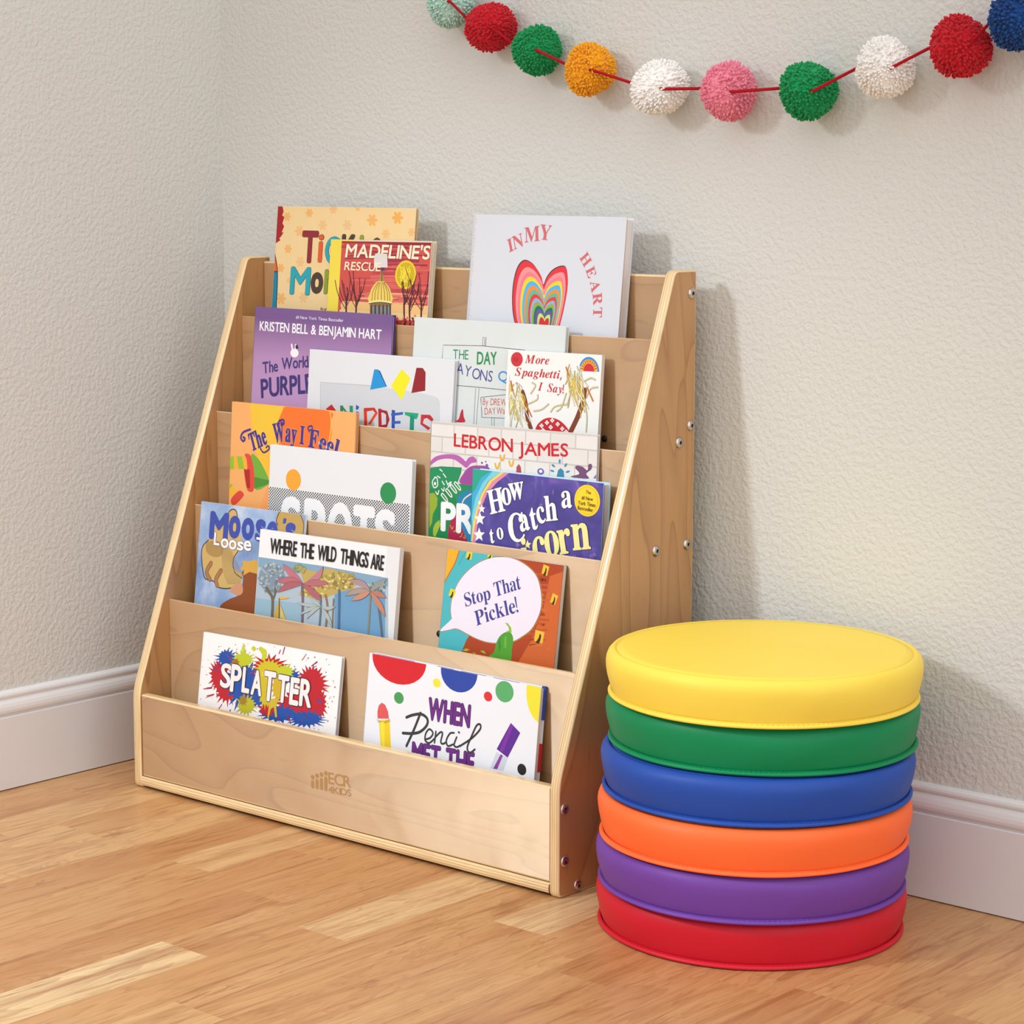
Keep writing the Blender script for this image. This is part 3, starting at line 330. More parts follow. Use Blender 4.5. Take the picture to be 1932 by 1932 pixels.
["L","A8A8B4",1.2,0,0.58,[2,222,49,223]],
["L","A8A8B4",1.2,0,0.58,[2,244,30,246]],
["L","A8A8B4",1.2,0,0.58,[2,266,31,268]],
["L","A8A8B4",1.2,0,0.58,[2,288,58,289]],
["L","A8A8B4",1.2,0,0.58,[2,310,47,311]],
["L","A8A8B4",1.2,0,0.58,[2,332,59,333]],
["L","A8A8B4",1.2,0,0.58,[2,354,32,356]],
["L","A8A8B4",1.2,0,0.58,[2,376,50,377]],
["L","A8A8B4",1.2,0,0.58,[2,398,34,400]],
["L","A8A8B4",1.2,0,0.58,[2,420,54,421]],
["L","A8A8B4",1.2,0,0.58,[2,442,51,443]],
["L","A8A8B4",1.2,0,0.58,[2,464,51,465]],
["L","A8A8B4",1.2,0,0.58,[2,486,38,487]],
["L","A8A8B4",1.2,0,0.58,[2,508,62,509]],
["L","A8A8B4",1.2,0,0.58,[2,530,34,532]],
["L","A8A8B4",1.2,0,0.58,[2,552,33,554]],
["L","A8A8B4",1.2,0,0.58,[2,574,53,575]],
["L","A8A8B4",1.2,0,0.58,[3,596,34,598]],
["L","A8A8B4",1.2,0,0.58,[3,618,33,620]],
["L","A8A8B4",1.2,0,0.58,[3,640,46,641]],
["L","A8A8B4",1.2,0,0.58,[3,662,52,663]],
["L","A8A8B4",1.2,0,0.58,[3,684,61,685]],
["L","A8A8B4",1.2,0,0.58,[3,707,55,707]],
["L","A8A8B4",1.2,0,0.58,[3,729,33,730]],
["L","A8A8B4",1.2,0,0.58,[3,751,52,751]],
["L","A8A8B4",1.2,0,0.58,[3,773,59,773]],
["L","A8A8B4",1.2,0,0.58,[3,795,35,796]],
["L","A8A8B4",1.2,0,0.58,[3,817,56,817]],
["L","A8A8B4",1.2,0,0.58,[3,839,40,840]],
["L","A8A8B4",1.2,0,0.58,[3,861,41,862]],
["L","A8A8B4",1.2,0,0.58,[3,883,31,884]],
["L","A8A8B4",1.2,0,0.58,[3,905,57,905]],
["L","A8A8B4",1.2,0,0.58,[3,927,48,928]],
["L","A8A8B4",1.2,0,0.58,[3,949,61,949]],
["L","A8A8B4",1.2,0,0.58,[3,971,47,972]],
["L","A8A8B4",1.2,0,0.58,[3,993,37,994]],
["L","A8A8B4",1.2,0,0.58,[3,1015,39,1016]],
["L","A8A8B4",1.2,0,0.58,[3,1037,40,1038]],
["L","A8A8B4",1.2,0,0.58,[3,1059,63,1059]],
["L","A8A8B4",1.2,0,0.58,[3,1081,38,1082]],
["L","A8A8B4",1.2,0,0.58,[3,1104,34,1104]],
["L","A8A8B4",1.2,0,0.58,[3,1126,43,1126]],
["L","A8A8B4",1.2,0,0.58,[3,1148,34,1149]],
["L","A8A8B4",1.2,0,0.58,[3,1170,46,1170]],
["L","A8A8B4",1.2,0,0.58,[4,1192,52,1192]],
["L","A8A8B4",1.2,0,0.58,[4,1214,54,1214]],
["L","A8A8B4",1.2,0,0.58,[4,1236,38,1237]],
["L","A8A8B4",1.2,0,0.58,[4,1258,36,1259]],
["L","A8A8B4",1.2,0,0.58,[4,1280,48,1280]],
["L","A8A8B4",1.2,0,0.58,[4,1302,55,1302]],
["L","A8A8B4",1.2,0,0.58,[4,1324,47,1325]],
["L","A8A8B4",1.2,0,0.58,[4,1346,51,1347]],
["L","A8A8B4",1.2,0,0.58,[4,1369,63,1368]],
["L","A8A8B4",1.2,0,0.58,[4,1391,37,1391]],
["L","A8A8B4",1.2,0,0.58,[4,1413,41,1413]],
["L","A8A8B4",1.2,0,0.58,[4,1435,49,1435]],
["L","A8A8B4",1.2,0,0.58,[4,1457,50,1457]],
["L","A8A8B4",1.2,0,0.59,[4,1479,62,1479]],
["L","A8A8B4",1.2,0,0.59,[4,1501,51,1501]],
["L","A8A8B4",1.2,0,0.59,[4,1523,54,1523]],
["L","A8A8B4",1.2,0,0.59,[4,1545,46,1546]],
["P","3A2A2A",2,1,[1314,907,1264,798,1180,699,1088,624,969,589,879,637,822,740,790,895,786,1079,815,1283,874,1444,1000,1643,1177,1807,1349,1930,1497,1820,1596,1613,1643,1409,1680,1246,1713,1044,1724,883,1706,743,1664,654,1559,657,1446,711,1363,804]],
["P","B82030",2.1,1,[1323,916,1273,807,1190,709,1098,635,980,600,891,647,833,750,802,904,797,1087,827,1290,885,1450,1011,1648,1187,1811,1357,1933,1505,1824,1604,1618,1650,1415,1687,1253,1720,1052,1731,892,1713,753,1671,664,1567,667,1454,721,1371,814]],
["P","D8303A",2.2,1,[1323,919,1274,812,1192,714,1101,641,984,606,896,653,839,755,807,907,803,1089,833,1289,890,1448,1015,1644,1189,1806,1357,1926,1504,1818,1601,1614,1647,1413,1684,1253,1716,1054,1727,895,1709,758,1668,670,1565,673,1454,726,1371,818]],
["P","E89090",2.3,1,[1330,970,1285,872,1209,783,1126,716,1020,685,939,728,887,821,859,960,855,1126,882,1309,934,1454,1048,1632,1207,1780,1361,1890,1495,1792,1584,1605,1626,1422,1659,1275,1689,1093,1699,948,1682,822,1644,742,1551,745,1449,794,1373,878]],
["P","E87888",2.4,1,[1335,1012,1293,921,1224,839,1147,778,1049,749,975,788,927,874,901,1002,897,1155,922,1324,971,1457,1075,1622,1221,1758,1364,1860,1487,1769,1569,1597,1608,1428,1639,1293,1666,1125,1676,991,1660,875,1625,801,1539,804,1445,849,1375,926]],
["P","F0CC28",2.5,1,[1340,1050,1301,966,1237,891,1167,834,1077,808,1008,844,964,924,940,1042,937,1182,960,1338,1004,1461,1101,1612,1235,1738,1366,1832,1480,1748,1556,1590,1591,1434,1620,1309,1645,1154,1654,1030,1640,923,1607,855,1527,858,1441,899,1377,971]],
["P","48B0E0",2.6,1,[1344,1088,1309,1012,1251,943,1186,891,1104,867,1041,900,1001,973,979,1081,976,1210,997,1352,1038,1464,1126,1603,1249,1718,1369,1804,1473,1727,1542,1582,1575,1439,1601,1325,1624,1183,1632,1070,1619,972,1590,910,1516,912,1437,950,1378,1016]],
["P","E88838",2.7,1,[1349,1126,1317,1057,1264,995,1206,948,1131,926,1074,956,1038,1022,1018,1120,1015,1237,1034,1366,1071,1467,1151,1593,1263,1697,1371,1775,1466,1706,1529,1574,1558,1445,1582,1341,1603,1212,1610,1110,1599,1021,1572,964,1505,967,1433,1001,1380,1061]],
["P","60B090",2.8,1,[1354,1162,1325,1099,1277,1042,1224,1000,1156,980,1105,1008,1072,1068,1054,1156,1052,1262,1069,1378,1102,1470,1174,1584,1275,1678,1374,1749,1459,1686,1516,1567,1543,1450,1564,1356,1584,1239,1590,1146,1580,1066,1555,1014,1495,1017,1430,1048,1382,1102]],
["P","D83A3A",2.9,1,[1358,1197,1332,1140,1289,1090,1242,1052,1181,1034,1135,1059,1106,1113,1090,1192,1088,1286,1103,1391,1133,1473,1197,1575,1288,1659,1376,1723,1452,1667,1504,1560,1528,1455,1547,1371,1564,1266,1570,1183,1560,1110,1539,1065,1485,1067,1426,1095,1383,1143]],
["P","90A8C8",3.0,1,[1362,1232,1340,1182,1302,1137,1260,1104,1206,1088,1166,1110,1140,1158,1126,1228,1124,1311,1137,1403,1164,1476,1221,1566,1300,1641,1378,1697,1446,1647,1491,1553,1512,1460,1529,1385,1545,1293,1550,1219,1541,1155,1522,1115,1474,1117,1423,1142,1384,1185]],
["P","90A830",3.1,1,[1366,1264,1346,1220,1313,1181,1276,1151,1229,1138,1194,1157,1171,1199,1159,1260,1157,1333,1169,1414,1192,1478,1242,1557,1312,1623,1380,1672,1440,1629,1480,1546,1498,1464,1513,1399,1527,1317,1531,1252,1524,1196,1507,1161,1465,1162,1419,1184,1386,1222]],
["P","106A6A",3.2,1,[1370,1295,1353,1258,1324,1224,1293,1199,1252,1187,1222,1204,1202,1240,1191,1293,1190,1356,1200,1425,1220,1481,1263,1549,1323,1605,1382,1648,1434,1610,1468,1539,1484,1468,1497,1412,1509,1342,1513,1286,1506,1237,1491,1207,1455,1208,1416,1227,1387,1260]],
["P","6A5098",3.3,1,[1374,1327,1360,1296,1336,1267,1309,1246,1275,1236,1249,1250,1233,1280,1224,1325,1223,1378,1231,1437,1248,1483,1284,1540,1335,1588,1384,1624,1428,1592,1456,1532,1470,1473,1481,1425,1491,1366,1494,1319,1489,1278,1476,1252,1446,1254,1413,1270,1388,1297]],
["P","C8DC78",3.4,1,[1378,1359,1367,1333,1347,1311,1326,1293,1298,1285,1277,1297,1264,1321,1257,1357,1256,1400,1262,1448,1276,1485,1305,1532,1346,1570,1387,1599,1422,1574,1445,1525,1456,1477,1465,1438,1473,1391,1475,1352,1471,1319,1461,1298,1436,1300,1409,1313,1390,1335]],
["P","D02A30",3.5,1,[1382,1391,1373,1371,1358,1354,1342,1341,1321,1335,1305,1343,1295,1362,1289,1390,1288,1423,1294,1459,1304,1488,1327,1523,1358,1553,1389,1575,1415,1555,1433,1518,1442,1481,1449,1452,1455,1415,1457,1386,1453,1360,1446,1344,1427,1345,1406,1355,1391,1372]],
["R","CC6468",2,"Sb","I",[722,483],20,174],
["R","CC6468",2,"Sb","N",[847,433],18,179],
["R","CC6468",2,"Sb","M",[1070,347],7,198],
["R","CC6468",2,"Sb","Y",[1280,318],-4,197],
["R","CC6468",2,"Sb","H",[1944,602],-52,150],
["R","CC6468",2,"Sb","E",[2042,749],-64,145],
["R","CC6468",2,"Sb","A",[2122,915],-72,150],
["R","CC6468",2,"Sb","R",[2173,1072],-80,150],
["R","CC6468",2,"Sb","T",[2191,1234],-88,145]],
"purple":[
["T","E8E4F0",1,"B1","#1 New York Times Bestseller",43,[858,136,1824,141],0,0,0.08,0],
["T","F4F2F4",1,"B2","KRISTEN BELL & BENJAMIN HART",133,[112,342,2576,349],1,0,0.08,0],
["T","3C3070",1,"B3","The World",161,[231,965,503,917,765,863,1169,818],6,0,0.08,0],
["T","3C3070",1,"B4","PURPLE",263,[225,1322,579,1259,929,1218,1285,1168],4,0,0.08,0],
["C","EDE8EC",1,[866,631,85,62],28],
["L","EDE8EC",1,1,3.1,[798,513,823,590]],
["L","EDE8EC",1,1,2.65,[883,512,883,587]],
["P","25233A",1,0,[879,526,915,504,944,561,887,569]]],
"snip":[
["P","C9CCD0",1,0,[240,454,1232,439,2201,483,2427,506,2518,533,2559,587,2655,1875,345,2096]],
["L","A0A2A8",1.5,0,0.66,[320,1582,245,457,1232,443]],
["P","2090D0",2,0,[1290,214,1360,210,1553,436,1232,502]],
["P","E6E020",2,0,[1815,177,1987,292,1846,600,1630,418]],
["P","8E1E26",2,0,[2090,144,2209,141,2265,197,2276,446,2020,495]],
["P","156090",2,0,[1360,210,1408,231,1553,436,1534,432]],
["P","C02028",2,0,[388,821,492,754,590,841,475,846,376,891]],
["P","208050",2,0,[661,760,721,755,735,950,680,954]],
["P","208050",2,0,[674,767,722,772,925,936,866,940]],
["P","209060",2,0,[847,747,914,747,928,936,866,940]],
["P","2A50A8",2,0,[974,726,1038,750,1017,794,974,794]],
["P","2A50A8",2,0,[981,822,1036,823,1057,1011,1002,1015]],
["P","D83A20",2,0,[1126,770,1184,752,1214,999,1155,1004]],
["P","C83028",2,0,[1138,760,1336,741,1399,809,1365,820,1304,782,1137,819]],
["P","E04A28",2,0,[1357,804,1404,817,1272,986,1224,982]],
["P","B02028",2,0,[1407,753,1464,746,1495,1003,1432,1008]],
["P","A02030",2,0,[1407,753,1582,771,1637,884,1594,996,1461,1014,1463,981,1573,956,1563,823,1515,801,1422,799]],
["P","2A48A0",2,0,[1668,748,1731,752,1743,1010,1683,1014]],
["P","3058B0",2,0,[1658,799,1885,763,1883,800,1665,835]],
["P","3058B0",2,0,[1675,906,1844,889,1847,927,1678,944]],
["P","18A070",2,0,[1915,761,2176,762,2162,821,2137,847,1920,800]],
["P","108A70",2,0,[2020,798,2099,797,2104,1015,2025,1013]],
["P","B82430",2,0,[2222,775,2390,767,2461,824,2430,859,2337,813,2254,839]],
["P","C02A30",2,0,[2223,783,2292,803,2264,888,2414,942,2372,978,2221,907]]],
"crayons":[
["L","4A4E50",1,0,0.8,[548,533,552,356,1252,329,1742,340,2010,346]],
["L","4A4E50",1,0,0.78,[1266,329,1265,214,1320,215,1321,330]],
["L","4A4E50",1,1,0.78,[1299,225,1299,327]],
["T","1E8058",1,"B0","THE",128,[746,532,1024,527],4,0,0.08,0],
["T","2A8A50",1.3,"B3","DAY",164,[1183,580,1538,563],5,0,0.08,0],
["T","4A4A90",1.3,"B0","CRAYONS",145,[561,699,867,726,1204,784,1466,798],6,0,0.08,0],
["T","3A88C8",1.3,"B1","QUIT",134,[1576,781,2095,765],4,0,0.08,0],
["L","4A4E50",1.3,1,0.8,[575,886,1239,885,1730,890,2051,885]],
["L","5A5E60",1.3,1,0.68,[1185,899,1188,1486]],
["L","5A5E60",1.3,1,0.68,[1246,895,1230,1483]],
["L","5A5E60",1.3,1,0.68,[1501,1267,1516,1461]],
["L","5A5E60",1.3,1,0.68,[1548,1264,1557,1458]],
["L","4A4E50",1.3,0,0.78,[1735,950,1291,1015,1319,1281,1759,1263]],
["L","5A5E60",1.3,1,0.52,[1283,1026,1335,1269]],
["T","C86048",1.3,"B0","By DREW",90,[1326,1115,1746,1096],5,0,0.08,0],
["T","C86048",1.3,"B0","DAYWalT",90,[1371,1242,1808,1198],6,0,0.08,0],
["P","B82838",1.3,1,[865,1376,912,1331,935,1257,959,1203,981,1208,999,1294,1027,1366]],
["P","5A9088",1.3,0,[1755,1214,1851,1207,1843,1375,1746,1382]]],
"spag":[
["C","C8303A",1,[157,123,103,96],28],
["T","A82030",2,"B0","12",52,[106,153,181,154],0,0,0.08,0],
["T","C02A30",2,"Si","More",108,[298,164,713,164],0,0,0.01,0],
["T","C02A30",2,"Si","Spaghetti,",105,[137,336,937,337],0,0,0.01,0],
["T","C02A30",2,"Si","I Say!",108,[546,509,981,524],0,0,0.01,0],
["T","7A7A78",2,"B0","Scholastic 0-590-45783-2",10,[52,658,54,334],0,0,0.08,0],
["P","3A88C0",2,0,[1548,215,1544,184,1534,153,1520,124,1501,98,1479,76,1455,58,1427,45,1399,37,1370,34,1341,37,1313,46,1288,59,1265,78,1246,101,1231,127,1221,156,1216,187,1215,219]],
["P","E8B030",2.2,0,[1521,216,1517,189,1509,164,1497,140,1482,118,1463,99,1443,84,1420,73,1396,67,1372,65,1348,67,1325,74,1304,86,1285,101,1269,120,1257,142,1248,167,1244,192,1243,219]],
["P","C8283A",2.4,0,[1473,216,1471,199,1465,182,1457,167,1447,152,1435,140,1422,130,1407,123,1391,119,1376,117,1360,119,1345,124,1331,131,1319,141,1308,154,1300,168,1295,184,1292,201,1292,219]],
["L","B83A28",2.5,0,1.26,[1283,193,1256,186]],
["L","B83A28",2.5,0,1.26,[1291,165,1266,151]],
["L","B83A28",2.5,0,1.25,[1306,141,1284,119]],
["L","B83A28",2.5,0,1.25,[1325,122,1310,95]],
["L","B83A28",2.5,0,1.25,[1349,109,1340,79]],
["L","B83A28",2.5,0,1.25,[1375,104,1372,73]],
["L","B83A28",2.5,0,1.25,[1401,106,1406,76]],
["L","B83A28",2.5,0,1.25,[1426,117,1438,89]],
["L","B83A28",2.5,0,1.25,[1448,134,1466,111]],
["L","B83A28",2.5,0,1.25,[1465,156,1488,140]],
["L","B83A28",2.5,0,1.25,[1477,183,1503,174]],
["L","7A3820",1.5,1,6.67,[462,1016,385,860,347,681,284,544]],
["L","7A3820",1.5,1,7.58,[1137,1000,1238,805,1302,623,1329,464]],
["L","4A4640",1.8,1,1.8,[241,658,208,749,238,880]],
["L","F0EAD0",1.9,1,1.18,[241,658,208,749,238,880]],
["L","4A4640",1.8,1,1.76,[1243,286,1290,396,1206,570]],
["L","E0C860",1.92,1,1.16,[1243,286,1290,396,1206,570]],
["L","4A4640",1.8,1,1.8,[203,440,270,498,202,594]],
["L","D8D0C0",1.94,1,1.18,[203,440,270,498,202,594]],
["L","4A4640",1.8,1,1.77,[1070,431,1107,528,1177,673]],
["L","F0EAD0",1.96,1,1.16,[1070,431,1107,528,1177,673]],
["L","4A4640",1.8,1,1.81,[88,674,88,844,107,1098]],
["L","F0EAD0",1.98,1,1.19,[88,674,88,844,107,1098]],
["L","4A4640",1.8,1,1.76,[1151,396,1142,452,1126,537]],
["L","E0C860",2.0,1,1.16,[1151,396,1142,452,1126,537]],
["L","4A4640",1.8,1,1.8,[243,676,212,796,283,968]],
["L","D8D0C0",2.02,1,1.18,[243,676,212,796,283,968]],
["L","4A4640",1.8,1,1.76,[1155,416,1195,534,1255,711]],
["L","F0EAD0",2.04,1,1.16,[1155,416,1195,534,1255,711]],
["L","4A4640",1.8,1,1.8,[278,689,247,803,401,962]],
["L","E0C860",2.06,1,1.18,[278,689,247,803,401,962]],
["L","4A4640",1.8,1,1.76,[1182,165,1225,298,1216,501]],
["L","E0C860",2.08,1,1.16,[1182,165,1225,298,1216,501]],
["L","4A4640",1.8,1,1.81,[112,579,128,760,114,1035]],
["L","D8D0C0",2.1,1,1.19,[112,579,128,760,114,1035]],
["L","4A4640",1.8,1,1.76,[1140,327,1142,498,1278,746]],
["L","E0C860",2.12,1,1.16,[1140,327,1142,498,1278,746]],
["L","4A4640",1.8,1,1.81,[72,430,92,607,128,872]],
["L","F0EAD0",2.14,1,1.19,[72,430,92,607,128,872]],
["L","4A4640",1.8,1,1.77,[1120,361,1134,442,1231,559]],
["L","E0C860",2.16,1,1.16,[1120,361,1134,442,1231,559]],
["L","4A4640",1.8,1,1.81,[75,475,128,616,83,836]],
["L","D8D0C0",2.18,1,1.19,[75,475,128,616,83,836]],
["L","4A4640",1.8,1,1.77,[1073,192,1083,251,1149,337]],
["L","D8D0C0",2.2,1,1.16,[1073,192,1083,251,1149,337]],
["L","4A4640",1.8,1,1.8,[238,551,308,636,323,769]],
["L","E0C860",2.22,1,1.18,[238,551,308,636,323,769]],
["L","4A4640",1.8,1,1.76,[1175,302,1132,379,1244,486]],
["L","C8B058",2.24,1,1.16,[1175,302,1132,379,1244,486]],
["L","4A4640",1.8,1,1.8,[199,555,279,719,215,976]],
["L","F0EAD0",2.26,1,1.18,[199,555,279,719,215,976]],
["L","4A4640",1.8,1,1.77,[1058,229,1053,347,1087,522]],
["L","D8D0C0",2.28,1,1.16,[1058,229,1053,347,1087,522]],
["L","4A4640",1.8,1,1.81,[109,471,73,653,177,916]],
["L","D8D0C0",2.3,1,1.19,[109,471,73,653,177,916]],
["L","4A4640",1.8,1,1.77,[1128,392,1140,528,1267,725]],
["L","C8B058",2.32,1,1.16,[1128,392,1140,528,1267,725]],
["L","4A4640",1.8,1,1.81,[132,633,182,748,220,922]],
["L","E0C860",2.34,1,1.19,[132,633,182,748,220,922]],
["L","4A4640",1.8,1,1.77,[1086,288,1139,333,1194,401]],
["L","F0EAD0",2.36,1,1.16,[1086,288,1139,333,1194,401]],
["L","4A4640",1.8,1,1.81,[81,576,68,691,85,862]],
["L","D8D0C0",2.38,1,1.19,[81,576,68,691,85,862]],
["L","4A4640",1.8,1,1.76,[1239,205,1282,361,1278,599]],
["L","D8D0C0",2.4,1,1.16,[1239,205,1282,361,1278,599]],
["L","4A4640",1.8,1,1.8,[209,685,193,763,159,880]],
["L","F0EAD0",2.42,1,1.19,[209,685,193,763,159,880]],
["L","4A4640",1.8,1,1.76,[1145,229,1152,375,1231,590]],
["L","C8B058",2.44,1,1.16,[1145,229,1152,375,1231,590]],
["L","4A4640",1.8,1,1.8,[238,625,267,794,189,1056]],
["L","C8B058",2.46,1,1.18,[238,625,267,794,189,1056]],
["L","4A4640",1.8,1,1.77,[1053,148,1025,300,1107,521]],
["L","C8B058",2.48,1,1.16,[1053,148,1025,300,1107,521]],
["L","4A4640",1.8,1,1.8,[260,546,223,636,379,759]],
["L","C8B058",2.5,1,1.18,[260,546,223,636,379,759]],
["L","4A4640",1.8,1,1.76,[1243,315,1310,455,1332,669]],
["L","E0C860",2.52,1,1.16,[1243,315,1310,455,1332,669]],
["L","4A4640",1.8,1,1.8,[201,541,284,654,307,829]],
["L","D8D0C0",2.54,1,1.18,[201,541,284,654,307,829]],
["L","4A4640",1.8,1,1.77,[1070,252,1051,313,1004,404]],
["L","C8B058",2.56,1,1.16,[1070,252,1051,313,1004,404]],
["L","4A4640",1.8,1,1.81,[74,471,85,639,208,884]],
["L","E0C860",2.58,1,1.19,[74,471,85,639,208,884]],
["L","4A4640",1.8,1,1.76,[1258,337,1263,413,1298,526]],
["L","C8B058",2.6,1,1.16,[1258,337,1263,413,1298,526]],
["L","4A4640",1.8,1,1.8,[271,486,253,607,376,780]],
["L","F0EAD0",2.62,1,1.18,[271,486,253,607,376,780]],
["L","4A4640",1.8,1,1.76,[1232,392,1293,559,1280,815]],
["L","C8B058",2.64,1,1.16,[1232,392,1293,559,1280,815]],
["L","4A4640",1.8,1,1.8,[215,468,266,593,364,779]],
["L","E0C860",2.66,1,1.18,[215,468,266,593,364,779]],
["L","4A4640",1.8,1,1.77,[1094,299,1101,460,1067,703]],
["L","C8B058",2.68,1,1.16,[1094,299,1101,460,1067,703]],
["L","4A4640",1.8,1,1.81,[126,455,79,545,96,677]],
["L","C8B058",2.7,1,1.19,[126,455,79,545,96,677]],
["L","4A4640",1.8,1,1.76,[1271,352,1289,492,1408,697]],
["L","F0EAD0",2.72,1,1.16,[1271,352,1289,492,1408,697]],
["L","4A4640",1.8,1,1.8,[228,674,231,789,403,951]],
["L","F0EAD0",2.74,1,1.18,[228,674,231,789,403,951]],
["L","4A4640",1.8,1,1.76,[1222,276,1239,430,1382,654]],
["L","C8B058",2.76,1,1.16,[1222,276,1239,430,1382,654]],
["L","4A4640",1.8,1,1.81,[86,543,149,648,82,816]],
["L","F0EAD0",2.78,1,1.19,[86,543,149,648,82,816]],
["L","4A4640",1.8,1,1.77,[1075,295,1096,446,1043,677]],
["L","F0EAD0",2.8,1,1.16,[1075,295,1096,446,1043,677]],
["L","4A4640",1.8,1,1.81,[85,635,82,740,228,888]],
["L","E0C860",2.82,1,1.19,[85,635,82,740,228,888]],
["L","4A4640",1.8,1,1.77,[1124,341,1144,404,1078,503]],
["L","E0C860",2.84,1,1.16,[1124,341,1144,404,1078,503]],
["L","4A4640",1.8,1,1.81,[81,569,94,682,84,852]],
["L","F0EAD0",2.86,1,1.19,[81,569,94,682,84,852]],
["L","4A4640",1.8,1,1.76,[1192,306,1219,482,1347,740]],
["L","E0C860",2.88,1,1.16,[1192,306,1219,482,1347,740]],
["L","4A4640",1.8,1,1.8,[179,430,187,530,154,682]],
["L","C8B058",2.9,1,1.18,[179,430,187,530,154,682]],
["L","4A4640",1.8,1,1.77,[1066,244,1107,318,1109,431]],
["L","E0C860",2.92,1,1.16,[1066,244,1107,318,1109,431]],
["L","4A4640",1.8,1,1.8,[245,555,323,604,341,682]],
["L","E0C860",2.94,1,1.18,[245,555,323,604,341,682]],
["L","4A4640",1.8,1,1.76,[1194,400,1207,488,1336,614]],
["L","F0EAD0",2.96,1,1.16,[1194,400,1207,488,1336,614]],
["L","4A4640",1.8,1,1.8,[161,437,233,552,200,732]],
["L","D8D0C0",2.98,1,1.19,[161,437,233,552,200,732]],
["L","4A4640",1.8,1,1.76,[1188,257,1162,363,1231,516]],
["L","E0C860",3.0,1,1.16,[1188,257,1162,363,1231,516]],
["L","4A4640",1.8,1,1.81,[117,522,151,652,101,852]],
["L","C8B058",3.02,1,1.19,[117,522,151,652,101,852]],
["L","4A4640",1.8,1,1.77,[1078,233,1111,355,1184,536]],
["L","E0C860",3.04,1,1.16,[1078,233,1111,355,1184,536]],
["L","4A4640",1.8,1,1.81,[72,439,66,574,172,770]],
["L","E0C860",3.06,1,1.19,[72,439,66,574,172,770]],
["L","4A4640",1.8,1,1.76,[1145,227,1171,366,1320,568]],
["L","C8B058",3.08,1,1.16,[1145,227,1171,366,1320,568]],
["L","4A4640",1.8,1,1.8,[250,592,232,758,311,1000]],
["L","F0EAD0",3.1,1,1.18,[250,592,232,758,311,1000]],
["L","4A4640",1.8,1,1.76,[1235,160,1227,267,1387,417]],
["L","F0EAD0",3.12,1,1.16,[1235,160,1227,267,1387,417]],
["L","4A4640",1.8,1,1.8,[281,687,348,785,455,931]],
["L","D8D0C0",3.14,1,1.18,[281,687,348,785,455,931]],
["L","4A4640",1.8,1,1.77,[1089,379,1092,499,1075,681]],
["L","C8B058",3.16,1,1.16,[1089,379,1092,499,1075,681]],
["L","4A4640",1.8,1,1.81,[85,621,69,714,84,851]],
["L","C8B058",3.18,1,1.19,[85,621,69,714,84,851]],
["L","4A4640",1.8,1,1.77,[1074,254,1053,329,1103,437]],
["L","C8B058",3.2,1,1.16,[1074,254,1053,329,1103,437]],
["L","4A4640",1.8,1,1.8,[259,606,224,660,320,732]],
["L","E0C860",3.22,1,1.18,[259,606,224,660,320,732]],
["L","4A4640",1.8,1,1.76,[1129,321,1202,386,1075,497]],
["L","C8B058",3.24,1,1.16,[1129,321,1202,386,1075,497]],
["L","4A4640",1.8,1,1.81,[80,558,155,630,251,739]],
["L","F0EAD0",3.26,1,1.19,[80,558,155,630,251,739]],
["L","4A4640",1.8,1,1.76,[1224,200,1185,311,1195,473]],
["L","D8D0C0",3.28,1,1.16,[1224,200,1185,311,1195,473]],
["L","4A4640",3.5,1,1.79,[431,555,503,451,447,414]],
["L","E6D890",3.5,1,1.03,[431,555,503,451,447,414]],
["L","4A4640",3.5,1,1.79,[499,782,628,754,740,677]],
["L","E6D890",3.5,1,1.02,[499,782,628,754,740,677]],
["L","4A4640",3.5,1,1.78,[786,774,859,700,1062,658]],
["L","E6D890",3.5,1,1.02,[786,774,859,700,1062,658]],
["L","4A4640",3.5,1,1.78,[888,758,962,703,1027,521]],
["L","E6D890",3.5,1,1.02,[888,758,962,703,1027,521]],
["L","4A4640",3.5,1,1.76,[1321,347,1419,302,1495,321]],
["L","E6D890",3.5,1,1.0,[1321,347,1419,302,1495,321]],
["L","4A4640",3.5,1,1.76,[1361,561,1428,439,1540,413]],
["L","E6D890",3.5,1,1.0,[1361,561,1428,439,1540,413]],
["L","4A4640",3.5,1,1.8,[388,699,541,629,550,568]],
["L","E6D890",3.5,1,1.03,[388,699,541,629,550,568]],
["L","4A4640",3.5,1,1.76,[1340,621,1390,795,1391,992]],
["L","E6D890",3.5,1,1.0,[1340,621,1390,795,1391,992]],
["L","C86A20",3.5,0,2.32,[76,414,111,533]],
["L","C86A20",3.5,0,2.27,[1004,185,1049,282]],
["L","C86A20",3.5,0,2.01,[1364,423,1477,593]],
["L","C86A20",3.5,0,2.06,[332,662,464,855]],
["P","C0202A",3.6,1,[541,1021,588,937,688,870,804,849,935,874,1043,937,1112,1012,1117,1091,549,1131]],
["C","F2EEE8",3.8,[663,962,16,12],8],
["C","F2EEE8",3.8,[644,982,16,12],8],
["C","F2EEE8",3.8,[622,965,16,12],8],
["C","F2EEE8",3.8,[641,946,16,12],8],
["C","F2EEE8",3.8,[751,916,16,12],8],
["C","F2EEE8",3.8,[732,936,16,12],8],
["C","F2EEE8",3.8,[710,919,16,12],8],
["C","F2EEE8",3.8,[729,900,16,12],8],
["C","F2EEE8",3.8,[840,881,15,12],8],
["C","F2EEE8",3.8,[820,900,15,12],8],
["C","F2EEE8",3.8,[799,883,16,12],8],
["C","F2EEE8",3.8,[818,864,15,12],8],
["C","F2EEE8",3.8,[933,924,15,12],8],
["C","F2EEE8",3.8,[914,943,15,12],8],
["C","F2EEE8",3.8,[892,927,15,12],8],
["C","F2EEE8",3.8,[912,908,15,12],8],
["C","F2EEE8",3.8,[820,972,15,12],8],
["C","F2EEE8",3.8,[801,991,16,12],8],
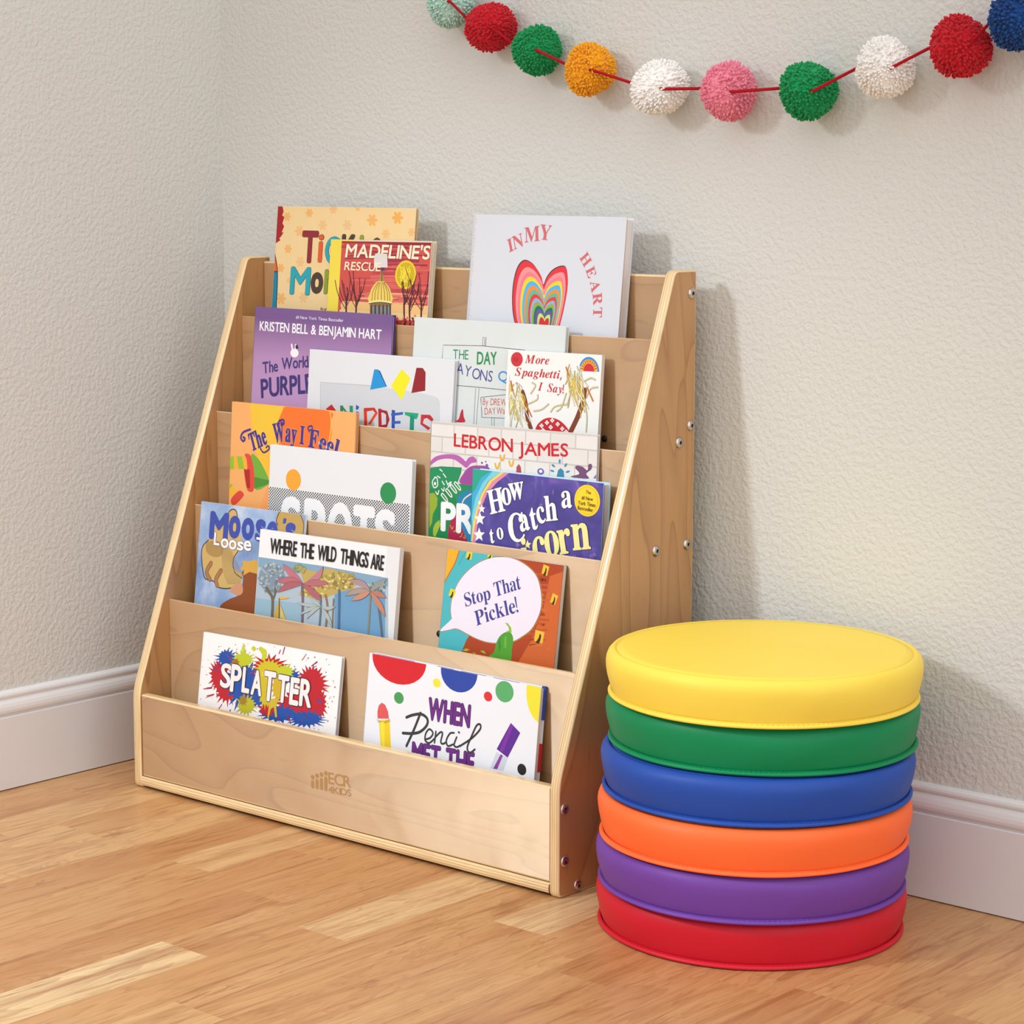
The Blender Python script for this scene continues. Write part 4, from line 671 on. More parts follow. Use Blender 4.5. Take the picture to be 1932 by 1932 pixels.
["C","F2EEE8",3.8,[779,974,16,12],8],
["C","F2EEE8",3.8,[798,955,16,12],8],
["C","F2EEE8",3.8,[1015,978,15,12],8],
["C","F2EEE8",3.8,[995,998,15,12],8],
["C","F2EEE8",3.8,[974,981,15,12],8],
["C","F2EEE8",3.8,[993,962,15,12],8],
["C","F2EEE8",3.8,[693,1020,16,12],8],
["C","F2EEE8",3.8,[674,1040,16,12],8],
["C","F2EEE8",3.8,[652,1023,16,12],8],
["C","F2EEE8",3.8,[671,1004,16,12],8],
["C","F2EEE8",3.8,[1081,1014,15,12],8],
["C","F2EEE8",3.8,[1062,1033,15,12],8],
["C","F2EEE8",3.8,[1040,1016,15,12],8],
["C","F2EEE8",3.8,[1060,997,15,12],8]],
"feel":[
["P","E88038",1,0,[1314,-72,1700,20,2028,15,2068,325,1977,827,789,1096,567,604]],
["P","F0B838",1,0,[376,5,979,9,1088,228,1008,570,878,919,816,1144,575,774,430,359]],
["P","E87028",1.2,1,[1089,10,2005,13,2036,162,1962,531,1492,600,1054,533,993,285]],
["L","F0C040",1.2,1,1.47,[2017,12,2050,211,2005,461,1942,599]],
["P","E8BC38",1.2,0,[376,5,1089,10,966,237,659,461,509,438]],
["P","90B830",2,0,[-13,803,75,793,89,976,-4,992]],
["P","F0A838",2,0,[75,793,138,784,189,967,89,977]],
["P","90B830",2,0,[138,784,251,782,305,959,189,967]],
["P","F0A838",2,0,[251,782,326,780,385,960,305,959]],
["P","70A838",2,1,[437,759,575,774,705,899,832,1075,820,1136,535,1224]],
["P","4A8A30",2,0,[489,1053,832,1079,820,1136,535,1224]],
["P","D84838",2,1,[305,752,361,732,438,767,509,949,525,1170,512,1256,450,1279,373,1235,297,967,365,970,353,825]],
["P","A82820",2,0,[305,966,422,957,443,1228,373,1226]],
["P","F0B038",2,0,[-4,1164,123,1257,252,1314,131,1428,5,1345]],
["P","90B830",2,0,[6,1198,70,1210,10,1284]],
["P","D84838",2,1,[54,1409,212,1283,310,1317,292,1370,134,1497,58,1487]],
["P","F0A060",2,0,[704,1376,793,1180,889,1138,912,1594,617,1623]],
["T","F0C8A0",2.5,"Sb2","The",255,[457,689,617,621,776,551],0,0,0.05,0.35],
["T","46307E",3,"Sb2","The",255,[457,689,617,621,776,551],0,0,0.05,0],
["T","F0C8A0",2.5,"Sb2","Way",269,[921,540,1113,499,1358,507],0,0,0.03,0.35],
["T","46307E",3,"Sb2","Way",269,[921,540,1113,499,1358,507],0,0,0.03,0],
["T","F0C8A0",2.5,"Sb2","I",250,[1434,505,1516,508],0,0,0.08,0.35],
["T","46307E",3,"Sb2","I",250,[1434,505,1516,508],0,0,0.08,0],
["T","F0C8A0",2.5,"Sb2","Feel",249,[1608,533,1798,552,1988,595,2178,646],0,0,0.04,0.35],
["T","46307E",3,"Sb2","Feel",249,[1608,533,1798,552,1988,595,2178,646],0,0,0.04,0],
["L","46307E",3.3,1,3.26,[406,378,259,431,212,511,265,559,301,522,262,499]],
["L","46307E",3.3,1,2.6,[630,633,695,688,767,665,819,619,788,587,753,615]],
["L","46307E",3.3,1,3.01,[969,287,1002,217,1086,195,1101,244,1053,273,1044,231]],
["L","46307E",3.3,1,2.33,[1621,324,1594,268,1664,238,1678,287,1631,298]],
["C","F4F0F0",3.5,[1853,470,37,33],28],
["C","F4F0F0",3.5,[2003,514,37,33],28],
["C","3A70B0",3.7,[1858,473,21,20],28],
["C","3A70B0",3.7,[2006,518,21,20],28]],
"spots":[
["C","E8A030",2,[494,464,152,150],28],
["C","2A8A50",2,[2350,484,150,146],28],
["DOTS","1A1A1C",1,[-14,614,2780,1441],[48,21,13]],
["G","E6E7E9",1.6,"B5","S",[262,699,670,1492],0,0],
["G","E6E7E9",1.6,"B5","P",[731,696,1165,1474],0,0],
["G","E6E7E9",1.6,"B5","O",[1203,691,1697,1469],0,0],
["G","E6E7E9",1.6,"B5","T",[1700,697,2117,1467],0,0],
["G","E6E7E9",1.6,"B5","S",[2120,707,2519,1454],0,0]],
"promise":[
["P","C8C4BE",1,0,[10,-1,918,0,2865,0,2866,22,919,34,7,35]],
["T","C4202C",1,"B3","LEBRON",168,[421,308,767,314,1450,315],2,0,0.08,0],
["T","C4202C",1,"B3","JAMES",161,[1559,337,1920,326,2380,304],2,0,0.08,0],
["P","1E8A58",1.5,0,[-31,634,198,593,572,581,564,650,497,802,784,794,817,1688,-55,1775]],
["P","188048",1.8,0,[-43,915,333,869,505,1024,610,1631,-58,1697]],
["P","B060A8",2,1,[5,597,7,538,110,465,297,424,483,423,588,465,640,494,690,442,771,421,829,462,824,493,733,515,654,579,570,543,444,490,299,483,154,512,51,566]],
["P","9A4A98",2,1,[559,797,615,646,714,562,856,533,1059,552,1067,763]],
["P","90A830",2,0,[2,974,85,959,151,1023,144,1132,74,1247,58,1373,18,1440]],
["P","A0B838",2,0,[121,1368,192,1314,216,1375,127,1554,84,1527,85,1433]],
["P","A8204A",2,1,[358,1555,372,1376,451,1245,552,1174,800,1229,817,1688,364,1733]],
["P","2080B0",2,1,[507,1086,524,976,624,899,787,862,871,932,813,1580,622,1414]],
["L","E8D8B8",2.3,1,1.96,[580,1110,628,998,748,919]],
["L","E8E8E4",2.3,1,1.58,[332,823,393,787,333,869]],
["L","E8E8E4",2.3,1,1.58,[99,748,49,814,83,889,145,853,131,761,89,749]],
["L","E8E8E4",2.3,1,1.58,[179,634,222,658]],
["L","E8E8E4",2.3,1,1.58,[244,690,291,733]],
["L","E8E8E4",2.3,1,1.58,[140,729,187,749]],
["L","E8E8E4",2.3,1,1.59,[116,941,149,977,172,921]],
["L","E8E8E4",2.3,1,1.58,[219,893,256,921,267,874]],
["L","E8E8E4",2.3,1,1.58,[299,779,332,835]],
["L","E8E8E4",2.3,1,1.58,[226,792,266,836]],
["C","E8E8E4",2.3,[98,834,21,22],28],
["L","E8E8E4",2.3,1,1.58,[216,979,302,1049,334,1054,318,1017,240,954,216,979]],
["L","E8E8E4",2.3,1,1.58,[293,911,379,981,410,986,395,949,317,885,293,911]],
["L","E8E8E4",2.3,1,1.58,[374,850,460,920,491,925,475,888,398,825,374,850]],
["L","E8E8E4",2.3,1,1.57,[445,806,531,876,562,881,546,844,469,781,445,806]],
["L","D8A040",2.3,1,1.18,[393,1368,426,1417,445,1384]],
["L","D8A040",2.3,1,1.18,[454,1445,485,1442,500,1407]],
["L","D8A040",2.3,1,1.18,[511,1414,544,1468,555,1430]],
["L","D8A040",2.3,1,1.18,[572,1508,603,1493,609,1452]],
["L","D8A040",2.3,1,1.18,[630,1506,661,1518,664,1475]],
["T","ECEDEF",2.6,"B6","PROMISE",359,[239,1442,808,1435,2253,1417],0,0,0.08,0],
["L","E0A838",2,1,2.89,[1241,375,1263,427,1295,425,1313,364]],
["L","E0A838",2,1,2.9,[1157,487,1179,539,1211,537,1229,475]],
["L","E0A838",2,1,2.88,[1399,439,1421,491,1452,489,1470,427]],
["P","A84850",2,0,[1525,576,1526,501,1564,461,1599,496,1613,570]],
["C","7060A8",2,[1938,530,58,42],28],
["C","E6E4E2",2.2,[1938,527,27,21],28],
["P","3080A0",2,0,[2206,576,2226,493,2272,460,2321,493,2334,573]],
["P","3A88A8",2,0,[2157,429,2164,433,2170,438,2174,443,2177,448,2177,452,2175,456,2172,458,2166,459,2159,459,2152,457,2144,454,2136,451,2129,446,2123,441,2119,436,2117,431,2116,427,2118,424,2122,421,2127,420,2134,421,2142,422,2150,425]],
["P","3A88A8",2,0,[2136,495,2144,497,2152,500,2158,503,2163,507,2165,511,2165,515,2162,518,2157,520,2151,522,2143,522,2134,522,2125,521,2116,518,2108,515,2102,512,2098,508,2095,504,2096,501,2098,498,2103,495,2110,494,2118,493,2126,493]],
["C","3A88A8",2,[2249,376,17,28],28],
["P","3A88A8",2,0,[2365,423,2360,429,2355,435,2349,439,2343,442,2338,443,2333,443,2330,440,2328,436,2328,431,2329,425,2331,418,2335,412,2340,405,2346,400,2352,395,2358,392,2363,391,2367,392,2371,394,2373,398,2373,403,2372,409,2369,416]],
["P","3A88A8",2,0,[2394,510,2385,513,2377,515,2369,515,2362,515,2357,513,2354,510,2354,507,2356,503,2360,498,2366,494,2373,490,2381,486,2390,484,2399,482,2407,481,2414,482,2418,483,2421,486,2422,490,2420,494,2416,498,2410,503,2403,507]],
["P","70486E",2,1,[2438,558,2578,510,2509,442,2536,408,2630,418,2707,456,2722,382,2774,375,2771,437,2690,501,2730,560]],
["C","5A5090",2,[926,493,16,15],28],
["C","6A58A0",2,[1014,522,24,23],28],
["C","5A5090",2,[992,473,12,11],28],
["P","7A60B0",2,0,[2804,551,2857,488,2878,545]]],
"catch":[
["P","40A8D0",1,0,[-73,-12,489,-6,275,118,142,280,70,484,29,716,11,993,-30,997]],
["P","28A088",1,0,[-73,-12,330,0,154,98,60,257,-17,355,-57,359]],
["P","78C8D8",1.2,0,[350,-2,499,-4,276,140,163,309,82,529,30,731,6,642,65,378,177,171]],
["P","E8D058",1.4,0,[499,-4,549,-2,336,142,204,313,112,526,54,805,35,982,15,946,30,731,82,529,164,316,286,139]],
["P","D888A8",1.4,0,[549,-2,628,1,436,134,263,300,171,490,118,647,91,969,35,982,54,805,112,526,204,313,336,142]],
["P","F0EEE8",2,0,[146,549,175,607,244,605,193,652,212,714,152,685,94,726,107,661,53,624,122,613]],
["P","F0EEE8",2,0,[143,758,173,819,245,816,192,865,212,930,149,900,89,943,103,875,46,836,118,824]],
["P","F0EEE8",2,0,[178,451,196,489,240,487,208,517,220,557,181,538,145,564,153,523,118,499,162,492]],
["P","F0EEE8",2,0,[137,402,146,421,169,420,152,435,158,455,139,446,121,458,125,438,107,426,129,422]],
["P","EFE6A0",2,0,[979,835,999,874,1044,872,1011,904,1023,945,984,926,946,954,955,910,919,885,964,878]],
["R","2C2858",2.3,"Sb1","H",[463,530],16,307,0.8,0.8],
["R","F2F1EE",2.5,"Sb1","H",[463,530],16,307,0,0.8],
["R","2C2858",2.3,"Sb1","o",[623,410],14,306,0.8,0.8],
["R","F2F1EE",2.5,"Sb1","o",[623,410],14,306,0,0.8],
["R","2C2858",2.3,"Sb1","w",[790,327],12,312,0.8,0.8],
["R","F2F1EE",2.5,"Sb1","w",[790,327],12,312,0,0.8],
["R","2C2858",2.3,"Sb1","t",[392,938],12,196,0.8,0.8],
["R","F2F1EE",2.5,"Sb1","t",[392,938],12,196,0,0.8],
["R","2C2858",2.3,"Sb1","o",[528,871],12,210,0.8,0.8],
["R","F2F1EE",2.5,"Sb1","o",[528,871],12,210,0,0.8],
["R","2C2858",2.3,"Sb1","C",[815,871],10,358,0.8,0.8],
["R","F2F1EE",2.5,"Sb1","C",[815,871],10,358,0,0.8],
["R","2C2858",2.3,"Sb1","a",[945,716],18,297,0.8,0.8],
["R","F2F1EE",2.5,"Sb1","a",[945,716],18,297,0,0.8],
["R","2C2858",2.3,"Sb1","t",[1108,684],16,296,0.8,0.8],
["R","F2F1EE",2.5,"Sb1","t",[1108,684],16,296,0,0.8],
["R","2C2858",2.3,"Sb1","c",[1220,591],16,295,0.8,0.8],
["R","F2F1EE",2.5,"Sb1","c",[1220,591],16,295,0,0.8],
["R","2C2858",2.3,"Sb1","h",[1381,546],10,316,0.8,0.8],
["R","F2F1EE",2.5,"Sb1","h",[1381,546],10,316,0,0.8],
["R","2C2858",2.3,"Sb1","a",[1619,357],8,299,0.8,0.8],
["R","F2F1EE",2.5,"Sb1","a",[1619,357],8,299,0,0.8],
["R","2C2858",2.3,"Sb1","c",[1214,1082],12,444,0.8,0.8],
["R","EEE59A",2.5,"Sb1","c",[1214,1082],12,444,0,0.8],
["R","2C2858",2.3,"Sb1","o",[1421,986],12,441,0.8,0.8],
["R","EEE59A",2.5,"Sb1","o",[1421,986],12,441,0,0.8],
["R","2C2858",2.3,"Sb1","r",[1637,940],14,439,0.8,0.8],
["R","EEE59A",2.5,"Sb1","r",[1637,940],14,439,0,0.8],
["R","2C2858",2.3,"Sb1","n",[1888,862],10,466,0.8,0.8],
["R","EEE59A",2.5,"Sb1","n",[1888,862],10,466,0,0.8],
["R","2C2858",2.3,"Sb1","i",[987,1204],12,387,0.8,0.8],
["R","EEE59A",2.5,"Sb1","i",[987,1204],12,387,0,0.8],
["C","F0D020",2,[1938,241,207,200],28],
["C","F4B820",2.2,[1938,241,177,177],28],
["C","F5D032",2.3,[1938,241,170,170],28],
["T","5A4A20",2.5,"B2","The",38,[1915,149,1997,156],0,0,0.08,0],
["T","5A4A20",2.5,"B2","#1 New",44,[1851,230,2034,237],0,0,0.08,0],
["T","5A4A20",2.5,"B2","York Times",49,[1799,301,2078,311],0,0,0.08,0],
["T","5A4A20",2.5,"B2","Bestseller",47,[1794,364,2041,375],0,0,0.08,0]],
"moose":[
["P","C8A868",1,1,[586,211,594,112,674,55,755,80,792,183,853,390,943,505,855,656,741,810,804,910,966,963,931,1127,729,1189,492,1194,376,1100,201,1084,194,1012,131,929,90,663,211,543,369,276,499,255]],
["L","4A4034",1,1,1.81,[586,211,594,112,674,55,755,80,792,183]],
["L","4A4034",1,1,1.82,[211,543,101,644,80,772,120,948,190,1103,379,1127,466,1197,678,1200,931,1127]],
["L","4A4034",1,1,1.57,[934,541,853,638,763,772,808,945,971,1016]],
["P","A88850",1.3,1,[175,583,397,542,507,585,522,726,369,778,190,725]],
["L","8A6038",1.3,1,7.73,[299,875,220,1009,298,1109]],
["L","A87848",1.5,1,4.54,[299,875,220,1009,298,1109]],
["L","8A6038",1.3,1,7.69,[520,959,429,1094,464,1180]],
["L","A87848",1.5,1,4.53,[520,959,429,1094,464,1180]],
["L","8A7048",1.3,1,0.68,[477,552,526,761,574,971,697,1135]],
["L","8A7048",1.3,1,0.68,[497,561,544,759,603,967,715,1133]],
["L","8A7048",1.3,1,0.68,[516,569,562,758,632,964,733,1131]],
["L","8A7048",1.3,1,0.68,[535,578,581,756,660,961,751,1129]],
["L","8A7048",1.3,1,0.68,[555,587,599,754,689,958,769,1127]],
["L","8A7048",1.3,1,0.68,[574,596,617,752,717,955,788,1125]],
["L","8A7048",1.3,1,0.68,[593,604,635,750,746,952,806,1123]],
["L","8A7048",1.3,1,0.68,[613,613,653,748,774,949,824,1121]],
["L","8A7048",1.3,1,0.68,[632,622,671,746,802,946,842,1119]],
["L","8A7048",1.3,1,0.68,[651,631,690,744,831,942,860,1117]],
["L","8A7048",1.3,1,0.68,[671,639,708,742,859,939,878,1115]],
["L","8A7048",1.3,1,0.68,[690,648,726,740,887,936,896,1113]],
["L","8A7048",1.3,1,0.68,[709,657,744,738,916,933,914,1111]],
["L","8A7048",1.3,1,0.68,[728,665,762,737,944,930,932,1109]],
["P","B89858",1,1,[1643,-2,2067,2,2132,264,1800,418,1600,194]],
["L","4A4034",1,1,1.55,[1643,-2,1593,125,1625,191]],
["L","4A4034",1,1,1.31,[2067,2,2142,125,2144,262]],
["P","8A4A24",1,1,[550,1483,745,1344,944,1249,999,1030,962,928,1112,876,1315,854,1544,1583,530,1799]],
["P","D0A048",1.3,0,[907,899,976,820,945,770,1100,763,1199,726,1304,750,1322,924,1115,911,993,978,1009,887]],
["P","C89070",1.3,1,[732,1221,852,1118,980,1103,1006,1224,894,1273]],
["G","3C4CA0",2,"B7","M",[211,117,614,529],0,0],
["G","3C4CA0",2,"B6","o",[616,141,869,474],0,0],
["G","3C4CA0",2,"B6","o",[892,145,1153,469],0,0],
["G","3C4CA0",2,"B6","s",[1176,141,1393,469],0,0],
["G","3C4CA0",2,"B6","e",[1411,147,1636,462],0,0],
["G","3C4CA0",2,"B6","s",[1787,132,1999,442],0,0],
["P","3C4CA0",2,0,[1735,85,1795,85,1784,150,1728,164]],
["G","38407E",2.1,"B4","L",[328,419,451,605],0,0.7],
["G","EEEAE4",2.6,"B4","L",[328,419,451,605],0,0],
["G","38407E",2.1,"B4","o",[479,487,643,628],0,0.7],
["G","EEEAE4",2.6,"B4","o",[479,487,643,628],0,0],
["G","38407E",2.1,"B4","o",[650,491,813,632],0,0.7],
["G","EEEAE4",2.6,"B4","o",[650,491,813,632],0,0],
["G","38407E",2.1,"B4","s",[825,496,962,630],0,0.7],
["G","EEEAE4",2.6,"B4","s",[825,496,962,630],0,0],
["G","38407E",2.1,"B4","e",[961,469,1122,618],0,0.7],
["G","EEEAE4",2.6,"B4","e",[961,469,1122,618],0,0],
["G","38407E",2.1,"B4","T",[1214,402,1403,586],0,0.7],
["G","EEEAE4",2.6,"B4","T",[1214,402,1403,586],0,0]],
"wild":[
["P","DCDCDC",1,0,[2477,-223,3241,-223,3241,2495,2477,2495]],
["P","A8B8C4",1.1,0,[1,397,1302,388,2540,419,2660,1585,-29,1950]],
["P","7FA0B8",1.1,0,[1,397,1302,388,2540,419,2552,534,1317,536,3,540]],
["P","90B0C0",1.2,0,[-2,979,971,953,1024,1463,18,1416]],
["P","6A98BC",1.2,0,[1545,647,2502,606,2578,1346,1621,1386]],
["T","221E1C",3,"B3","WHERE",204,[233,315,762,312],0,0,0.05,0],
["T","221E1C",3,"B3","THE",201,[839,317,1105,311],0,0,0.05,0],
["T","221E1C",3,"B3","WILD",200,[1185,311,1539,308],0,0,0.05,0],
["T","221E1C",3,"B3","THINGS",198,[1625,313,2153,319],0,0,0.05,0],
["T","221E1C",3,"B3","ARE",195,[2207,321,2441,325],0,0,0.05,0],
["C","8090A0",1.4,[307,665,272,215],28],
["C","B0B8B0",1.408,[321,465,37,25],8],
["C","98A8B0",1.416,[324,558,34,18],8],
["C","6A8098",1.424,[213,741,36,24],8],
["C","7C90A4",1.432,[184,698,34,23],8],
["C","6A8098",1.44,[466,564,32,15],8],
["C","7C90A4",1.448,[90,706,29,15],8],
["C","A8A890",1.456,[427,702,24,22],8],
["C","7C90A4",1.464,[528,648,31,18],8],
["C","98A8B0",1.472,[199,751,36,24],8],
["C","7C90A4",1.48,[287,745,31,16],8],
["C","7C90A4",1.488,[466,562,24,16],8],
["C","A8A890",1.496,[189,538,36,15],8],
["C","B0B8B0",1.504,[305,578,31,23],8],
["C","6A8098",1.512,[272,522,32,23],8],
["C","6A8098",1.52,[412,697,35,22],8],
["C","B0B8B0",1.528,[197,525,29,20],8],
["C","B0B8B0",1.536,[374,558,23,16],8],
["C","6A8098",1.544,[331,535,36,22],8],
["C","B0B8B0",1.552,[255,750,30,16],8],
["C","7C90A4",1.56,[523,762,37,16],8],
["C","98A8B0",1.568,[192,650,25,25],8],
["C","A8A890",1.576,[298,834,33,22],8],
["C","A8A890",1.584,[434,664,35,18],8],
["C","6A8098",1.592,[326,611,29,15],8],
["C","6A8098",1.6,[179,523,38,14],8],
["C","B0B8B0",1.608,[472,636,20,20],8],
["C","98A8B0",1.616,[217,571,27,22],8],
["C","6A8098",1.624,[132,570,33,23],8],
["C","B0B8B0",1.632,[261,572,35,22],8],
["C","6A8098",1.64,[275,874,29,20],8],
["C","6A8098",1.648,[248,489,29,20],8],
["C","98A8B0",1.656,[212,599,26,23],8],
["C","6A8098",1.664,[380,640,32,21],8],
["C","98A8B0",1.672,[348,470,20,23],8],
["C","7C90A4",1.68,[257,598,35,25],8],
["C","98A8B0",1.688,[471,701,38,24],8],
["C","B0B8B0",1.696,[208,837,39,20],8],
["C","98A8B0",1.704,[300,542,38,20],8],
["C","B0B8B0",1.712,[93,695,26,24],8],
["C","7C90A4",1.72,[285,657,23,21],8],
["C","98A8B0",1.728,[324,871,35,17],8],
["C","6A8098",1.736,[194,538,24,19],8],
["C","A8A890",1.744,[358,795,22,15],8],
["C","A8A890",1.752,[234,844,34,27],8],
["C","A8A890",1.76,[474,742,22,20],8],
["C","7C90A4",1.768,[304,745,21,17],8],
["C","98A8B0",1.776,[479,807,25,26],8],
["C","6A8098",1.784,[553,691,27,15],8],
["C","6A8098",1.792,[390,523,34,24],8],
["C","6A8098",1.8,[454,653,22,23],8],
["C","B0B8B0",1.808,[187,586,36,17],8],
["C","7C90A4",1.816,[75,771,28,18],8],
["C","A8A890",1.824,[474,599,29,14],8],
["C","B0B8B0",1.832,[394,651,24,27],8],
["C","6A8098",1.84,[158,575,30,18],8],
["C","7C90A4",1.848,[338,690,31,19],8],
["C","B0B8B0",1.856,[478,610,24,18],8],
["C","6A8098",1.864,[187,682,29,14],8],
["C","B0B8B0",1.872,[532,741,30,27],8],
["C","6A8098",1.88,[117,757,38,22],8],
["C","B0B8B0",1.888,[475,689,22,18],8],
["C","6A8098",1.896,[198,505,23,19],8],
["C","6A8098",1.904,[492,522,30,25],8],
["C","A8A890",1.912,[210,705,29,25],8],
["C","A8A890",1.92,[252,872,32,18],8],
["C","98A8B0",1.928,[88,558,21,17],8],
["C","B0B8B0",1.936,[149,514,20,18],8],
["C","98A8B0",1.944,[253,743,27,19],8],
["C","98A8B0",1.952,[162,597,31,24],8],
["C","7C90A4",1.96,[348,645,21,16],8],
["C","B0B8B0",1.968,[273,485,37,22],8],
["C","A8A890",1.976,[520,779,23,15],8],
["C","98A8B0",1.984,[562,683,26,19],8],
["C","6A8098",1.992,[285,851,26,17],8],
["C","6A8098",2.0,[490,521,26,15],8],
["C","7C90A4",2.008,[47,697,26,22],8],
["C","98A8B0",2.016,[122,682,29,26],8],
["C","B0B8B0",2.024,[96,759,37,14],8],
["C","7C90A4",2.032,[353,504,27,16],8],
["C","A8A890",2.04,[526,664,33,24],8],
["C","B0B8B0",2.048,[431,490,26,19],8],
["C","B0B8B0",2.056,[175,499,24,27],8],
["C","A8A890",2.064,[404,801,25,25],8],
["C","98A8B0",2.072,[123,571,31,20],8],
["C","6A8098",2.08,[473,643,25,17],8],
["C","6A8098",2.088,[200,860,29,21],8],
["C","7C90A4",2.096,[222,584,35,15],8],
["C","B0B8B0",2.104,[449,731,21,18],8],
["C","7C90A4",2.112,[487,792,28,18],8],
["C","7C90A4",2.12,[303,505,36,27],8],
["C","98A8B0",2.128,[340,498,31,21],8],
["C","7C90A4",2.136,[384,706,26,15],8],
["C","7C90A4",2.144,[381,489,27,15],8],
["C","6A8098",2.152,[304,567,33,17],8],
["C","98A8B0",2.16,[510,644,31,27],8],
["C","6A8098",2.168,[357,838,29,20],8],
["C","6A8098",2.176,[389,706,31,26],8],
["C","98A8B0",2.184,[149,591,32,19],8],
["C","6A8098",2.192,[303,839,34,19],8],
["C","6A8098",2.2,[508,630,32,20],8],
["C","A8A890",2.208,[357,548,29,26],8],
["C","7C90A4",2.216,[395,638,38,23],8],
["C","B0B8B0",2.224,[290,637,28,15],8],
["C","6A8098",2.232,[210,853,39,18],8],
["C","7C90A4",2.24,[241,720,21,25],8],
["C","6A8098",2.248,[385,729,28,25],8],
["C","98A8B0",2.256,[168,791,39,16],8],
["C","A8A890",2.264,[500,531,24,23],8],
["C","98A8B0",2.272,[466,555,36,18],8],
["C","7C90A4",2.28,[463,765,23,22],8],
["P","B8A058",1.4,0,[821,453,1167,484,1400,408,1713,425,1980,497,1901,641,1670,701,1395,818,1155,845,862,845,939,647]],
["C","8A7A40",1.408,[1152,727,33,20],8],
["C","C8B468",1.416,[968,750,32,17],8],
["C","C8B468",1.424,[974,702,31,21],8],
["C","C8B468",1.432,[1175,689,28,25],8],
["C","A89048",1.44,[1245,641,30,24],8],
["C","C8B468",1.448,[1087,661,20,15],8],
["C","A89048",1.456,[1199,786,26,26],8],
["C","A89048",1.464,[1028,753,37,16],8],
["C","D8C888",1.472,[1226,817,30,13],8],
["C","D8C888",1.48,[1314,625,22,16],8],
["C","A89048",1.488,[977,723,22,25],8],
["C","C8B468",1.496,[1139,799,32,17],8],
["C","8A7A40",1.504,[1216,813,22,19],8],
["C","8A7A40",1.512,[1213,772,20,26],8],
["C","8A7A40",1.52,[1321,677,33,26],8],
["C","C8B468",1.528,[1349,637,28,17],8],
["C","D8C888",1.536,[1155,662,36,25],8],
["C","D8C888",1.544,[1191,839,33,16],8],
["C","8A7A40",1.552,[1195,765,31,16],8],
["C","C8B468",1.56,[994,643,24,19],8],
["C","C8B468",1.568,[1014,810,32,23],8],
["C","C8B468",1.576,[1009,709,38,24],8],
["C","C8B468",1.584,[968,768,30,17],8],
["C","A89048",1.592,[1042,664,38,26],8],
["C","C8B468",1.6,[1194,713,25,19],8],
["C","A89048",1.608,[976,836,21,17],8],
["C","C8B468",1.616,[1215,752,22,15],8],
["C","8A7A40",1.624,[1071,704,32,23],8],
["C","D8C888",1.632,[1133,808,24,26],8],
["C","C8B468",1.64,[1025,762,21,26],8],
["C","A89048",1.648,[991,827,24,15],8],
["C","D8C888",1.656,[1011,832,30,17],8],
["C","A89048",1.664,[1047,811,31,24],8],
["C","D8C888",1.672,[1054,646,21,25],8],
["C","D8C888",1.68,[1133,748,28,13],8],
["C","8A7A40",1.688,[1077,735,25,16],8],
["C","8A7A40",1.696,[1004,675,22,15],8],
["C","8A7A40",1.704,[1158,653,35,15],8],
["C","A89048",1.712,[1237,674,22,25],8],
["C","D8C888",1.72,[1105,681,28,19],8],
["C","C8B468",1.728,[1156,777,35,16],8],
["C","C8B468",1.736,[1181,630,33,26],8],
["C","D8C888",1.744,[1211,819,30,26],8],
["C","C8B468",1.752,[964,675,21,19],8],
["C","C8B468",1.76,[1110,684,32,19],8],
["C","A89048",1.768,[1096,775,33,23],8],
["C","8A7A40",1.776,[954,785,28,14],8],
["C","C8B468",1.784,[1308,803,36,15],8],
["C","D8C888",1.792,[1318,769,35,16],8],
["C","D8C888",1.8,[1356,655,27,20],8],
["C","8A7A40",1.808,[1008,794,23,13],8],
["C","C8B468",1.816,[1372,700,31,24],8],
["C","C8B468",1.824,[1015,838,27,21],8],
["C","D8C888",1.832,[1159,760,23,24],8],
["C","8A7A40",1.84,[1060,769,30,16],8],
["C","C8B468",1.848,[1280,657,37,17],8],
["C","8A7A40",1.856,[955,723,22,17],8],
["C","8A7A40",1.864,[1115,657,32,21],8],
["C","D8C888",1.872,[1006,817,21,22],8],
["C","A89048",1.88,[922,697,19,17],8],
["C","8A7A40",1.888,[1844,621,26,16],8],
["C","A89048",1.896,[1843,453,29,25],8],
["C","D8C888",1.904,[1866,520,30,24],8],
["C","D8C888",1.912,[1536,479,35,26],8],
["C","B0A060",1.92,[1510,510,25,25],8],
["C","C8B468",1.928,[1344,632,32,23],8],
["C","8A7A40",1.936,[1534,603,26,25],8],
["C","D8C888",1.944,[1786,639,20,13],8],
["C","C8B468",1.952,[1515,549,25,23],8],
["C","B0A060",1.96,[1331,615,30,18],8],
["C","8A7A40",1.968,[1870,466,31,14],8],
["C","B0A060",1.976,[1711,647,25,13],8],
["C","C8B468",1.984,[1686,635,22,15],8],
["C","8A7A40",1.992,[1590,447,34,25],8],
["C","A89048",2.0,[1689,535,21,25],8],
["C","A89048",2.008,[1871,447,29,22],8],
["C","B0A060",2.016,[1551,504,29,21],8],
["C","A89048",2.024,[1661,465,22,25],8],
["C","A89048",2.032,[1914,490,36,23],8],
["C","B0A060",2.04,[1358,515,28,25],8],
["C","A89048",2.048,[1375,562,19,22],8],
["C","D8C888",2.056,[1890,520,33,14],8],
["C","8A7A40",2.064,[1592,620,35,25],8],
["C","A89048",2.072,[1658,448,22,19],8],
["C","A89048",2.08,[1596,612,22,17],8],
["C","8A7A40",2.088,[1711,620,22,21],8],
["C","B0A060",2.096,[1545,492,26,19],8],
["C","B0A060",2.104,[1628,650,28,26],8],
["C","C8B468",2.112,[1434,590,33,15],8],
["C","A89048",2.12,[1355,523,31,25],8],
["C","D8C888",2.128,[1444,513,27,23],8],
["C","D8C888",2.136,[1459,584,30,18],8],
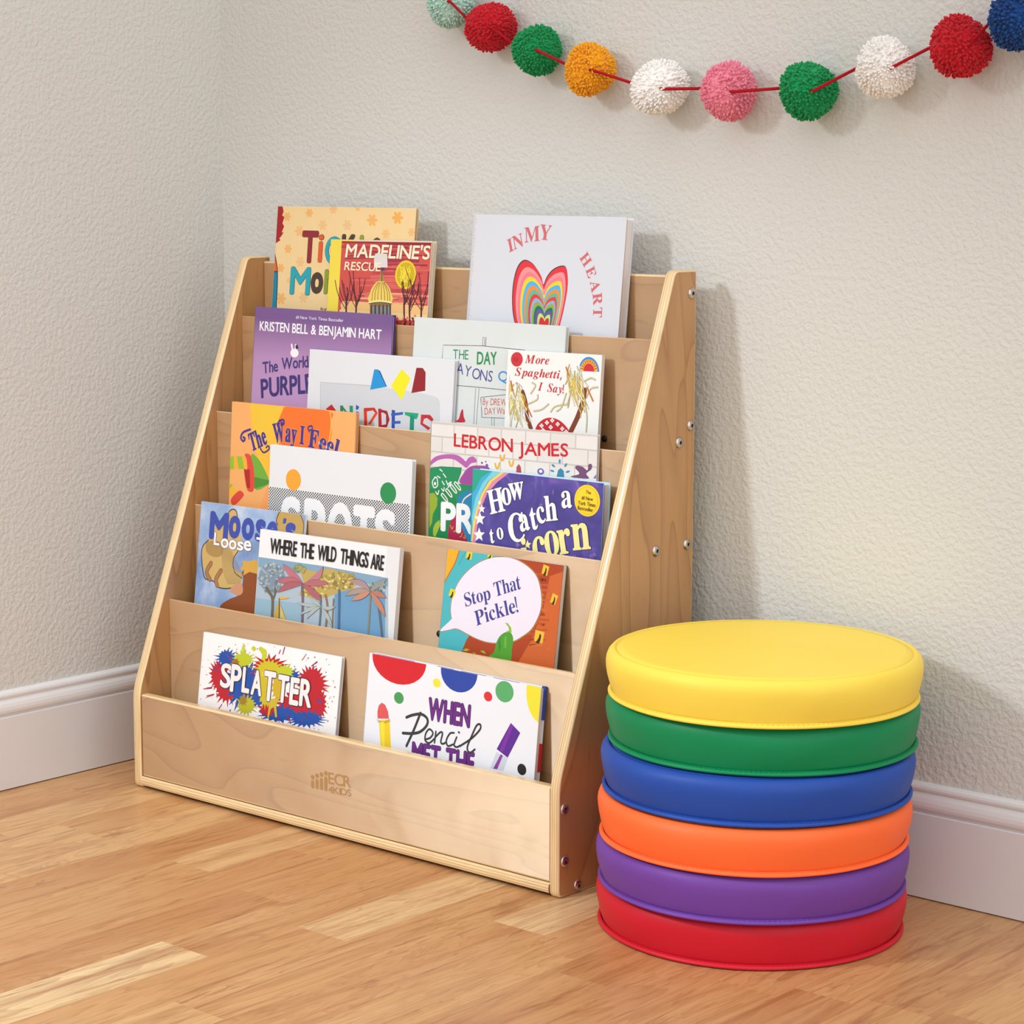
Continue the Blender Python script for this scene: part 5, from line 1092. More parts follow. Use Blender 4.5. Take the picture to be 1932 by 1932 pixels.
["C","8A7A40",2.144,[1536,503,29,21],8],
["C","B0A060",2.152,[1931,559,32,17],8],
["C","B0A060",2.16,[1582,517,36,26],8],
["C","C8B468",2.168,[1752,512,26,16],8],
["C","C8B468",2.176,[1708,607,19,14],8],
["C","8A7A40",2.184,[1521,497,26,15],8],
["C","C8B468",2.192,[1378,618,30,22],8],
["C","A89048",2.2,[1824,545,35,18],8],
["C","B0A060",2.208,[1436,528,23,24],8],
["C","A89048",2.216,[1450,656,30,16],8],
["C","D8C888",2.224,[1403,586,30,19],8],
["C","8A7A40",2.232,[1613,617,33,20],8],
["C","8A7A40",2.24,[1720,636,36,24],8],
["C","8A7A40",2.248,[1718,634,25,26],8],
["C","D8C888",2.256,[1387,575,30,25],8],
["C","8A7A40",2.264,[1921,505,28,20],8],
["C","A89048",2.272,[1420,553,32,22],8],
["C","8A7A40",2.28,[1557,580,27,23],8],
["C","B0A060",2.288,[1720,439,36,16],8],
["C","A89048",2.296,[1689,583,24,23],8],
["C","A89048",2.304,[1384,596,25,22],8],
["C","C8B468",2.312,[1701,461,28,20],8],
["C","D8C888",2.32,[1283,581,35,18],8],
["C","C8B468",2.328,[1847,550,22,25],8],
["C","8A7A40",2.336,[1867,571,31,17],8],
["C","A89048",2.344,[1554,465,20,20],8],
["C","B0A060",2.352,[1793,635,33,19],8],
["C","B0A060",2.36,[1579,446,33,23],8],
["C","C8B468",2.368,[1393,576,19,14],8],
["C","D8C888",2.376,[1508,573,21,21],8],
["C","8A7A40",2.384,[1538,514,35,16],8],
["C","D8C888",2.392,[1406,643,36,19],8],
["C","C8B468",2.4,[1609,499,34,19],8],
["C","D8C888",2.408,[1275,588,26,16],8],
["C","8A7A40",2.416,[1578,493,28,17],8],
["C","B0A060",2.424,[1584,457,29,19],8],
["C","B0A060",2.432,[1704,514,28,21],8],
["C","B0A060",2.44,[1818,593,19,23],8],
["C","C8B468",2.448,[1333,644,32,15],8],
["C","8A7A40",2.456,[1271,543,36,23],8],
["C","D8C888",2.464,[1600,659,20,15],8],
["C","B0A060",2.472,[1762,501,27,22],8],
["C","D8C888",2.48,[1740,549,20,18],8],
["C","8A7A40",2.488,[1520,477,33,23],8],
["C","A89048",2.496,[1271,562,26,19],8],
["C","D8C888",2.504,[1766,627,34,25],8],
["C","C8B468",2.512,[1790,572,32,14],8],
["C","B0A060",2.52,[1425,671,28,14],8],
["C","A89048",2.528,[1688,616,35,22],8],
["C","C8B468",2.536,[1830,515,32,25],8],
["C","C8B468",2.544,[1821,548,35,25],8],
["C","A89048",2.552,[1679,573,32,19],8],
["C","D8C888",2.56,[1638,526,23,25],8],
["C","B0A060",2.568,[1558,471,33,25],8],
["C","A89048",2.576,[1786,472,36,24],8],
["C","8A7A40",2.584,[1509,527,35,16],8],
["C","D8C888",2.592,[1548,513,23,24],8],
["C","B0A060",2.6,[1427,631,25,21],8],
["C","A89048",2.608,[1699,629,35,22],8],
["C","C8B468",2.616,[1354,557,24,20],8],
["C","C8B468",2.624,[1629,595,24,16],8],
["C","C8B468",2.632,[1346,651,35,20],8],
["C","C8B468",2.64,[1485,644,36,18],8],
["C","B0A060",2.648,[1773,450,30,24],8],
["C","A89048",2.656,[1547,651,31,23],8],
["C","B0A060",2.664,[1540,509,24,26],8],
["C","8A7A40",2.672,[1265,621,35,17],8],
["C","A89048",2.68,[1570,650,26,16],8],
["C","A89048",2.688,[1641,625,33,17],8],
["C","B0A060",2.696,[1634,555,25,19],8],
["C","8A7A40",2.704,[1708,585,24,15],8],
["C","C8B468",2.712,[1602,490,26,25],8],
["C","D8C888",2.72,[1942,545,26,21],8],
["C","A89048",2.728,[1679,496,36,16],8],
["C","B0A060",2.736,[1723,437,27,24],8],
["C","D8C888",2.744,[1720,555,30,13],8],
["C","8A7A40",2.752,[1536,509,19,18],8],
["C","8A7A40",2.76,[1748,548,23,22],8],
["C","A8A058",2.768,[829,493,35,14],8],
["C","788858",2.776,[747,487,18,20],8],
["C","788858",2.784,[804,513,34,21],8],
["C","A8A058",2.792,[907,499,27,13],8],
["C","A8A058",2.8,[933,447,26,17],8],
["C","788858",2.808,[819,440,24,16],8],
["C","A8A058",2.816,[874,443,22,15],8],
["C","A8A058",2.824,[870,456,28,13],8],
["C","788858",2.832,[783,447,35,18],8],
["C","A8A058",2.84,[740,454,19,16],8],
["C","A8A058",2.848,[884,464,25,20],8],
["C","A8A058",2.856,[924,510,21,21],8],
["C","788858",2.864,[925,451,24,24],8],
["C","A8A058",2.872,[942,472,33,23],8],
["C","A8A058",2.88,[777,491,29,12],8],
["C","788858",2.888,[836,432,34,19],8],
["C","788858",2.896,[754,480,35,19],8],
["C","788858",2.904,[853,430,30,19],8],
["C","A8A058",2.912,[796,453,27,17],8],
["C","A8A058",2.92,[844,445,20,17],8],
["C","90A888",2.928,[2413,535,26,11],8],
["C","90A888",2.936,[2244,541,29,18],8],
["C","607870",2.944,[2272,618,27,17],8],
["C","90A888",2.952,[2286,553,28,21],8],
["C","90A888",2.96,[2273,580,15,13],8],
["C","90A888",2.968,[2318,545,18,17],8],
["C","90A888",2.976,[2413,543,25,20],8],
["C","90A888",2.984,[2281,569,16,20],8],
["C","90A888",2.992,[2299,543,22,21],8],
["C","90A888",3.0,[2251,596,17,18],8],
["C","607870",3.008,[2335,626,16,19],8],
["C","90A888",3.016,[2448,538,20,20],8],
["C","607870",3.024,[2369,582,17,15],8],
["C","607870",3.032,[2487,549,25,18],8],
["C","607870",3.04,[2381,605,16,11],8],
["C","607870",3.048,[2278,524,24,22],8],
["C","607870",3.056,[2228,585,29,16],8],
["C","607870",3.064,[2332,558,16,17],8],
["C","607870",3.072,[2308,539,28,19],8],
["C","607870",3.08,[2438,510,15,14],8],
["C","90A888",3.088,[2228,556,20,18],8],
["C","607870",3.096,[2312,640,24,20],8],
["C","90A888",3.104,[2464,498,29,15],8],
["C","90A888",3.112,[2422,471,17,14],8],
["C","90A888",3.12,[2312,523,25,16],8],
["C","607870",3.128,[2428,598,26,20],8],
["C","607870",3.136,[2312,617,29,22],8],
["C","607870",3.144,[2383,539,16,19],8],
["C","607870",3.152,[2321,637,24,18],8],
["C","90A888",3.16,[2481,513,29,12],8],
["L","6A6050",2.5,1,4.85,[367,1233,350,956,265,861,210,815]],
["L","6A6050",2.5,1,3.09,[357,973,402,846,384,795]],
["L","706070",2.5,1,4.35,[975,1228,959,954,922,717]],
["L","607078",2.5,1,3.46,[1316,1220,1317,997,1296,795]],
["L","8A6A50",2.5,1,3.45,[1438,1239,1444,948,1391,784]],
["L","4A6A90",2.5,1,4.29,[1695,1291,1664,871,1645,687]],
["L","807050",2.5,1,2.58,[1569,1222,1554,969,1551,816]],
["L","8A8068",2.5,1,2.97,[2247,1272,2247,937,2239,636]],
["L","5A6878",2.5,1,3.79,[2524,1270,2445,946,2379,754]],
["P","5A3A40",2.8,0,[950,687,909,643,865,603,815,566,762,534,704,505,642,480,575,459,504,442,537,493,576,539,623,578,675,612,734,640,800,661,872,677]],
["P","B87078",2.85,0,[943,681,904,639,860,601,813,566,761,535,705,508,645,484,580,464,511,448,543,497,581,540,626,578,677,610,734,636,797,657,867,671]],
["P","5A3A40",2.9,0,[938,687,1028,678,1106,661,1171,636,1223,603,1263,562,1291,513,1306,456,1308,391,1264,429,1220,467,1175,505,1129,542,1082,579,1035,615,987,651]],
["P","B87880",2.95,0,[943,681,1031,672,1106,655,1170,631,1220,600,1259,561,1286,514,1300,460,1303,398,1260,434,1217,470,1173,506,1129,542,1083,577,1037,612,990,646]],
["P","5A3A40",3.0,0,[951,680,882,644,812,619,742,605,672,603,601,612,530,633,459,666,387,711,458,709,529,706,600,703,671,699,741,695,811,691,881,686]],
["P","B06870",3.05,0,[943,681,876,646,808,622,740,609,672,607,603,616,534,637,465,668,395,711,464,708,533,706,602,703,671,699,739,695,807,691,875,686]],
["P","5A3A40",3.1,0,[935,681,1001,686,1066,688,1130,686,1193,680,1256,670,1319,658,1381,641,1442,621,1376,600,1311,587,1246,582,1182,585,1119,597,1057,617,996,645]],
["P","B06870",3.15,0,[943,681,1006,685,1069,686,1131,684,1193,678,1254,669,1315,657,1375,641,1435,622,1370,602,1307,590,1244,585,1183,588,1122,600,1061,619,1002,646]],
["P","5A3A40",3.2,0,[950,677,867,662,789,658,717,664,651,681,590,708,536,746,487,794,445,852,509,832,574,811,637,789,701,767,764,745,826,723,888,700]],
["P","A86068",3.25,0,[943,681,862,667,786,663,717,669,652,685,594,711,541,747,494,793,452,848,515,829,577,809,639,788,701,767,762,746,823,725,883,703]],
["P","5A3A40",3.3,0,[937,675,971,716,1010,752,1053,783,1100,810,1152,833,1208,851,1269,864,1333,873,1304,829,1269,790,1228,757,1181,730,1129,708,1070,692,1007,681]],
["P","A86068",3.35,0,[943,681,976,719,1013,753,1055,783,1101,809,1151,830,1206,847,1265,860,1328,868,1299,826,1265,789,1225,758,1180,732,1129,711,1073,696,1011,685]],
["P","5A3A40",3.4,0,[2246,639,2210,589,2169,549,2122,520,2069,501,2011,494,1946,496,1876,509,1801,533,1859,543,1916,553,1973,564,2029,577,2085,591,2139,606,2193,622]],
["P","A88888",3.45,0,[2239,636,2205,588,2165,551,2119,523,2068,505,2011,498,1949,501,1881,513,1807,536,1864,545,1920,555,1975,565,2029,577,2083,590,2136,604,2188,620]],
["P","5A3A40",3.5,0,[2235,640,2282,623,2326,602,2367,580,2404,555,2438,528,2470,499,2498,467,2523,433,2467,443,2417,458,2372,477,2333,501,2300,529,2273,562,2251,599]],
["P","909090",3.55,0,[2239,636,2285,619,2327,599,2367,578,2403,554,2437,528,2467,500,2495,470,2519,437,2465,447,2416,461,2373,480,2335,502,2303,529,2276,561,2255,596]],
["P","5A3A40",3.6,0,[2246,634,2175,615,2107,606,2042,606,1980,616,1921,635,1865,664,1812,703,1763,751,1824,736,1884,721,1945,706,2006,691,2066,676,2126,662,2186,648]],
["P","A89080",3.65,0,[2239,636,2170,618,2104,610,2041,610,1980,620,1923,638,1869,666,1818,703,1770,749,1829,734,1888,720,1947,705,2006,691,2064,677,2123,663,2181,649]],
["P","5A3A40",3.7,0,[2235,634,2269,652,2304,667,2341,679,2378,687,2417,692,2458,693,2499,692,2542,687,2513,658,2481,636,2447,620,2410,610,2370,607,2328,610,2283,619]],
["P","B07868",3.75,0,[2239,636,2272,653,2307,667,2342,678,2379,686,2417,690,2456,692,2496,690,2538,685,2509,658,2478,637,2445,622,2409,613,2371,609,2329,612,2286,621]],
["P","5A3A40",3.8,0,[2234,628,2261,675,2292,720,2326,762,2364,803,2406,841,2451,876,2500,910,2552,941,2537,888,2515,839,2486,793,2450,752,2407,715,2357,682,2299,653]],
["P","B88068",3.85,0,[2239,636,2266,681,2295,723,2328,764,2365,802,2405,838,2449,872,2497,904,2547,934,2533,883,2512,836,2484,793,2449,754,2407,718,2358,687,2302,659]],
["P","5A3A40",3.9,0,[2245,632,2190,640,2138,651,2090,666,2043,684,2000,707,1960,733,1922,763,1888,797,1945,792,1998,783,2048,769,2095,750,2137,728,2177,700,2212,669]],
["P","C08870",3.95,0,[2239,636,2187,643,2136,654,2089,668,2044,686,2002,707,1963,732,1927,761,1893,794,1948,789,2000,780,2049,766,2094,749,2135,727,2174,701,2208,670]],
["P","5A3A40",4.0,0,[1331,946,1271,939,1210,935,1150,932,1089,931,1027,933,965,936,903,942,841,949,901,964,961,974,1022,980,1083,982,1145,979,1206,972,1268,961]],
["P","A8B4B0",4.05,0,[1323,945,1265,939,1207,935,1148,933,1089,932,1029,934,969,937,909,943,848,950,906,964,965,973,1024,979,1083,980,1143,978,1203,971,1263,960]],
["P","5A3A40",4.1,0,[1329,942,1264,944,1204,952,1147,965,1093,984,1044,1009,999,1039,958,1075,920,1117,971,1094,1022,1071,1074,1049,1125,1027,1176,1006,1227,984,1278,963]],
["P","A8B4B0",4.15,0,[1323,945,1261,948,1201,955,1146,968,1094,987,1047,1010,1003,1039,963,1073,926,1113,976,1091,1025,1070,1075,1048,1125,1027,1174,1006,1224,986,1274,965]],
["P","5A3A40",4.2,0,[1327,941,1272,952,1223,968,1180,989,1143,1013,1113,1042,1089,1074,1072,1111,1061,1153,1094,1125,1127,1098,1160,1072,1193,1045,1226,1019,1260,993,1293,966]],
["P","A8B4B0",4.25,0,[1323,945,1270,957,1222,972,1180,991,1145,1015,1116,1042,1092,1073,1076,1109,1065,1148,1097,1122,1128,1096,1161,1071,1193,1045,1225,1020,1258,995,1291,970]],
["P","5A3A40",4.3,0,[1319,946,1357,964,1394,976,1430,981,1466,980,1500,973,1535,959,1568,939,1601,913,1566,917,1531,922,1496,927,1461,931,1425,935,1390,939,1355,942]],
["P","A8B4B0",4.35,0,[1323,945,1360,963,1396,974,1431,979,1465,978,1499,971,1532,958,1565,938,1597,913,1563,918,1529,922,1495,927,1461,931,1426,935,1392,938,1358,942]],
["P","5A3A40",4.4,0,[1320,939,1343,976,1368,1011,1396,1045,1426,1077,1459,1109,1493,1139,1530,1168,1569,1195,1555,1154,1536,1115,1512,1079,1483,1046,1450,1015,1411,987,1368,962]],
["P","A8B4B0",4.45,0,[1323,945,1346,980,1371,1014,1398,1046,1427,1077,1458,1107,1492,1135,1527,1163,1565,1189,1552,1150,1533,1113,1510,1079,1482,1047,1450,1018,1412,991,1370,967]],
["P","5A3A40",4.5,0,[1327,948,1308,926,1286,907,1262,890,1236,876,1206,865,1175,857,1141,851,1104,848,1123,870,1145,890,1169,906,1196,920,1225,931,1256,939,1290,945]],
["P","A8B4B0",4.55,0,[1323,945,1305,924,1284,906,1261,891,1235,877,1207,867,1176,859,1143,854,1107,851,1126,872,1147,890,1170,906,1196,919,1224,929,1255,937,1288,943]],
["P","C8A040",3.2,0,[401,1203,457,1013,490,974,502,1208]],
["P","D8B850",3.2,0,[510,998,653,1215,538,1195]],
["L","6A4A28",3.2,1,1.1,[487,923,509,1202]],
["P","E0B030",3.2,0,[490,901,644,896,706,897,597,924,494,936]]],
"pickle":[
["P","48B0B8",1,0,[1,0,1071,-1,985,542,736,1044,480,1137,407,1314,9,1320,-35,1254,1,1021]],
["P","E8A828",1,0,[1,0,209,-1,139,203,6,422,-1,243]],
["L","B06A28",1.2,1,1.8,[209,-1,152,178,86,293,7,433]],
["L","308888",1.2,1,0.75,[321,4,218,194]],
["P","A8401C",1.4,0,[887,8,1975,0,1981,1304,408,1325,480,1137,707,812]],
["P","C8602A",1.6,0,[1772,158,1977,77,1978,1339,1387,1307,1575,991,1718,567]],
["L","B85020",1.6,1,2.43,[1484,156,1729,151,1677,157]],
["L","98381A",1.6,1,3.62,[1520,216,1712,216,1622,227]],
["L","C05A28",1.6,1,1.91,[1392,294,1722,279,1763,274]],
["L","C05A28",1.6,1,2.85,[1401,357,1454,374,1785,335]],
["L","D06A30",1.6,1,3.03,[1593,398,1725,405,1685,410]],
["L","C05A28",1.6,1,2.51,[1388,487,1475,499,1816,457]],
["L","C05A28",1.6,1,1.81,[1743,507,1559,553,1669,539]],
["L","D06A30",1.6,1,1.71,[1595,589,1748,593,1763,591]],
["L","98381A",1.6,1,1.86,[1732,635,1578,678,1747,656]],
["L","B85020",1.6,1,2.65,[1371,744,1775,716,1819,710]],
["L","B85020",1.6,1,3.28,[1629,775,1761,781,1711,788]],
["L","B85020",1.6,1,2.16,[1381,871,1597,866,1804,839]],
["L","B85020",1.6,1,3.37,[1432,928,1739,911,1755,909]],
["L","B85020",1.6,1,2.15,[1709,955,1533,1002,1792,967]],
["L","D06A30",1.6,1,3.19,[1671,1024,1548,1064,1755,1036]],
["L","D06A30",1.6,1,1.94,[1863,1061,1820,1090,1877,1082]],
["P","C88A30",2,1,[-11,1094,165,928,171,885,147,790,153,643,212,466,322,307,497,154,707,49,923,-1,1173,-3,1399,65,1566,176,1656,342,1694,526,1661,695,1561,873,1392,1002,1261,1073,1063,1118,843,1135,649,1113,484,1075,283,1028,141,1065]],
["P","4A2818",2.2,1,[-5,1088,170,924,175,881,152,788,158,643,217,467,326,310,498,159,707,55,920,5,1168,4,1392,70,1558,180,1646,344,1684,526,1652,693,1552,870,1384,997,1255,1068,1059,1112,842,1129,649,1107,485,1069,287,1024,146,1060]],
["P","E6DEEA",2.4,1,[1,1084,173,921,179,879,156,786,162,642,220,468,328,313,500,163,707,59,918,10,1164,9,1386,75,1551,183,1639,346,1676,527,1644,692,1545,867,1379,994,1250,1063,1055,1107,840,1124,649,1103,487,1065,290,1020,150,1056]],
["T","40408E",3,"Sb","Stop",175,[411,719,592,649,833,566],0,0,0.02,0],
["T","40408E",3,"Sb","That",185,[905,528,1104,451,1324,372],0,0,0.02,0],
["T","40408E",3,"Sb","Pickle!",192,[629,940,941,811,1316,670],0,0,0.02,0],
["P","E0C828",3,0,[340,-11,441,0,430,100,334,86]],
["P","3A2818",3.2,0,[351,100,381,57,391,16,409,31,404,77,388,107]],
["P","E0C828",3.0,0,[122,509,218,534,181,632,91,605]],
["P","3A2818",3.2,0,[117,627,148,584,158,542,175,557,171,604,154,634]],
["P","C8D020",3.0,0,[707,-26,794,-20,784,41,702,34]],
["P","3A2818",3.2,0,[715,43,742,15,752,-11,766,-1,761,27,746,47]],
["P","F0B838",3.0,0,[1652,21,1749,42,1723,162,1631,138]],
["P","3A2818",3.2,0,[1655,159,1684,107,1693,57,1711,76,1708,132,1692,168]],
["P","F0B838",3.0,0,[1849,365,1936,393,1896,511,1814,480]],
["P","3A2818",3.2,0,[1842,505,1869,453,1877,404,1894,423,1891,478,1877,514]],
["P","F0B838",3.0,0,[1623,861,1772,873,1756,1019,1615,1002]],
["P","3A2818",3.2,0,[1640,1022,1684,958,1699,898,1725,919,1718,987,1694,1032]],
["P","8ABE38",2.8,0,[420,1288,479,1256,551,1260,499,1289]],
["P","8ABE38",2.8,0,[731,1251,792,1243,836,1278,765,1270]],
["P","8ABE38",2.8,0,[594,1288,657,1291,644,1307]],
["P","4E9A30",2.8,1,[886,1306,963,1237,993,1104,1044,1015,1129,957,1221,956,1269,1032,1262,1161,1237,1328,933,1370]],
["P","86B838",2.8,0,[1128,945,1187,926,1166,882,1106,837,1153,837,1213,887,1233,952]],
["P","3A8428",3,0,[1024,1100,1047,1038,1076,1151,1048,1237]],
["P","6AB040",3,0,[1121,1016,1150,1001,1163,1163,1131,1155]]],
"splat":[
["P","B81E2C",1,0,[576,549,596,561,652,576,604,590,555,597,596,618,624,643,568,638,555,646,584,677,602,709,550,688,519,676,538,713,536,732,511,720,489,708,496,745,512,818,474,764,454,743,449,778,440,814,421,779,408,753,395,765,369,851,371,750,366,724,339,767,308,802,314,753,321,715,292,735,265,745,273,713,289,680,248,697,178,726,238,668,264,640,243,635,233,624,233,609,255,593,216,583,174,568,214,553,244,543,237,529,151,486,245,503,260,496,236,467,190,416,252,442,289,457,282,433,253,374,303,416,324,426,327,406,313,341,348,390,365,407,371,377,372,279,399,392,410,412,423,384,442,340,449,382,453,417,478,380,500,364,491,415,488,443,522,414,555,396,548,427,529,464,563,452,581,457,559,487,554,504,572,510,624,508,598,531]],
["C","B81E2C",1,[490,305,14,10],8],
["C","B81E2C",1,[392,890,11,8],8],
["C","B81E2C",1,[479,876,8,5],8],
["C","B81E2C",1,[450,297,14,9],8],
["C","B81E2C",1,[526,791,10,7],8],
["C","B81E2C",1,[602,324,8,5],8],
["C","B81E2C",1,[138,598,13,9],8],
["C","B81E2C",1,[383,841,16,11],8],
["C","B81E2C",1,[656,603,9,6],8],
["C","B81E2C",1,[299,864,11,7],8],
["C","B81E2C",1,[625,830,13,9],8],
["C","B81E2C",1,[543,802,6,4],8],
["P","B81E2C",1,0,[794,715,818,726,965,739,806,754,791,767,818,786,873,818,785,809,765,818,771,838,771,859,738,857,705,849,716,887,738,956,677,899,645,870,637,905,629,1003,597,910,579,899,557,915,523,955,517,913,513,883,479,904,397,971,452,882,449,864,404,877,366,880,390,847,425,815,391,814,359,808,370,789,386,772,375,759,263,746,359,729,414,720,391,703,264,652,389,670,426,667,420,647,352,580,444,620,482,631,481,604,466,546,519,593,542,600,554,573,565,493,595,585,613,590,638,556,679,503,670,585,676,607,712,583,763,551,740,603,740,625,778,615,807,616,782,649,773,668,799,673,860,670,836,693]],
["C","B81E2C",1,[796,461,16,11],8],
["C","B81E2C",1,[217,775,5,4],8],
["C","B81E2C",1,[484,460,9,6],8],
["C","B81E2C",1,[342,633,16,11],8],
["C","B81E2C",1,[291,901,8,5],8],
["C","B81E2C",1,[854,478,10,7],8],
["C","B81E2C",1,[263,754,13,9],8],
["C","B81E2C",1,[272,580,5,4],8],
["P","1E4EA0",1,0,[677,283,697,291,735,301,699,313,659,320,669,331,685,346,649,348,636,354,636,367,698,427,613,384,587,378,588,404,583,435,552,411,532,397,517,405,497,426,486,401,472,397,454,401,388,458,417,403,421,383,394,388,321,416,365,377,390,355,347,359,265,369,358,335,382,322,346,316,236,307,342,294,386,288,354,273,361,262,388,258,401,251,399,236,409,226,427,222,457,233,455,206,466,189,492,206,509,214,524,196,550,153,557,199,564,219,590,201,636,169,625,204,615,228,636,226,729,186,669,233,642,256,695,247,768,240,693,270]],
["C","1E4EA0",1,[344,172,12,8],8],
["C","1E4EA0",1,[385,157,8,5],8],
["C","1E4EA0",1,[713,163,11,7],8],
["C","1E4EA0",1,[333,213,8,5],8],
["C","1E4EA0",1,[717,202,9,6],8],
["C","1E4EA0",1,[282,245,6,4],8],
["C","1E4EA0",1,[502,487,7,5],8],
["C","1E4EA0",1,[292,350,6,4],8],
["C","1E4EA0",1,[777,247,10,7],8],
["C","1E4EA0",1,[739,339,11,7],8],
["P","1E4EA0",1,0,[1219,586,1253,605,1311,629,1234,651,1207,669,1238,698,1303,744,1229,746,1183,751,1214,795,1254,855,1167,824,1117,809,1135,863,1130,901,1086,882,1038,842,1045,916,1048,1015,990,909,963,894,942,920,915,957,895,899,872,894,841,918,768,1037,790,911,798,848,739,896,652,961,722,841,733,801,676,820,609,835,632,790,686,738,637,735,501,751,603,696,645,666,589,648,476,623,627,601,678,587,604,550,572,513,653,515,683,504,655,463,601,393,678,416,746,445,728,393,711,327,780,380,822,411,817,343,818,257,868,337,899,381,918,340,948,226,968,331,981,388,1013,353,1065,283,1073,334,1054,416,1119,358,1204,295,1143,406,1117,460,1173,441,1262,410,1204,475,1178,513,1230,514,1271,527,1252,557]],
["C","1E4EA0",1,[447,747,8,6],8],
["C","1E4EA0",1,[461,364,8,5],8],
["C","1E4EA0",1,[1350,927,8,5],8],
["C","1E4EA0",1,[891,149,6,4],8],
["P","B81E2C",1,0,[2477,398,2509,408,2635,419,2511,437,2474,449,2514,468,2609,503,2489,493,2433,490,2459,513,2562,578,2460,546,2419,538,2447,576,2469,616,2416,592,2373,568,2387,608,2378,624,2355,618,2331,603,2322,621,2332,715,2295,645,2275,622,2261,650,2243,708,2228,649,2218,611,2196,640,2169,672,2163,638,2167,595,2127,638,2089,664,2112,605,2113,583,2087,590,1989,656,2062,574,2090,538,2052,546,2006,555,2042,522,2048,506,2013,504,1968,501,2002,478,2027,460,2013,449,1906,438,1988,421,2040,410,1994,391,1998,377,2013,365,2043,359,2012,332,1996,307,2064,324,2084,321,2070,294,2035,244,2086,266,2129,291,2123,261,2096,192,2139,225,2175,261,2172,213,2190,213,2206,207,2229,247,2241,213,2259,158,2273,219,2286,238,2307,213,2328,202,2338,221,2343,246,2362,242,2423,179,2399,242,2385,280,2417,267,2448,258,2432,291,2409,322,2476,296,2529,286,2475,329,2455,352,2503,350,2567,349,2505,379]],
["C","B81E2C",1,[2566,350,6,5],8],
["C","B81E2C",1,[2025,135,6,4],8],
["C","B81E2C",1,[2702,419,15,10],8],
["C","B81E2C",1,[2509,243,12,9],8],
["C","B81E2C",1,[1912,587,8,6],8],
["C","B81E2C",1,[2119,130,6,5],8],
["C","B81E2C",1,[2574,440,9,6],8],
["C","B81E2C",1,[2145,98,15,10],8],
["C","B81E2C",1,[2554,131,10,7],8],
["C","B81E2C",1,[1826,452,12,8],8],
["C","B81E2C",1,[2470,705,9,7],8],
["C","B81E2C",1,[1860,495,10,7],8],
["C","B81E2C",1,[1939,276,6,4],8],
["C","B81E2C",1,[2673,361,8,5],8],
["P","B81E2C",1,0,[2405,705,2440,713,2463,724,2465,737,2384,753,2403,765,2537,786,2369,789,2338,799,2347,815,2449,856,2311,840,2264,842,2262,861,2253,881,2222,890,2159,869,2152,898,2140,939,2093,917,2057,894,2028,921,1991,944,1969,917,1951,902,1890,946,1830,973,1828,941,1840,906,1773,931,1723,939,1736,912,1783,874,1689,898,1615,909,1673,874,1704,851,1654,852,1556,859,1648,827,1677,811,1624,805,1614,793,1628,778,1691,764,1662,751,1548,731,1682,724,1745,717,1695,694,1686,673,1766,675,1831,679,1787,641,1792,615,1857,625,1915,642,1931,622,1940,578,1987,598,2022,611,2053,585,2100,528,2120,577,2136,604,2175,590,2281,513,2229,596,2244,607,2302,589,2336,589,2313,621,2316,634,2393,617,2497,596,2391,648,2375,665,2407,669,2520,658,2417,691]],
["C","B81E2C",1,[1283,856,9,7],8],
["C","B81E2C",1,[2285,1008,14,10],8],
["C","B81E2C",1,[1339,906,8,5],8],
["C","B81E2C",1,[2614,704,11,8],8],
["P","B81E2C",1,0,[2531,674,2557,686,2581,704,2555,718,2540,729,2558,752,2611,799,2539,775,2519,777,2542,817,2550,850,2517,831,2500,829,2497,849,2508,909,2473,855,2456,838,2450,863,2444,903,2428,880,2416,845,2403,879,2384,918,2377,874,2376,829,2351,867,2310,920,2333,838,2344,797,2308,823,2286,822,2309,779,2307,764,2285,759,2235,761,2283,725,2302,707,2263,694,2236,674,2274,661,2299,652,2280,629,2263,602,2284,596,2317,604,2296,566,2288,535,2317,547,2343,565,2338,531,2329,477,2363,528,2378,539,2379,491,2393,488,2408,518,2419,527,2431,512,2453,449,2457,508,2458,553,2482,517,2512,487,2504,538,2496,576,2524,561,2565,542,2531,596,2532,614,2545,623,2570,630,2554,654]],
["C","B81E2C",1,[2313,928,11,8],8],
["C","B81E2C",1,[2566,917,6,4],8],
["C","B81E2C",1,[2193,704,9,6],8],
["C","B81E2C",1,[2356,1004,7,5],8],
["C","B81E2C",1,[2152,669,9,6],8],
["C","B81E2C",1,[2227,872,10,7],8],
["C","B81E2C",1,[2426,353,7,5],8],
["C","B81E2C",1,[2196,718,10,7],8],
["C","B81E2C",1,[2265,511,8,5],8],
["C","B81E2C",1,[2459,976,8,6],8],
["C","B81E2C",1,[2379,1029,11,8],8],
["C","B81E2C",1,[2370,930,11,8],8],
["P","1E4EA0",1,0,[2475,884,2525,884,2664,878,2501,902,2453,912,2512,917,2585,926,2495,934,2431,939,2466,951,2569,978,2409,963,2373,965,2372,976,2404,1004,2331,986,2307,989,2294,1000,2301,1048,2251,1014,2225,999,2203,1022,2170,1049,2155,1026,2143,1014,2102,1035,2040,1067,2071,1024,2074,1009,2029,1023,1918,1065,1979,1024,2004,1004,1965,1010,1824,1045,1934,1002,1990,980,1897,995,1868,992,1895,979,1958,961,1917,960,1846,959,1942,943,1950,935,1943,928,1839,919,1939,912,1995,906,1977,896,1940,880,2003,879,2043,877,2040,864,2050,852,2084,851,2119,853,2134,843,2140,813,2179,830,2206,846,2227,831,2268,776,2278,816,2287,833,2317,822,2395,776,2355,825,2356,837,2410,819,2466,803,2420,835,2417,845,2467,836,2501,833,2479,849,2445,865,2518,855,2594,848,2508,872]],
["C","1E4EA0",1,[2464,1032,9,6],8],
["C","1E4EA0",1,[2461,762,7,5],8],
["C","1E4EA0",1,[2469,792,8,6],8],
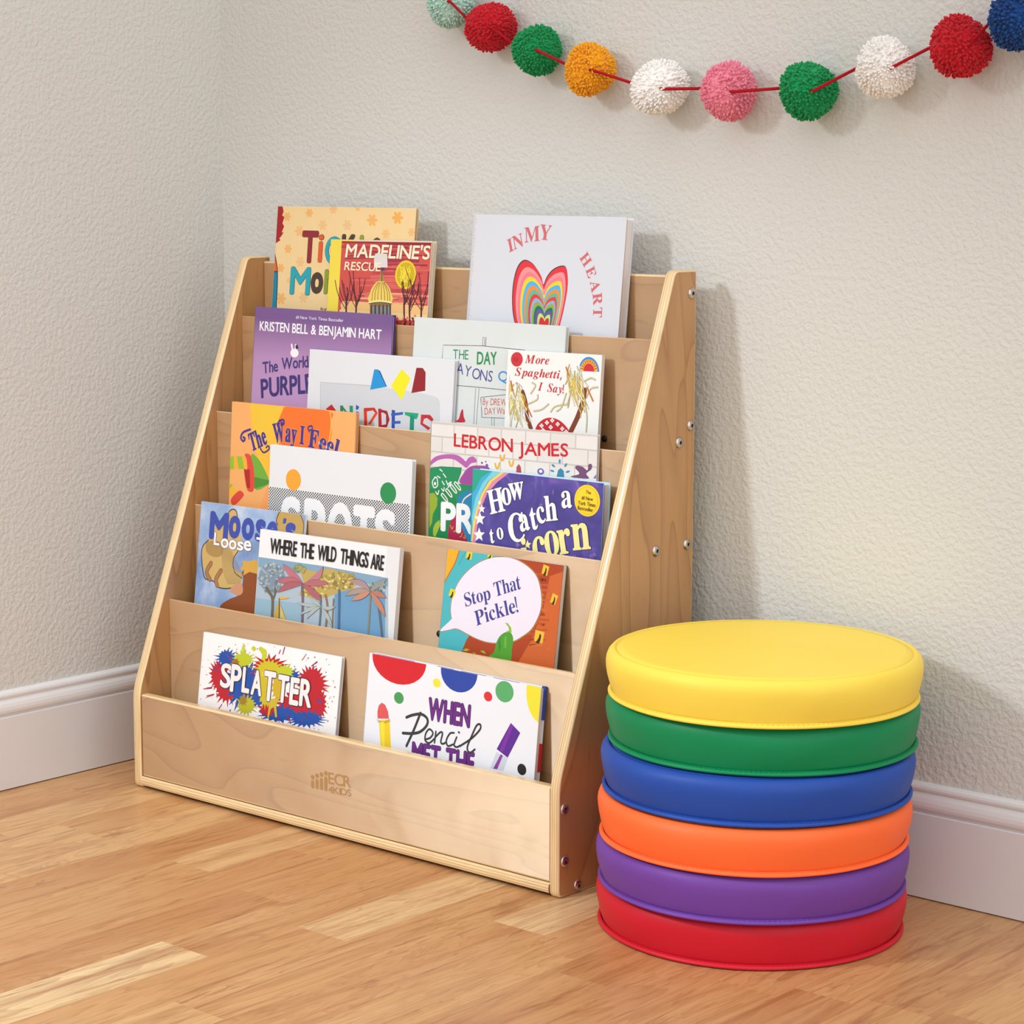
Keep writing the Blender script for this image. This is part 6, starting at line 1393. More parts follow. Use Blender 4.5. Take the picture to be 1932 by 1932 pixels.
["C","1E4EA0",1,[1962,1059,12,8],8],
["C","1E4EA0",1,[2060,1113,14,10],8],
["C","1E4EA0",1,[2624,896,11,8],8],
["C","1E4EA0",1,[2082,812,8,6],8],
["C","1E4EA0",1,[2757,826,8,6],8],
["C","1E4EA0",1,[2029,781,12,8],8],
["C","1E4EA0",1,[1738,1080,11,8],8],
["P","1E4EA0",1,0,[1966,892,1979,899,2009,906,1993,918,1935,930,1966,941,2030,956,1910,960,1889,969,1876,981,1880,998,1835,1002,1785,999,1780,1020,1770,1053,1713,1027,1682,1028,1652,1035,1600,1082,1591,1041,1580,1025,1535,1041,1423,1095,1478,1041,1484,1024,1439,1031,1313,1065,1386,1026,1416,1006,1356,1012,1229,1028,1348,993,1408,974,1315,977,1270,969,1335,953,1425,940,1376,930,1379,919,1396,907,1472,904,1462,890,1383,850,1510,871,1551,870,1557,848,1569,816,1625,838,1660,851,1691,822,1746,774,1747,832,1760,846,1810,826,1908,781,1860,831,1869,841,1916,833,1985,821,1960,843,1936,861,1967,863,2101,845,1992,878]],
["C","1E4EA0",1,[1520,791,11,8],8],
["C","1E4EA0",1,[1540,802,5,4],8],
["P","B81E2C",1,0,[1647,279,1686,285,1829,288,1678,308,1618,318,1690,333,1755,354,1630,352,1586,355,1616,376,1722,431,1588,400,1529,389,1524,405,1546,452,1479,418,1448,408,1436,438,1418,503,1385,439,1363,431,1331,452,1261,519,1291,437,1277,427,1230,447,1095,521,1199,430,1224,402,1149,425,976,478,1154,396,1144,387,1092,390,1073,381,1113,362,1138,347,1074,344,1080,331,1094,318,1138,307,1127,295,1090,279,1141,272,1191,269,1185,254,1077,199,1212,231,1251,233,1257,216,1262,191,1301,198,1338,212,1353,190,1371,125,1404,185,1422,208,1459,171,1518,121,1497,190,1505,205,1558,180,1595,174,1599,191,1566,224,1632,205,1746,174,1665,220,1637,241,1691,238,1789,229,1696,261]],
["C","B81E2C",1,[1581,459,14,10],8],
["C","B81E2C",1,[1450,479,13,9],8],
["C","B81E2C",1,[1784,238,5,4],8],
["C","B81E2C",1,[914,366,12,8],8],
["C","B81E2C",1,[1027,229,6,4],8],
["C","B81E2C",1,[1120,506,16,11],8],
["C","B81E2C",1,[902,385,12,8],8],
["C","B81E2C",1,[1013,215,6,4],8],
["P","1E4EA0",1.4,0,[1970,372,1998,379,2055,388,2000,399,1958,405,1981,418,2012,439,1968,440,1931,437,1930,451,1949,487,1898,462,1878,459,1869,479,1852,496,1831,479,1815,474,1796,480,1747,524,1764,474,1756,464,1724,474,1690,480,1715,452,1709,444,1696,438,1627,446,1670,424,1706,409,1660,404,1630,393,1690,383,1706,374,1687,361,1670,343,1719,345,1740,341,1741,326,1736,302,1776,316,1796,317,1809,304,1826,287,1846,297,1859,318,1885,293,1929,258,1912,308,1916,321,1942,315,2010,287,1962,329,1965,338,1985,341,2052,334,1999,358]],
["C","1E4EA0",1.4,[1898,245,12,8],8],
["C","1E4EA0",1.4,[1587,498,15,10],8],
["P","B81E2C",1.4,0,[1555,883,1567,895,1597,910,1568,924,1536,932,1538,949,1562,986,1507,974,1476,970,1463,990,1440,1001,1415,996,1400,975,1368,995,1344,993,1330,981,1338,958,1303,961,1264,960,1289,936,1311,919,1286,909,1219,892,1291,881,1325,873,1317,855,1320,835,1346,828,1382,839,1392,812,1411,767,1439,813,1458,824,1488,808,1521,800,1530,819,1527,840,1564,838,1618,835,1572,867]],
["P","1E4EA0",1.4,0,[1342,776,1373,785,1370,797,1346,808,1328,817,1349,835,1328,844,1317,855,1289,855,1281,869,1282,907,1244,881,1223,865,1206,885,1176,921,1166,888,1157,872,1135,876,1106,882,1103,866,1116,845,1071,852,1038,849,1075,826,1077,814,1065,804,1049,792,1076,780,1101,772,1091,757,1088,741,1109,733,1141,736,1143,716,1159,704,1182,705,1204,715,1223,697,1249,679,1257,711,1265,724,1292,715,1332,699,1320,726,1310,745,1346,741,1388,740,1359,762]],
["P","B8C020",1.8,0,[1029,265,1058,270,1176,276,1028,289,1018,297,1034,308,1058,324,1013,325,978,325,992,342,1045,387,956,351,939,354,935,372,938,416,896,375,877,368,860,383,830,432,826,378,819,362,791,378,706,444,762,371,759,359,736,361,700,368,724,345,729,334,708,332,675,331,702,316,713,306,688,301,628,293,689,282,718,275,689,262,597,233,732,250,749,245,752,234,682,181,775,219,805,227,798,199,793,151,841,206,858,211,874,188,908,126,909,192,919,204,948,187,962,193,974,199,967,218,1002,208,1100,172,1010,227,1005,238,1047,234,1175,214,1033,256]],
["C","B8C020",1.8,[619,379,11,8],8],
["C","B8C020",1.8,[722,150,6,4],8],
["C","B8C020",1.8,[1047,359,9,6],8],
["C","B8C020",1.8,[741,397,7,5],8],
["C","B8C020",1.8,[959,415,8,6],8],
["C","B8C020",1.8,[982,173,13,9],8],
["P","C8B828",1.8,0,[1612,325,1657,331,1661,342,1638,354,1593,363,1639,377,1735,405,1590,394,1554,396,1574,415,1602,442,1548,434,1510,428,1521,456,1507,469,1477,465,1449,453,1437,477,1423,545,1394,469,1376,463,1348,489,1297,543,1317,469,1305,460,1278,468,1175,532,1243,461,1247,443,1211,450,1123,476,1203,429,1207,417,1165,418,1134,414,1147,399,1201,380,1149,376,1043,370,1169,354,1199,344,1186,333,1097,308,1185,309,1242,310,1216,290,1175,256,1254,275,1284,277,1279,253,1281,227,1322,245,1348,251,1366,244,1377,178,1405,237,1422,249,1450,219,1481,202,1483,235,1488,253,1521,239,1575,214,1559,244,1546,267,1589,257,1673,232,1617,271,1575,296,1632,290,1750,274,1637,311]],
["C","C8B828",1.8,[1838,300,14,10],8],
["C","C8B828",1.8,[1112,542,7,5],8],
["C","C8B828",1.8,[1135,228,9,6],8],
["C","C8B828",1.8,[1576,197,7,5],8],
["P","C8B428",1.8,0,[1452,622,1472,647,1485,677,1471,699,1454,712,1472,754,1471,782,1459,796,1430,777,1441,830,1444,880,1421,856,1403,838,1394,853,1391,928,1370,857,1358,840,1346,847,1326,915,1320,838,1312,810,1295,813,1269,830,1275,774,1276,738,1253,733,1227,720,1248,677,1257,650,1234,625,1209,590,1248,579,1255,560,1236,517,1229,479,1256,485,1279,495,1267,440,1265,392,1296,441,1311,453,1310,391,1320,359,1338,391,1352,449,1364,425,1383,360,1388,441,1395,472,1411,467,1437,449,1428,510,1430,539,1452,544,1491,547,1455,598]],
["P","BCC428",1.8,0,[1847,321,1890,324,1898,334,1864,343,1851,351,1856,360,1918,385,1838,377,1810,379,1815,395,1798,401,1780,406,1752,397,1743,415,1726,432,1706,413,1693,402,1666,423,1622,455,1636,414,1631,403,1608,406,1529,437,1583,397,1599,381,1557,387,1473,398,1559,368,1571,358,1561,351,1544,344,1570,335,1582,327,1574,318,1547,301,1597,302,1620,300,1618,285,1623,271,1649,272,1677,283,1686,265,1701,232,1724,258,1739,268,1758,262,1822,205,1793,263,1789,281,1819,272,1857,263,1841,283,1843,291,1865,293,1964,278,1871,309]],
["C","BCC428",1.8,[1849,403,12,8],8],
["C","BCC428",1.8,[1633,441,11,7],8],
["C","BCC428",1.8,[1467,287,8,6],8],
["C","BCC428",1.8,[1555,475,12,8],8],
["P","B8B028",1.8,0,[1146,888,1182,894,1255,906,1169,918,1143,926,1152,939,1251,981,1146,963,1124,967,1116,977,1129,1004,1100,1000,1072,991,1069,1012,1087,1095,1038,1026,1018,1002,1004,1024,980,1073,971,1026,961,1010,937,1025,899,1051,905,1019,915,990,877,1006,796,1042,872,979,877,965,850,964,822,961,832,945,861,929,842,920,839,909,848,898,861,888,839,873,769,838,872,856,887,849,889,835,870,802,907,811,936,821,943,804,933,739,976,801,993,808,1008,784,1032,743,1043,784,1046,816,1077,786,1122,751,1104,800,1093,829,1123,819,1155,812,1156,827,1143,847,1171,848,1214,848,1176,871]],
["C","B8B028",1.8,[850,1092,9,6],8],
["C","B8B028",1.8,[785,908,16,11],8],
["C","B8B028",1.8,[1216,924,8,5],8],
["C","B8B028",1.8,[889,733,6,4],8],
["P","C8A828",1.8,0,[1734,556,1749,571,1765,592,1760,611,1722,614,1742,642,1755,674,1720,666,1710,676,1718,713,1722,755,1688,725,1664,697,1657,724,1651,779,1631,729,1617,715,1601,736,1579,766,1574,719,1569,693,1552,695,1508,728,1535,665,1533,647,1503,647,1479,637,1511,604,1517,586,1484,570,1477,549,1501,534,1522,525,1513,503,1493,467,1517,464,1538,464,1543,446,1542,412,1565,424,1583,434,1588,398,1600,373,1618,395,1632,426,1649,398,1669,384,1679,412,1676,459,1706,432,1722,441,1726,464,1721,492,1733,503,1776,503,1755,533]],
["P","C0C828",1.8,1,[1165,80,1203,59,1255,76,1307,90,1329,142,1314,227,1245,236,1233,141,1180,120]],
["C","C0C828",1.8,[1059,104,40,33],28],
["P","C0C828",1.8,0,[877,145,883,155,883,166,877,173,872,178,871,188,875,216,861,196,855,192,850,199,841,225,838,194,836,180,829,180,813,183,822,162,824,152,821,143,814,130,821,123,828,121,826,104,821,73,837,96,845,108,849,99,858,74,861,106,864,115,872,116,884,117,880,134]],
["C","C0C828",1.8,[884,99,10,7],8],
["C","C0C828",1.8,[864,86,16,11],8],
["C","C0C828",1.8,[841,63,10,7],8],
["P","9A6A20",2,0,[782,353,790,364,805,378,781,385,771,393,771,408,764,420,744,416,731,416,721,425,706,457,694,427,687,414,670,418,639,431,655,401,659,387,644,382,629,373,639,361,653,352,637,336,637,321,658,319,677,322,679,305,691,297,705,300,718,303,732,296,755,279,758,303,761,317,774,321,805,320,781,343]],
["P","9A7A28",2,0,[999,839,1011,849,1038,864,1005,870,988,875,996,894,1000,919,970,903,954,898,946,916,931,934,919,914,910,902,893,908,858,923,879,888,881,875,869,869,836,863,863,848,876,838,868,825,862,809,884,806,898,803,902,789,915,782,929,780,941,796,956,781,980,763,976,796,984,804,1000,805,1024,807,1010,826]],
["P","E8C828",2,0,[1481,398,1494,404,1529,413,1483,420,1475,428,1483,439,1501,458,1454,449,1437,450,1437,464,1438,492,1410,475,1393,461,1380,474,1357,502,1351,476,1345,465,1323,473,1312,468,1303,462,1303,452,1287,449,1242,453,1277,434,1296,423,1276,417,1232,408,1290,401,1304,395,1296,384,1286,370,1315,370,1333,370,1335,356,1346,346,1366,355,1380,356,1393,347,1414,325,1419,351,1427,358,1449,349,1467,349,1469,360,1464,373,1488,372,1509,375,1489,389]],
["P","C8B030",2,0,[1411,766,1643,719,1608,834,1646,980,1608,993,1561,855,1506,891,1482,1018,1452,1016,1463,869]],
["C","1E3E80",1,[-3,1012,11,8],8],
["C","B81E2C",1,[858,77,12,8],8],
["C","1E3E80",1,[2063,-13,7,5],8],
["C","1E3E80",1,[2478,752,6,4],8],
["C","B81E2C",1,[1563,1118,5,3],8],
["C","3A2030",1,[2260,-26,10,7],8],
["C","1E3E80",1,[2273,66,11,8],8],
["C","B81E2C",1,[-46,800,9,6],8],
["C","1E3E80",1,[701,1270,8,6],8],
["C","B81E2C",1,[1997,1040,10,7],8],
["C","B81E2C",1,[2498,65,10,7],8],
["C","B81E2C",1,[2662,338,10,7],8],
["C","B81E2C",1,[2145,953,8,6],8],
["C","3A2030",1,[2700,551,10,7],8],
["C","B81E2C",1,[318,1168,10,7],8],
["C","B81E2C",1,[-48,908,6,4],8],
["C","B81E2C",1,[2673,617,11,8],8],
["C","1E3E80",1,[1860,1135,8,5],8],
["C","B81E2C",1,[2210,912,5,4],8],
["C","B81E2C",1,[26,759,9,6],8],
["C","B81E2C",1,[2639,562,8,6],8],
["C","1E3E80",1,[2323,846,8,5],8],
["C","3A2030",1,[406,287,7,5],8],
["C","3A2030",1,[1784,45,4,3],8],
["C","1E3E80",1,[2174,968,8,6],8],
["C","1E3E80",1,[2868,422,5,4],8],
["C","3A2030",1,[2272,72,8,6],8],
["C","B81E2C",1,[1158,1259,6,4],8],
["C","B81E2C",1,[1936,1095,5,4],8],
["C","B81E2C",1,[-44,658,4,3],8],
["C","B81E2C",1,[1472,29,9,6],8],
["C","B81E2C",1,[1365,23,6,4],8],
["C","1E3E80",1,[99,660,5,3],8],
["C","1E3E80",1,[2227,888,8,5],8],
["C","3A2030",1,[-140,985,12,8],8],
["C","B81E2C",1,[568,163,11,8],8],
["C","B81E2C",1,[145,384,8,5],8],
["C","1E3E80",1,[-203,946,8,5],8],
["C","B81E2C",1,[2136,981,5,4],8],
["C","B81E2C",1,[934,52,7,5],8],
["C","B81E2C",1,[60,955,9,6],8],
["C","3A2030",1,[30,500,8,5],8],
["C","1E3E80",1,[2619,582,9,6],8],
["C","1E3E80",1,[503,1243,9,6],8],
["C","B81E2C",1,[2825,311,8,5],8],
["C","B81E2C",1,[2160,-30,11,8],8],
["C","B81E2C",1,[2854,621,4,3],8],
["C","B81E2C",1,[598,1244,6,4],8],
["C","B81E2C",1,[2069,1071,8,6],8],
["C","1E3E80",1,[103,536,4,3],8],
["C","3A2030",1,[682,98,8,6],8],
["C","1E3E80",1,[1212,1262,7,5],8],
["C","1E3E80",1,[2178,-31,7,5],8],
["C","3A2030",1,[699,1157,11,7],8],
["C","1E3E80",1,[653,247,4,3],8],
["C","B81E2C",1,[-117,633,11,7],8],
["C","B81E2C",1,[33,404,6,4],8],
["C","B81E2C",1,[1133,100,12,8],8],
["C","1E3E80",1,[2590,658,10,7],8],
["C","3A2030",1,[1060,1178,9,6],8],
["L","B81E2C",1,0,1.24,[632,325,523,257]],
["L","1E4EA0",1,0,0.74,[2230,197,2288,153]],
["L","B81E2C",1,0,1.33,[272,773,105,806]],
["L","1E4EA0",1,0,0.79,[2262,211,2321,180]],
["L","B81E2C",1,0,0.87,[962,1051,911,1102]],
["L","B81E2C",1,0,0.78,[832,1041,792,1159]],
["L","1E4EA0",1,0,1.29,[534,378,390,331]],
["L","B81E2C",1,0,0.87,[1671,980,1709,1098]],
["L","7A2A50",1,0,1.34,[1833,936,1862,984]],
["L","1E4EA0",1,0,1.51,[2373,640,2473,676]],
["L","B81E2C",1,0,1.26,[509,968,435,1062]],
["L","B81E2C",1,0,1.52,[323,852,183,898]],
["L","7A2A50",1,0,0.55,[329,859,162,925]],
["L","7A2A50",1,0,1.35,[269,762,170,784]],
["L","7A2A50",1,0,0.57,[2427,569,2511,574]],
["L","B81E2C",1,0,1.26,[1341,1037,1336,1108]],
["L","B81E2C",1,0,0.95,[2463,460,2556,454]],
["L","B81E2C",1,0,0.78,[1849,930,1885,1026]],
["L","1E4EA0",1,0,0.67,[1651,106,1688,-24]],
["L","7A2A50",1,0,1.46,[1861,926,1919,1034]],
["L","B81E2C",1,0,1.01,[2224,194,2330,130]],
["L","B81E2C",1,0,0.94,[2034,140,2105,45]],
["L","B81E2C",1,0,1.54,[1648,106,1680,-32]],
["L","1E4EA0",1,0,0.91,[1377,1033,1377,1082]],
["L","1E4EA0",1,0,0.69,[2380,632,2516,641]],
["L","1E4EA0",1,0,1.39,[355,514,269,482]],
["L","7A2A50",1,0,1.01,[2224,194,2325,118]],
["L","7A2A50",1,0,0.76,[994,1052,954,1114]],
["L","B81E2C",1,0,1.49,[813,250,717,217]],
["L","B81E2C",1,0,1.5,[1572,108,1595,57]],
["L","1E4EA0",1,0,1.29,[1227,144,1209,71]],
["L","7A2A50",1,0,0.88,[2109,826,2231,906]],
["L","1E4EA0",1,0,1.55,[696,1021,621,1130]],
["L","7A2A50",1,0,1.43,[427,450,310,391]],
["G","4A2A28",2.5,"B4","S",[434,381,653,733],0,1.2],
["G","E8E4E2",3,"B4","S",[434,381,653,733],0,0],
["G","4A2A28",2.5,"B4","P",[648,371,864,766],0,1.2],
["G","E8E4E2",3,"B4","P",[648,371,864,766],0,0],
["G","4A2A28",2.5,"B4","L",[887,380,1046,743],0,1.2],
["G","E8E4E2",3,"B4","L",[887,380,1046,743],0,0],
["G","4A2A28",2.5,"B4","A",[1077,392,1294,747],0,1.2],
["G","E8E4E2",3,"B4","A",[1077,392,1294,747],0,0],
["G","4A2A28",2.5,"B4","T",[1320,372,1561,793],0,1.2],
["G","E8E4E2",3,"B4","T",[1320,372,1561,793],0,0],
["G","4A2A28",2.5,"B4","T",[1604,390,1825,774],0,1.2],
["G","E8E4E2",3,"B4","T",[1604,390,1825,774],0,0],
["G","4A2A28",2.5,"B4","E",[1854,393,2033,775],0,1.2],
["G","E8E4E2",3,"B4","E",[1854,393,2033,775],0,0],
["G","4A2A28",2.5,"B4","R",[2049,385,2286,766],0,1.2],
["G","E8E4E2",3,"B4","R",[2049,385,2286,766],0,0]],
"pencil":[
["C","D0202A",1,[538,13,489,324],28],
["C","2A46A0",1,[1602,17,316,259],28],
["C","E8DC38",1,[3058,46,314,413],28],
["P","E6DC3A",1,0,[1291,188,1298,202,1300,218,1298,233,1291,246,1281,258,1267,266,1250,271,1233,272,1215,269,1199,262,1185,252,1174,239,1168,224,1165,209,1167,194,1174,180,1185,169,1199,161,1215,156,1233,155,1250,158,1267,165,1281,175]],
["P","48985A",1,0,[665,483,671,503,672,523,667,542,656,560,640,574,620,584,599,589,576,589,554,583,534,573,517,559,505,541,499,522,498,502,503,482,514,465,530,451,550,441,572,436,594,436,617,442,637,452,653,466]],
["P","D83038",1,0,[2184,223,2191,238,2194,254,2191,270,2184,285,2173,297,2158,306,2141,311,2123,312,2104,309,2087,302,2073,291,2061,278,2054,263,2052,246,2055,230,2062,216,2073,204,2088,195,2105,190,2123,189,2142,192,2159,199,2173,210]],
["P","58A868",1,0,[2529,95,2540,129,2540,164,2531,197,2511,228,2484,253,2449,270,2411,280,2372,280,2333,271,2298,253,2270,229,2249,198,2239,164,2238,129,2248,95,2268,65,2296,40,2330,22,2369,13,2408,13,2447,22,2481,40,2509,65]],
["P","1E1E20",1,0,[2839,1046,2845,1064,2846,1082,2842,1100,2833,1116,2820,1129,2804,1138,2785,1143,2766,1143,2747,1138,2730,1128,2715,1115,2705,1098,2699,1080,2698,1062,2702,1044,2711,1028,2724,1015,2740,1006,2759,1001,2778,1001,2797,1006,2814,1016,2829,1029]],
["T","2A1A30",1.5,"B4","WHEN",276,[1134,704,1843,691],0,0,0.12,0.7],
["T","6A2A80",2,"B4","WHEN",276,[1134,704,1843,691],0,0,0.12,0],
["T","2A1A30",1.5,"B4","MET THE",262,[904,1313,1972,1272],0,0,0.12,0.7],
["T","6A2A80",2,"B4","MET THE",262,[904,1313,1972,1272],0,0,0.12,0],
["L","35383C",2.2,1,3.82,[989,647,900,872,785,1117]],
["L","35383C",2.2,1,3.85,[746,745,852,697,1003,660,1114,702,1114,790,1006,892,866,938,702,960]],
["L","35383C",2.2,1,2.67,[1107,977,1195,936,1233,869,1167,830,1109,897,1108,988,1182,1009,1266,939]],
["L","35383C",2.2,1,2.66,[1283,841,1272,991]],
["L","35383C",2.2,1,2.66,[1275,922,1358,840,1399,848,1380,957,1413,981,1461,958]],
["L","35383C",2.2,1,2.64,[1596,807,1528,826,1474,926,1509,992,1592,958]],
["L","35383C",2.2,1,2.64,[1647,854,1612,962,1664,980,1711,953]],
["L","35383C",2.2,1,2.83,[1674,784,1684,788]],
["L","35383C",2.2,1,2.83,[1712,960,1906,822,2031,689,2028,626,1968,651,1895,809,1840,953,1887,1016,1971,957]],
["P","E8C828",2,0,[256,864,447,825,527,1303,351,1334]],
["P","D85858",2,0,[231,845,217,754,234,667,289,623,350,644,409,723,435,814]],
["L","30282A",2,1,0.58,[220,862,336,874,456,815]],
["L","30282A",2,1,0.58,[230,884,337,892,463,837]],
["P","F0DC40",2.1,0,[277,884,356,870,413,1323,372,1331]],
["P","5A2A90",2.1,0,[2534,521,2701,621,2526,966,2334,889]],
["P","C8D0DC",2.1,0,[2338,925,2527,973,2467,1146,2250,1148]],
["P","8A3A9A",2.3,0,[2408,943,2447,951,2370,1141,2302,1146]],
["P","7A30A0",2.3,0,[2534,521,2580,553,2443,907,2384,903]]],
"logo":[
["C","B08858",1,[3680,609,35,32],28],
["L","B08858",1,0,5.95,[3679,680,3678,737]],
["C","B08858",1,[3765,576,35,32],28],
["L","B08858",1,0,5.94,[3764,647,3763,730]],
["C","B08858",1,[3849,544,34,32],28],
["L","B08858",1,0,5.93,[3848,615,3847,729]],
["C","B08858",1,[3933,511,34,32],28],
["L","B08858",1,0,5.92,[3932,582,3930,728]],
["T","B08858",1,"B2","ECR",153,[3985,642,4405,629],0,0,0.04,0],
["T","B08858",1,"B2","4KIDS",89,[3983,766,4411,742],0,0,0.05,0]]}
BOOKS = {'tickle': (5, 0.05893, 0.3488, -0.01794, 1.04315, 0.1, 0.00277, 0.353, 0.0075),
 'madeline': (5, 0.21734, 0.24716, -0.03852, 0.9858, 0.1, -0.00515, 0.2958, 0.0125),
 'heart': (5, 0.55528, 0.32826, -0.0327, 1.03376, 0.1, 0.0043, 0.3417, 0.02125),
 'purple': (4, 0.06551, 0.34787, -0.08351, 0.86181, 0.08, 0.00519, 0.3382, 0.00875),
 'snip': (4, 0.22504, 0.34821, -0.10107, 0.79286, 0.08, 0.00405, 0.2694, 0.00875),
 'crayons': (4, 0.4659, 0.33584, -0.08438, 0.85878, 0.08, 0.00483, 0.3353, 0.00937),
 'spag': (4, 0.68966, 0.19761, -0.09806, 0.81478, 0.08, -0.00402, 0.2929, 0.0075),
 'feel': (3, 0.0712, 0.31554, -0.14947, 0.69291, 0.065, -0.00049, 0.3389, 0.00875),
 'spots': (3, 0.18917, 0.3473, -0.16641, 0.62508, 0.065, 0.00028, 0.2707, 0.01),
 'promise': (3, 0.56257, 0.35677, -0.14799, 0.69128, 0.05, -0.00748, 0.3372, 0.00688),
 'catch': (3, 0.67803, 0.27395, -0.1727, 0.62262, 0.05, -0.00068, 0.2678, 0.01875),
 'moose': (2, 0.04306, 0.2707, -0.2022, 0.513, 0.12, -0.00339, 0.3276, 0.005),
 'wild': (2, 0.21625, 0.33993, -0.21821, 0.48151, 0.12, -0.00467, 0.2953, 0.00962),
 'pickle': (2, 0.6531, 0.24714, -0.207, 0.49168, 0.14, 0.00123, 0.306, 0.00875),
 'splat': (1, 0.12274, 0.34814, -0.27229, 0.29248, 0.141, -0.00662, 0.2703, 0.00813),
 'pencil': (1, 0.54298, 0.37255, -0.27841, 0.31314, 0.105, 0.00876, 0.2863, 0.01425)}

# ------------------------------------------------------------------ helpers
def obj(name, bm, mats, parent=None, smooth=False):
    me = bpy.data.meshes.new(name)
    bm.to_mesh(me); bm.free()
    for m in (mats if isinstance(mats, (list, tuple)) else [mats]): me.materials.append(m)
    if smooth:
        for p in me.polygons: p.use_smooth = True
    o = bpy.data.objects.new(name, me); C.objects.link(o)
    if parent: o.parent = parent
    return o
def thing(name, label, cat, loc=(0, 0, 0), group=None):
    o = bpy.data.objects.new(name, None); C.objects.link(o); o.location = loc
    o.empty_display_size = .05
    o['label'] = label; o['category'] = cat
    if group: o['group'] = group
    return o
def struct(o): o['kind'] = 'structure'; return o
def box(bm, x0, y0, z0, x1, y1, z1, mi=0, bevel=0, seg=2):
    vs = [bm.verts.new(v) for v in ((x0,y0,z0),(x1,y0,z0),(x1,y1,z0),(x0,y1,z0),(x0,y0,z1),(x1,y0,z1),(x1,y1,z1),(x0,y1,z1))]
    fs = [bm.faces.new([vs[i] for i in f]) for f in ((0,3,2,1),(4,5,6,7),(0,1,5,4),(1,2,6,5),(2,3,7,6),(3,0,4,7))]
    for f in fs: f.material_index = mi
    if bevel:
        es = list({e for f in fs for e in f.edges})
        r = bmesh.ops.bevel(bm, geom=es, offset=bevel, segments=seg, profile=.5, affect='EDGES')
        for f in r['faces']: f.material_index = mi
    return fs
def lathe(bm, prof, n=96, cx=0, cy=0, wob=None, mi=0, cap=True):
    rings = []
    for (r, z) in prof:
        ring = []
        for i in range(n):
            a = 2*math.pi*i/n
            dr, dz = wob(a, r, z) if wob else (0, 0)
            ring.append(bm.verts.new((cx+(r+dr)*math.cos(a), cy+(r+dr)*math.sin(a), z+dz)))
        rings.append(ring)
    for a, b in zip(rings, rings[1:]):
        for i in range(n):
            f = bm.faces.new((a[i], a[(i+1) % n], b[(i+1) % n], b[i])); f.material_index = mi
    if cap:
        f = bm.faces.new(rings[-1]); f.material_index = mi
        f = bm.faces.new(rings[0][::-1]); f.material_index = mi
def tube(bm, pts, r, n=8, mi=0):
    rings = []
    pts = [Vector(p) for p in pts]
    up = Vector((0, 0, 1))
    for i, p in enumerate(pts):
        d = (pts[min(i+1, len(pts)-1)]-pts[max(i-1, 0)]).normalized()
        a = d.cross(up).normalized() if abs(d.dot(up)) < .99 else Vector((1, 0, 0)); b = a.cross(d)
        rings.append([bm.verts.new(p+r*(math.cos(2*math.pi*k/n)*a+math.sin(2*math.pi*k/n)*b)) for k in range(n)])
    for a, b in zip(rings, rings[1:]):
        for k in range(n): bm.faces.new((a[k], a[(k+1) % n], b[(k+1) % n], b[k])).material_index = mi
    bm.faces.new(rings[0][::-1]); bm.faces.new(rings[-1])

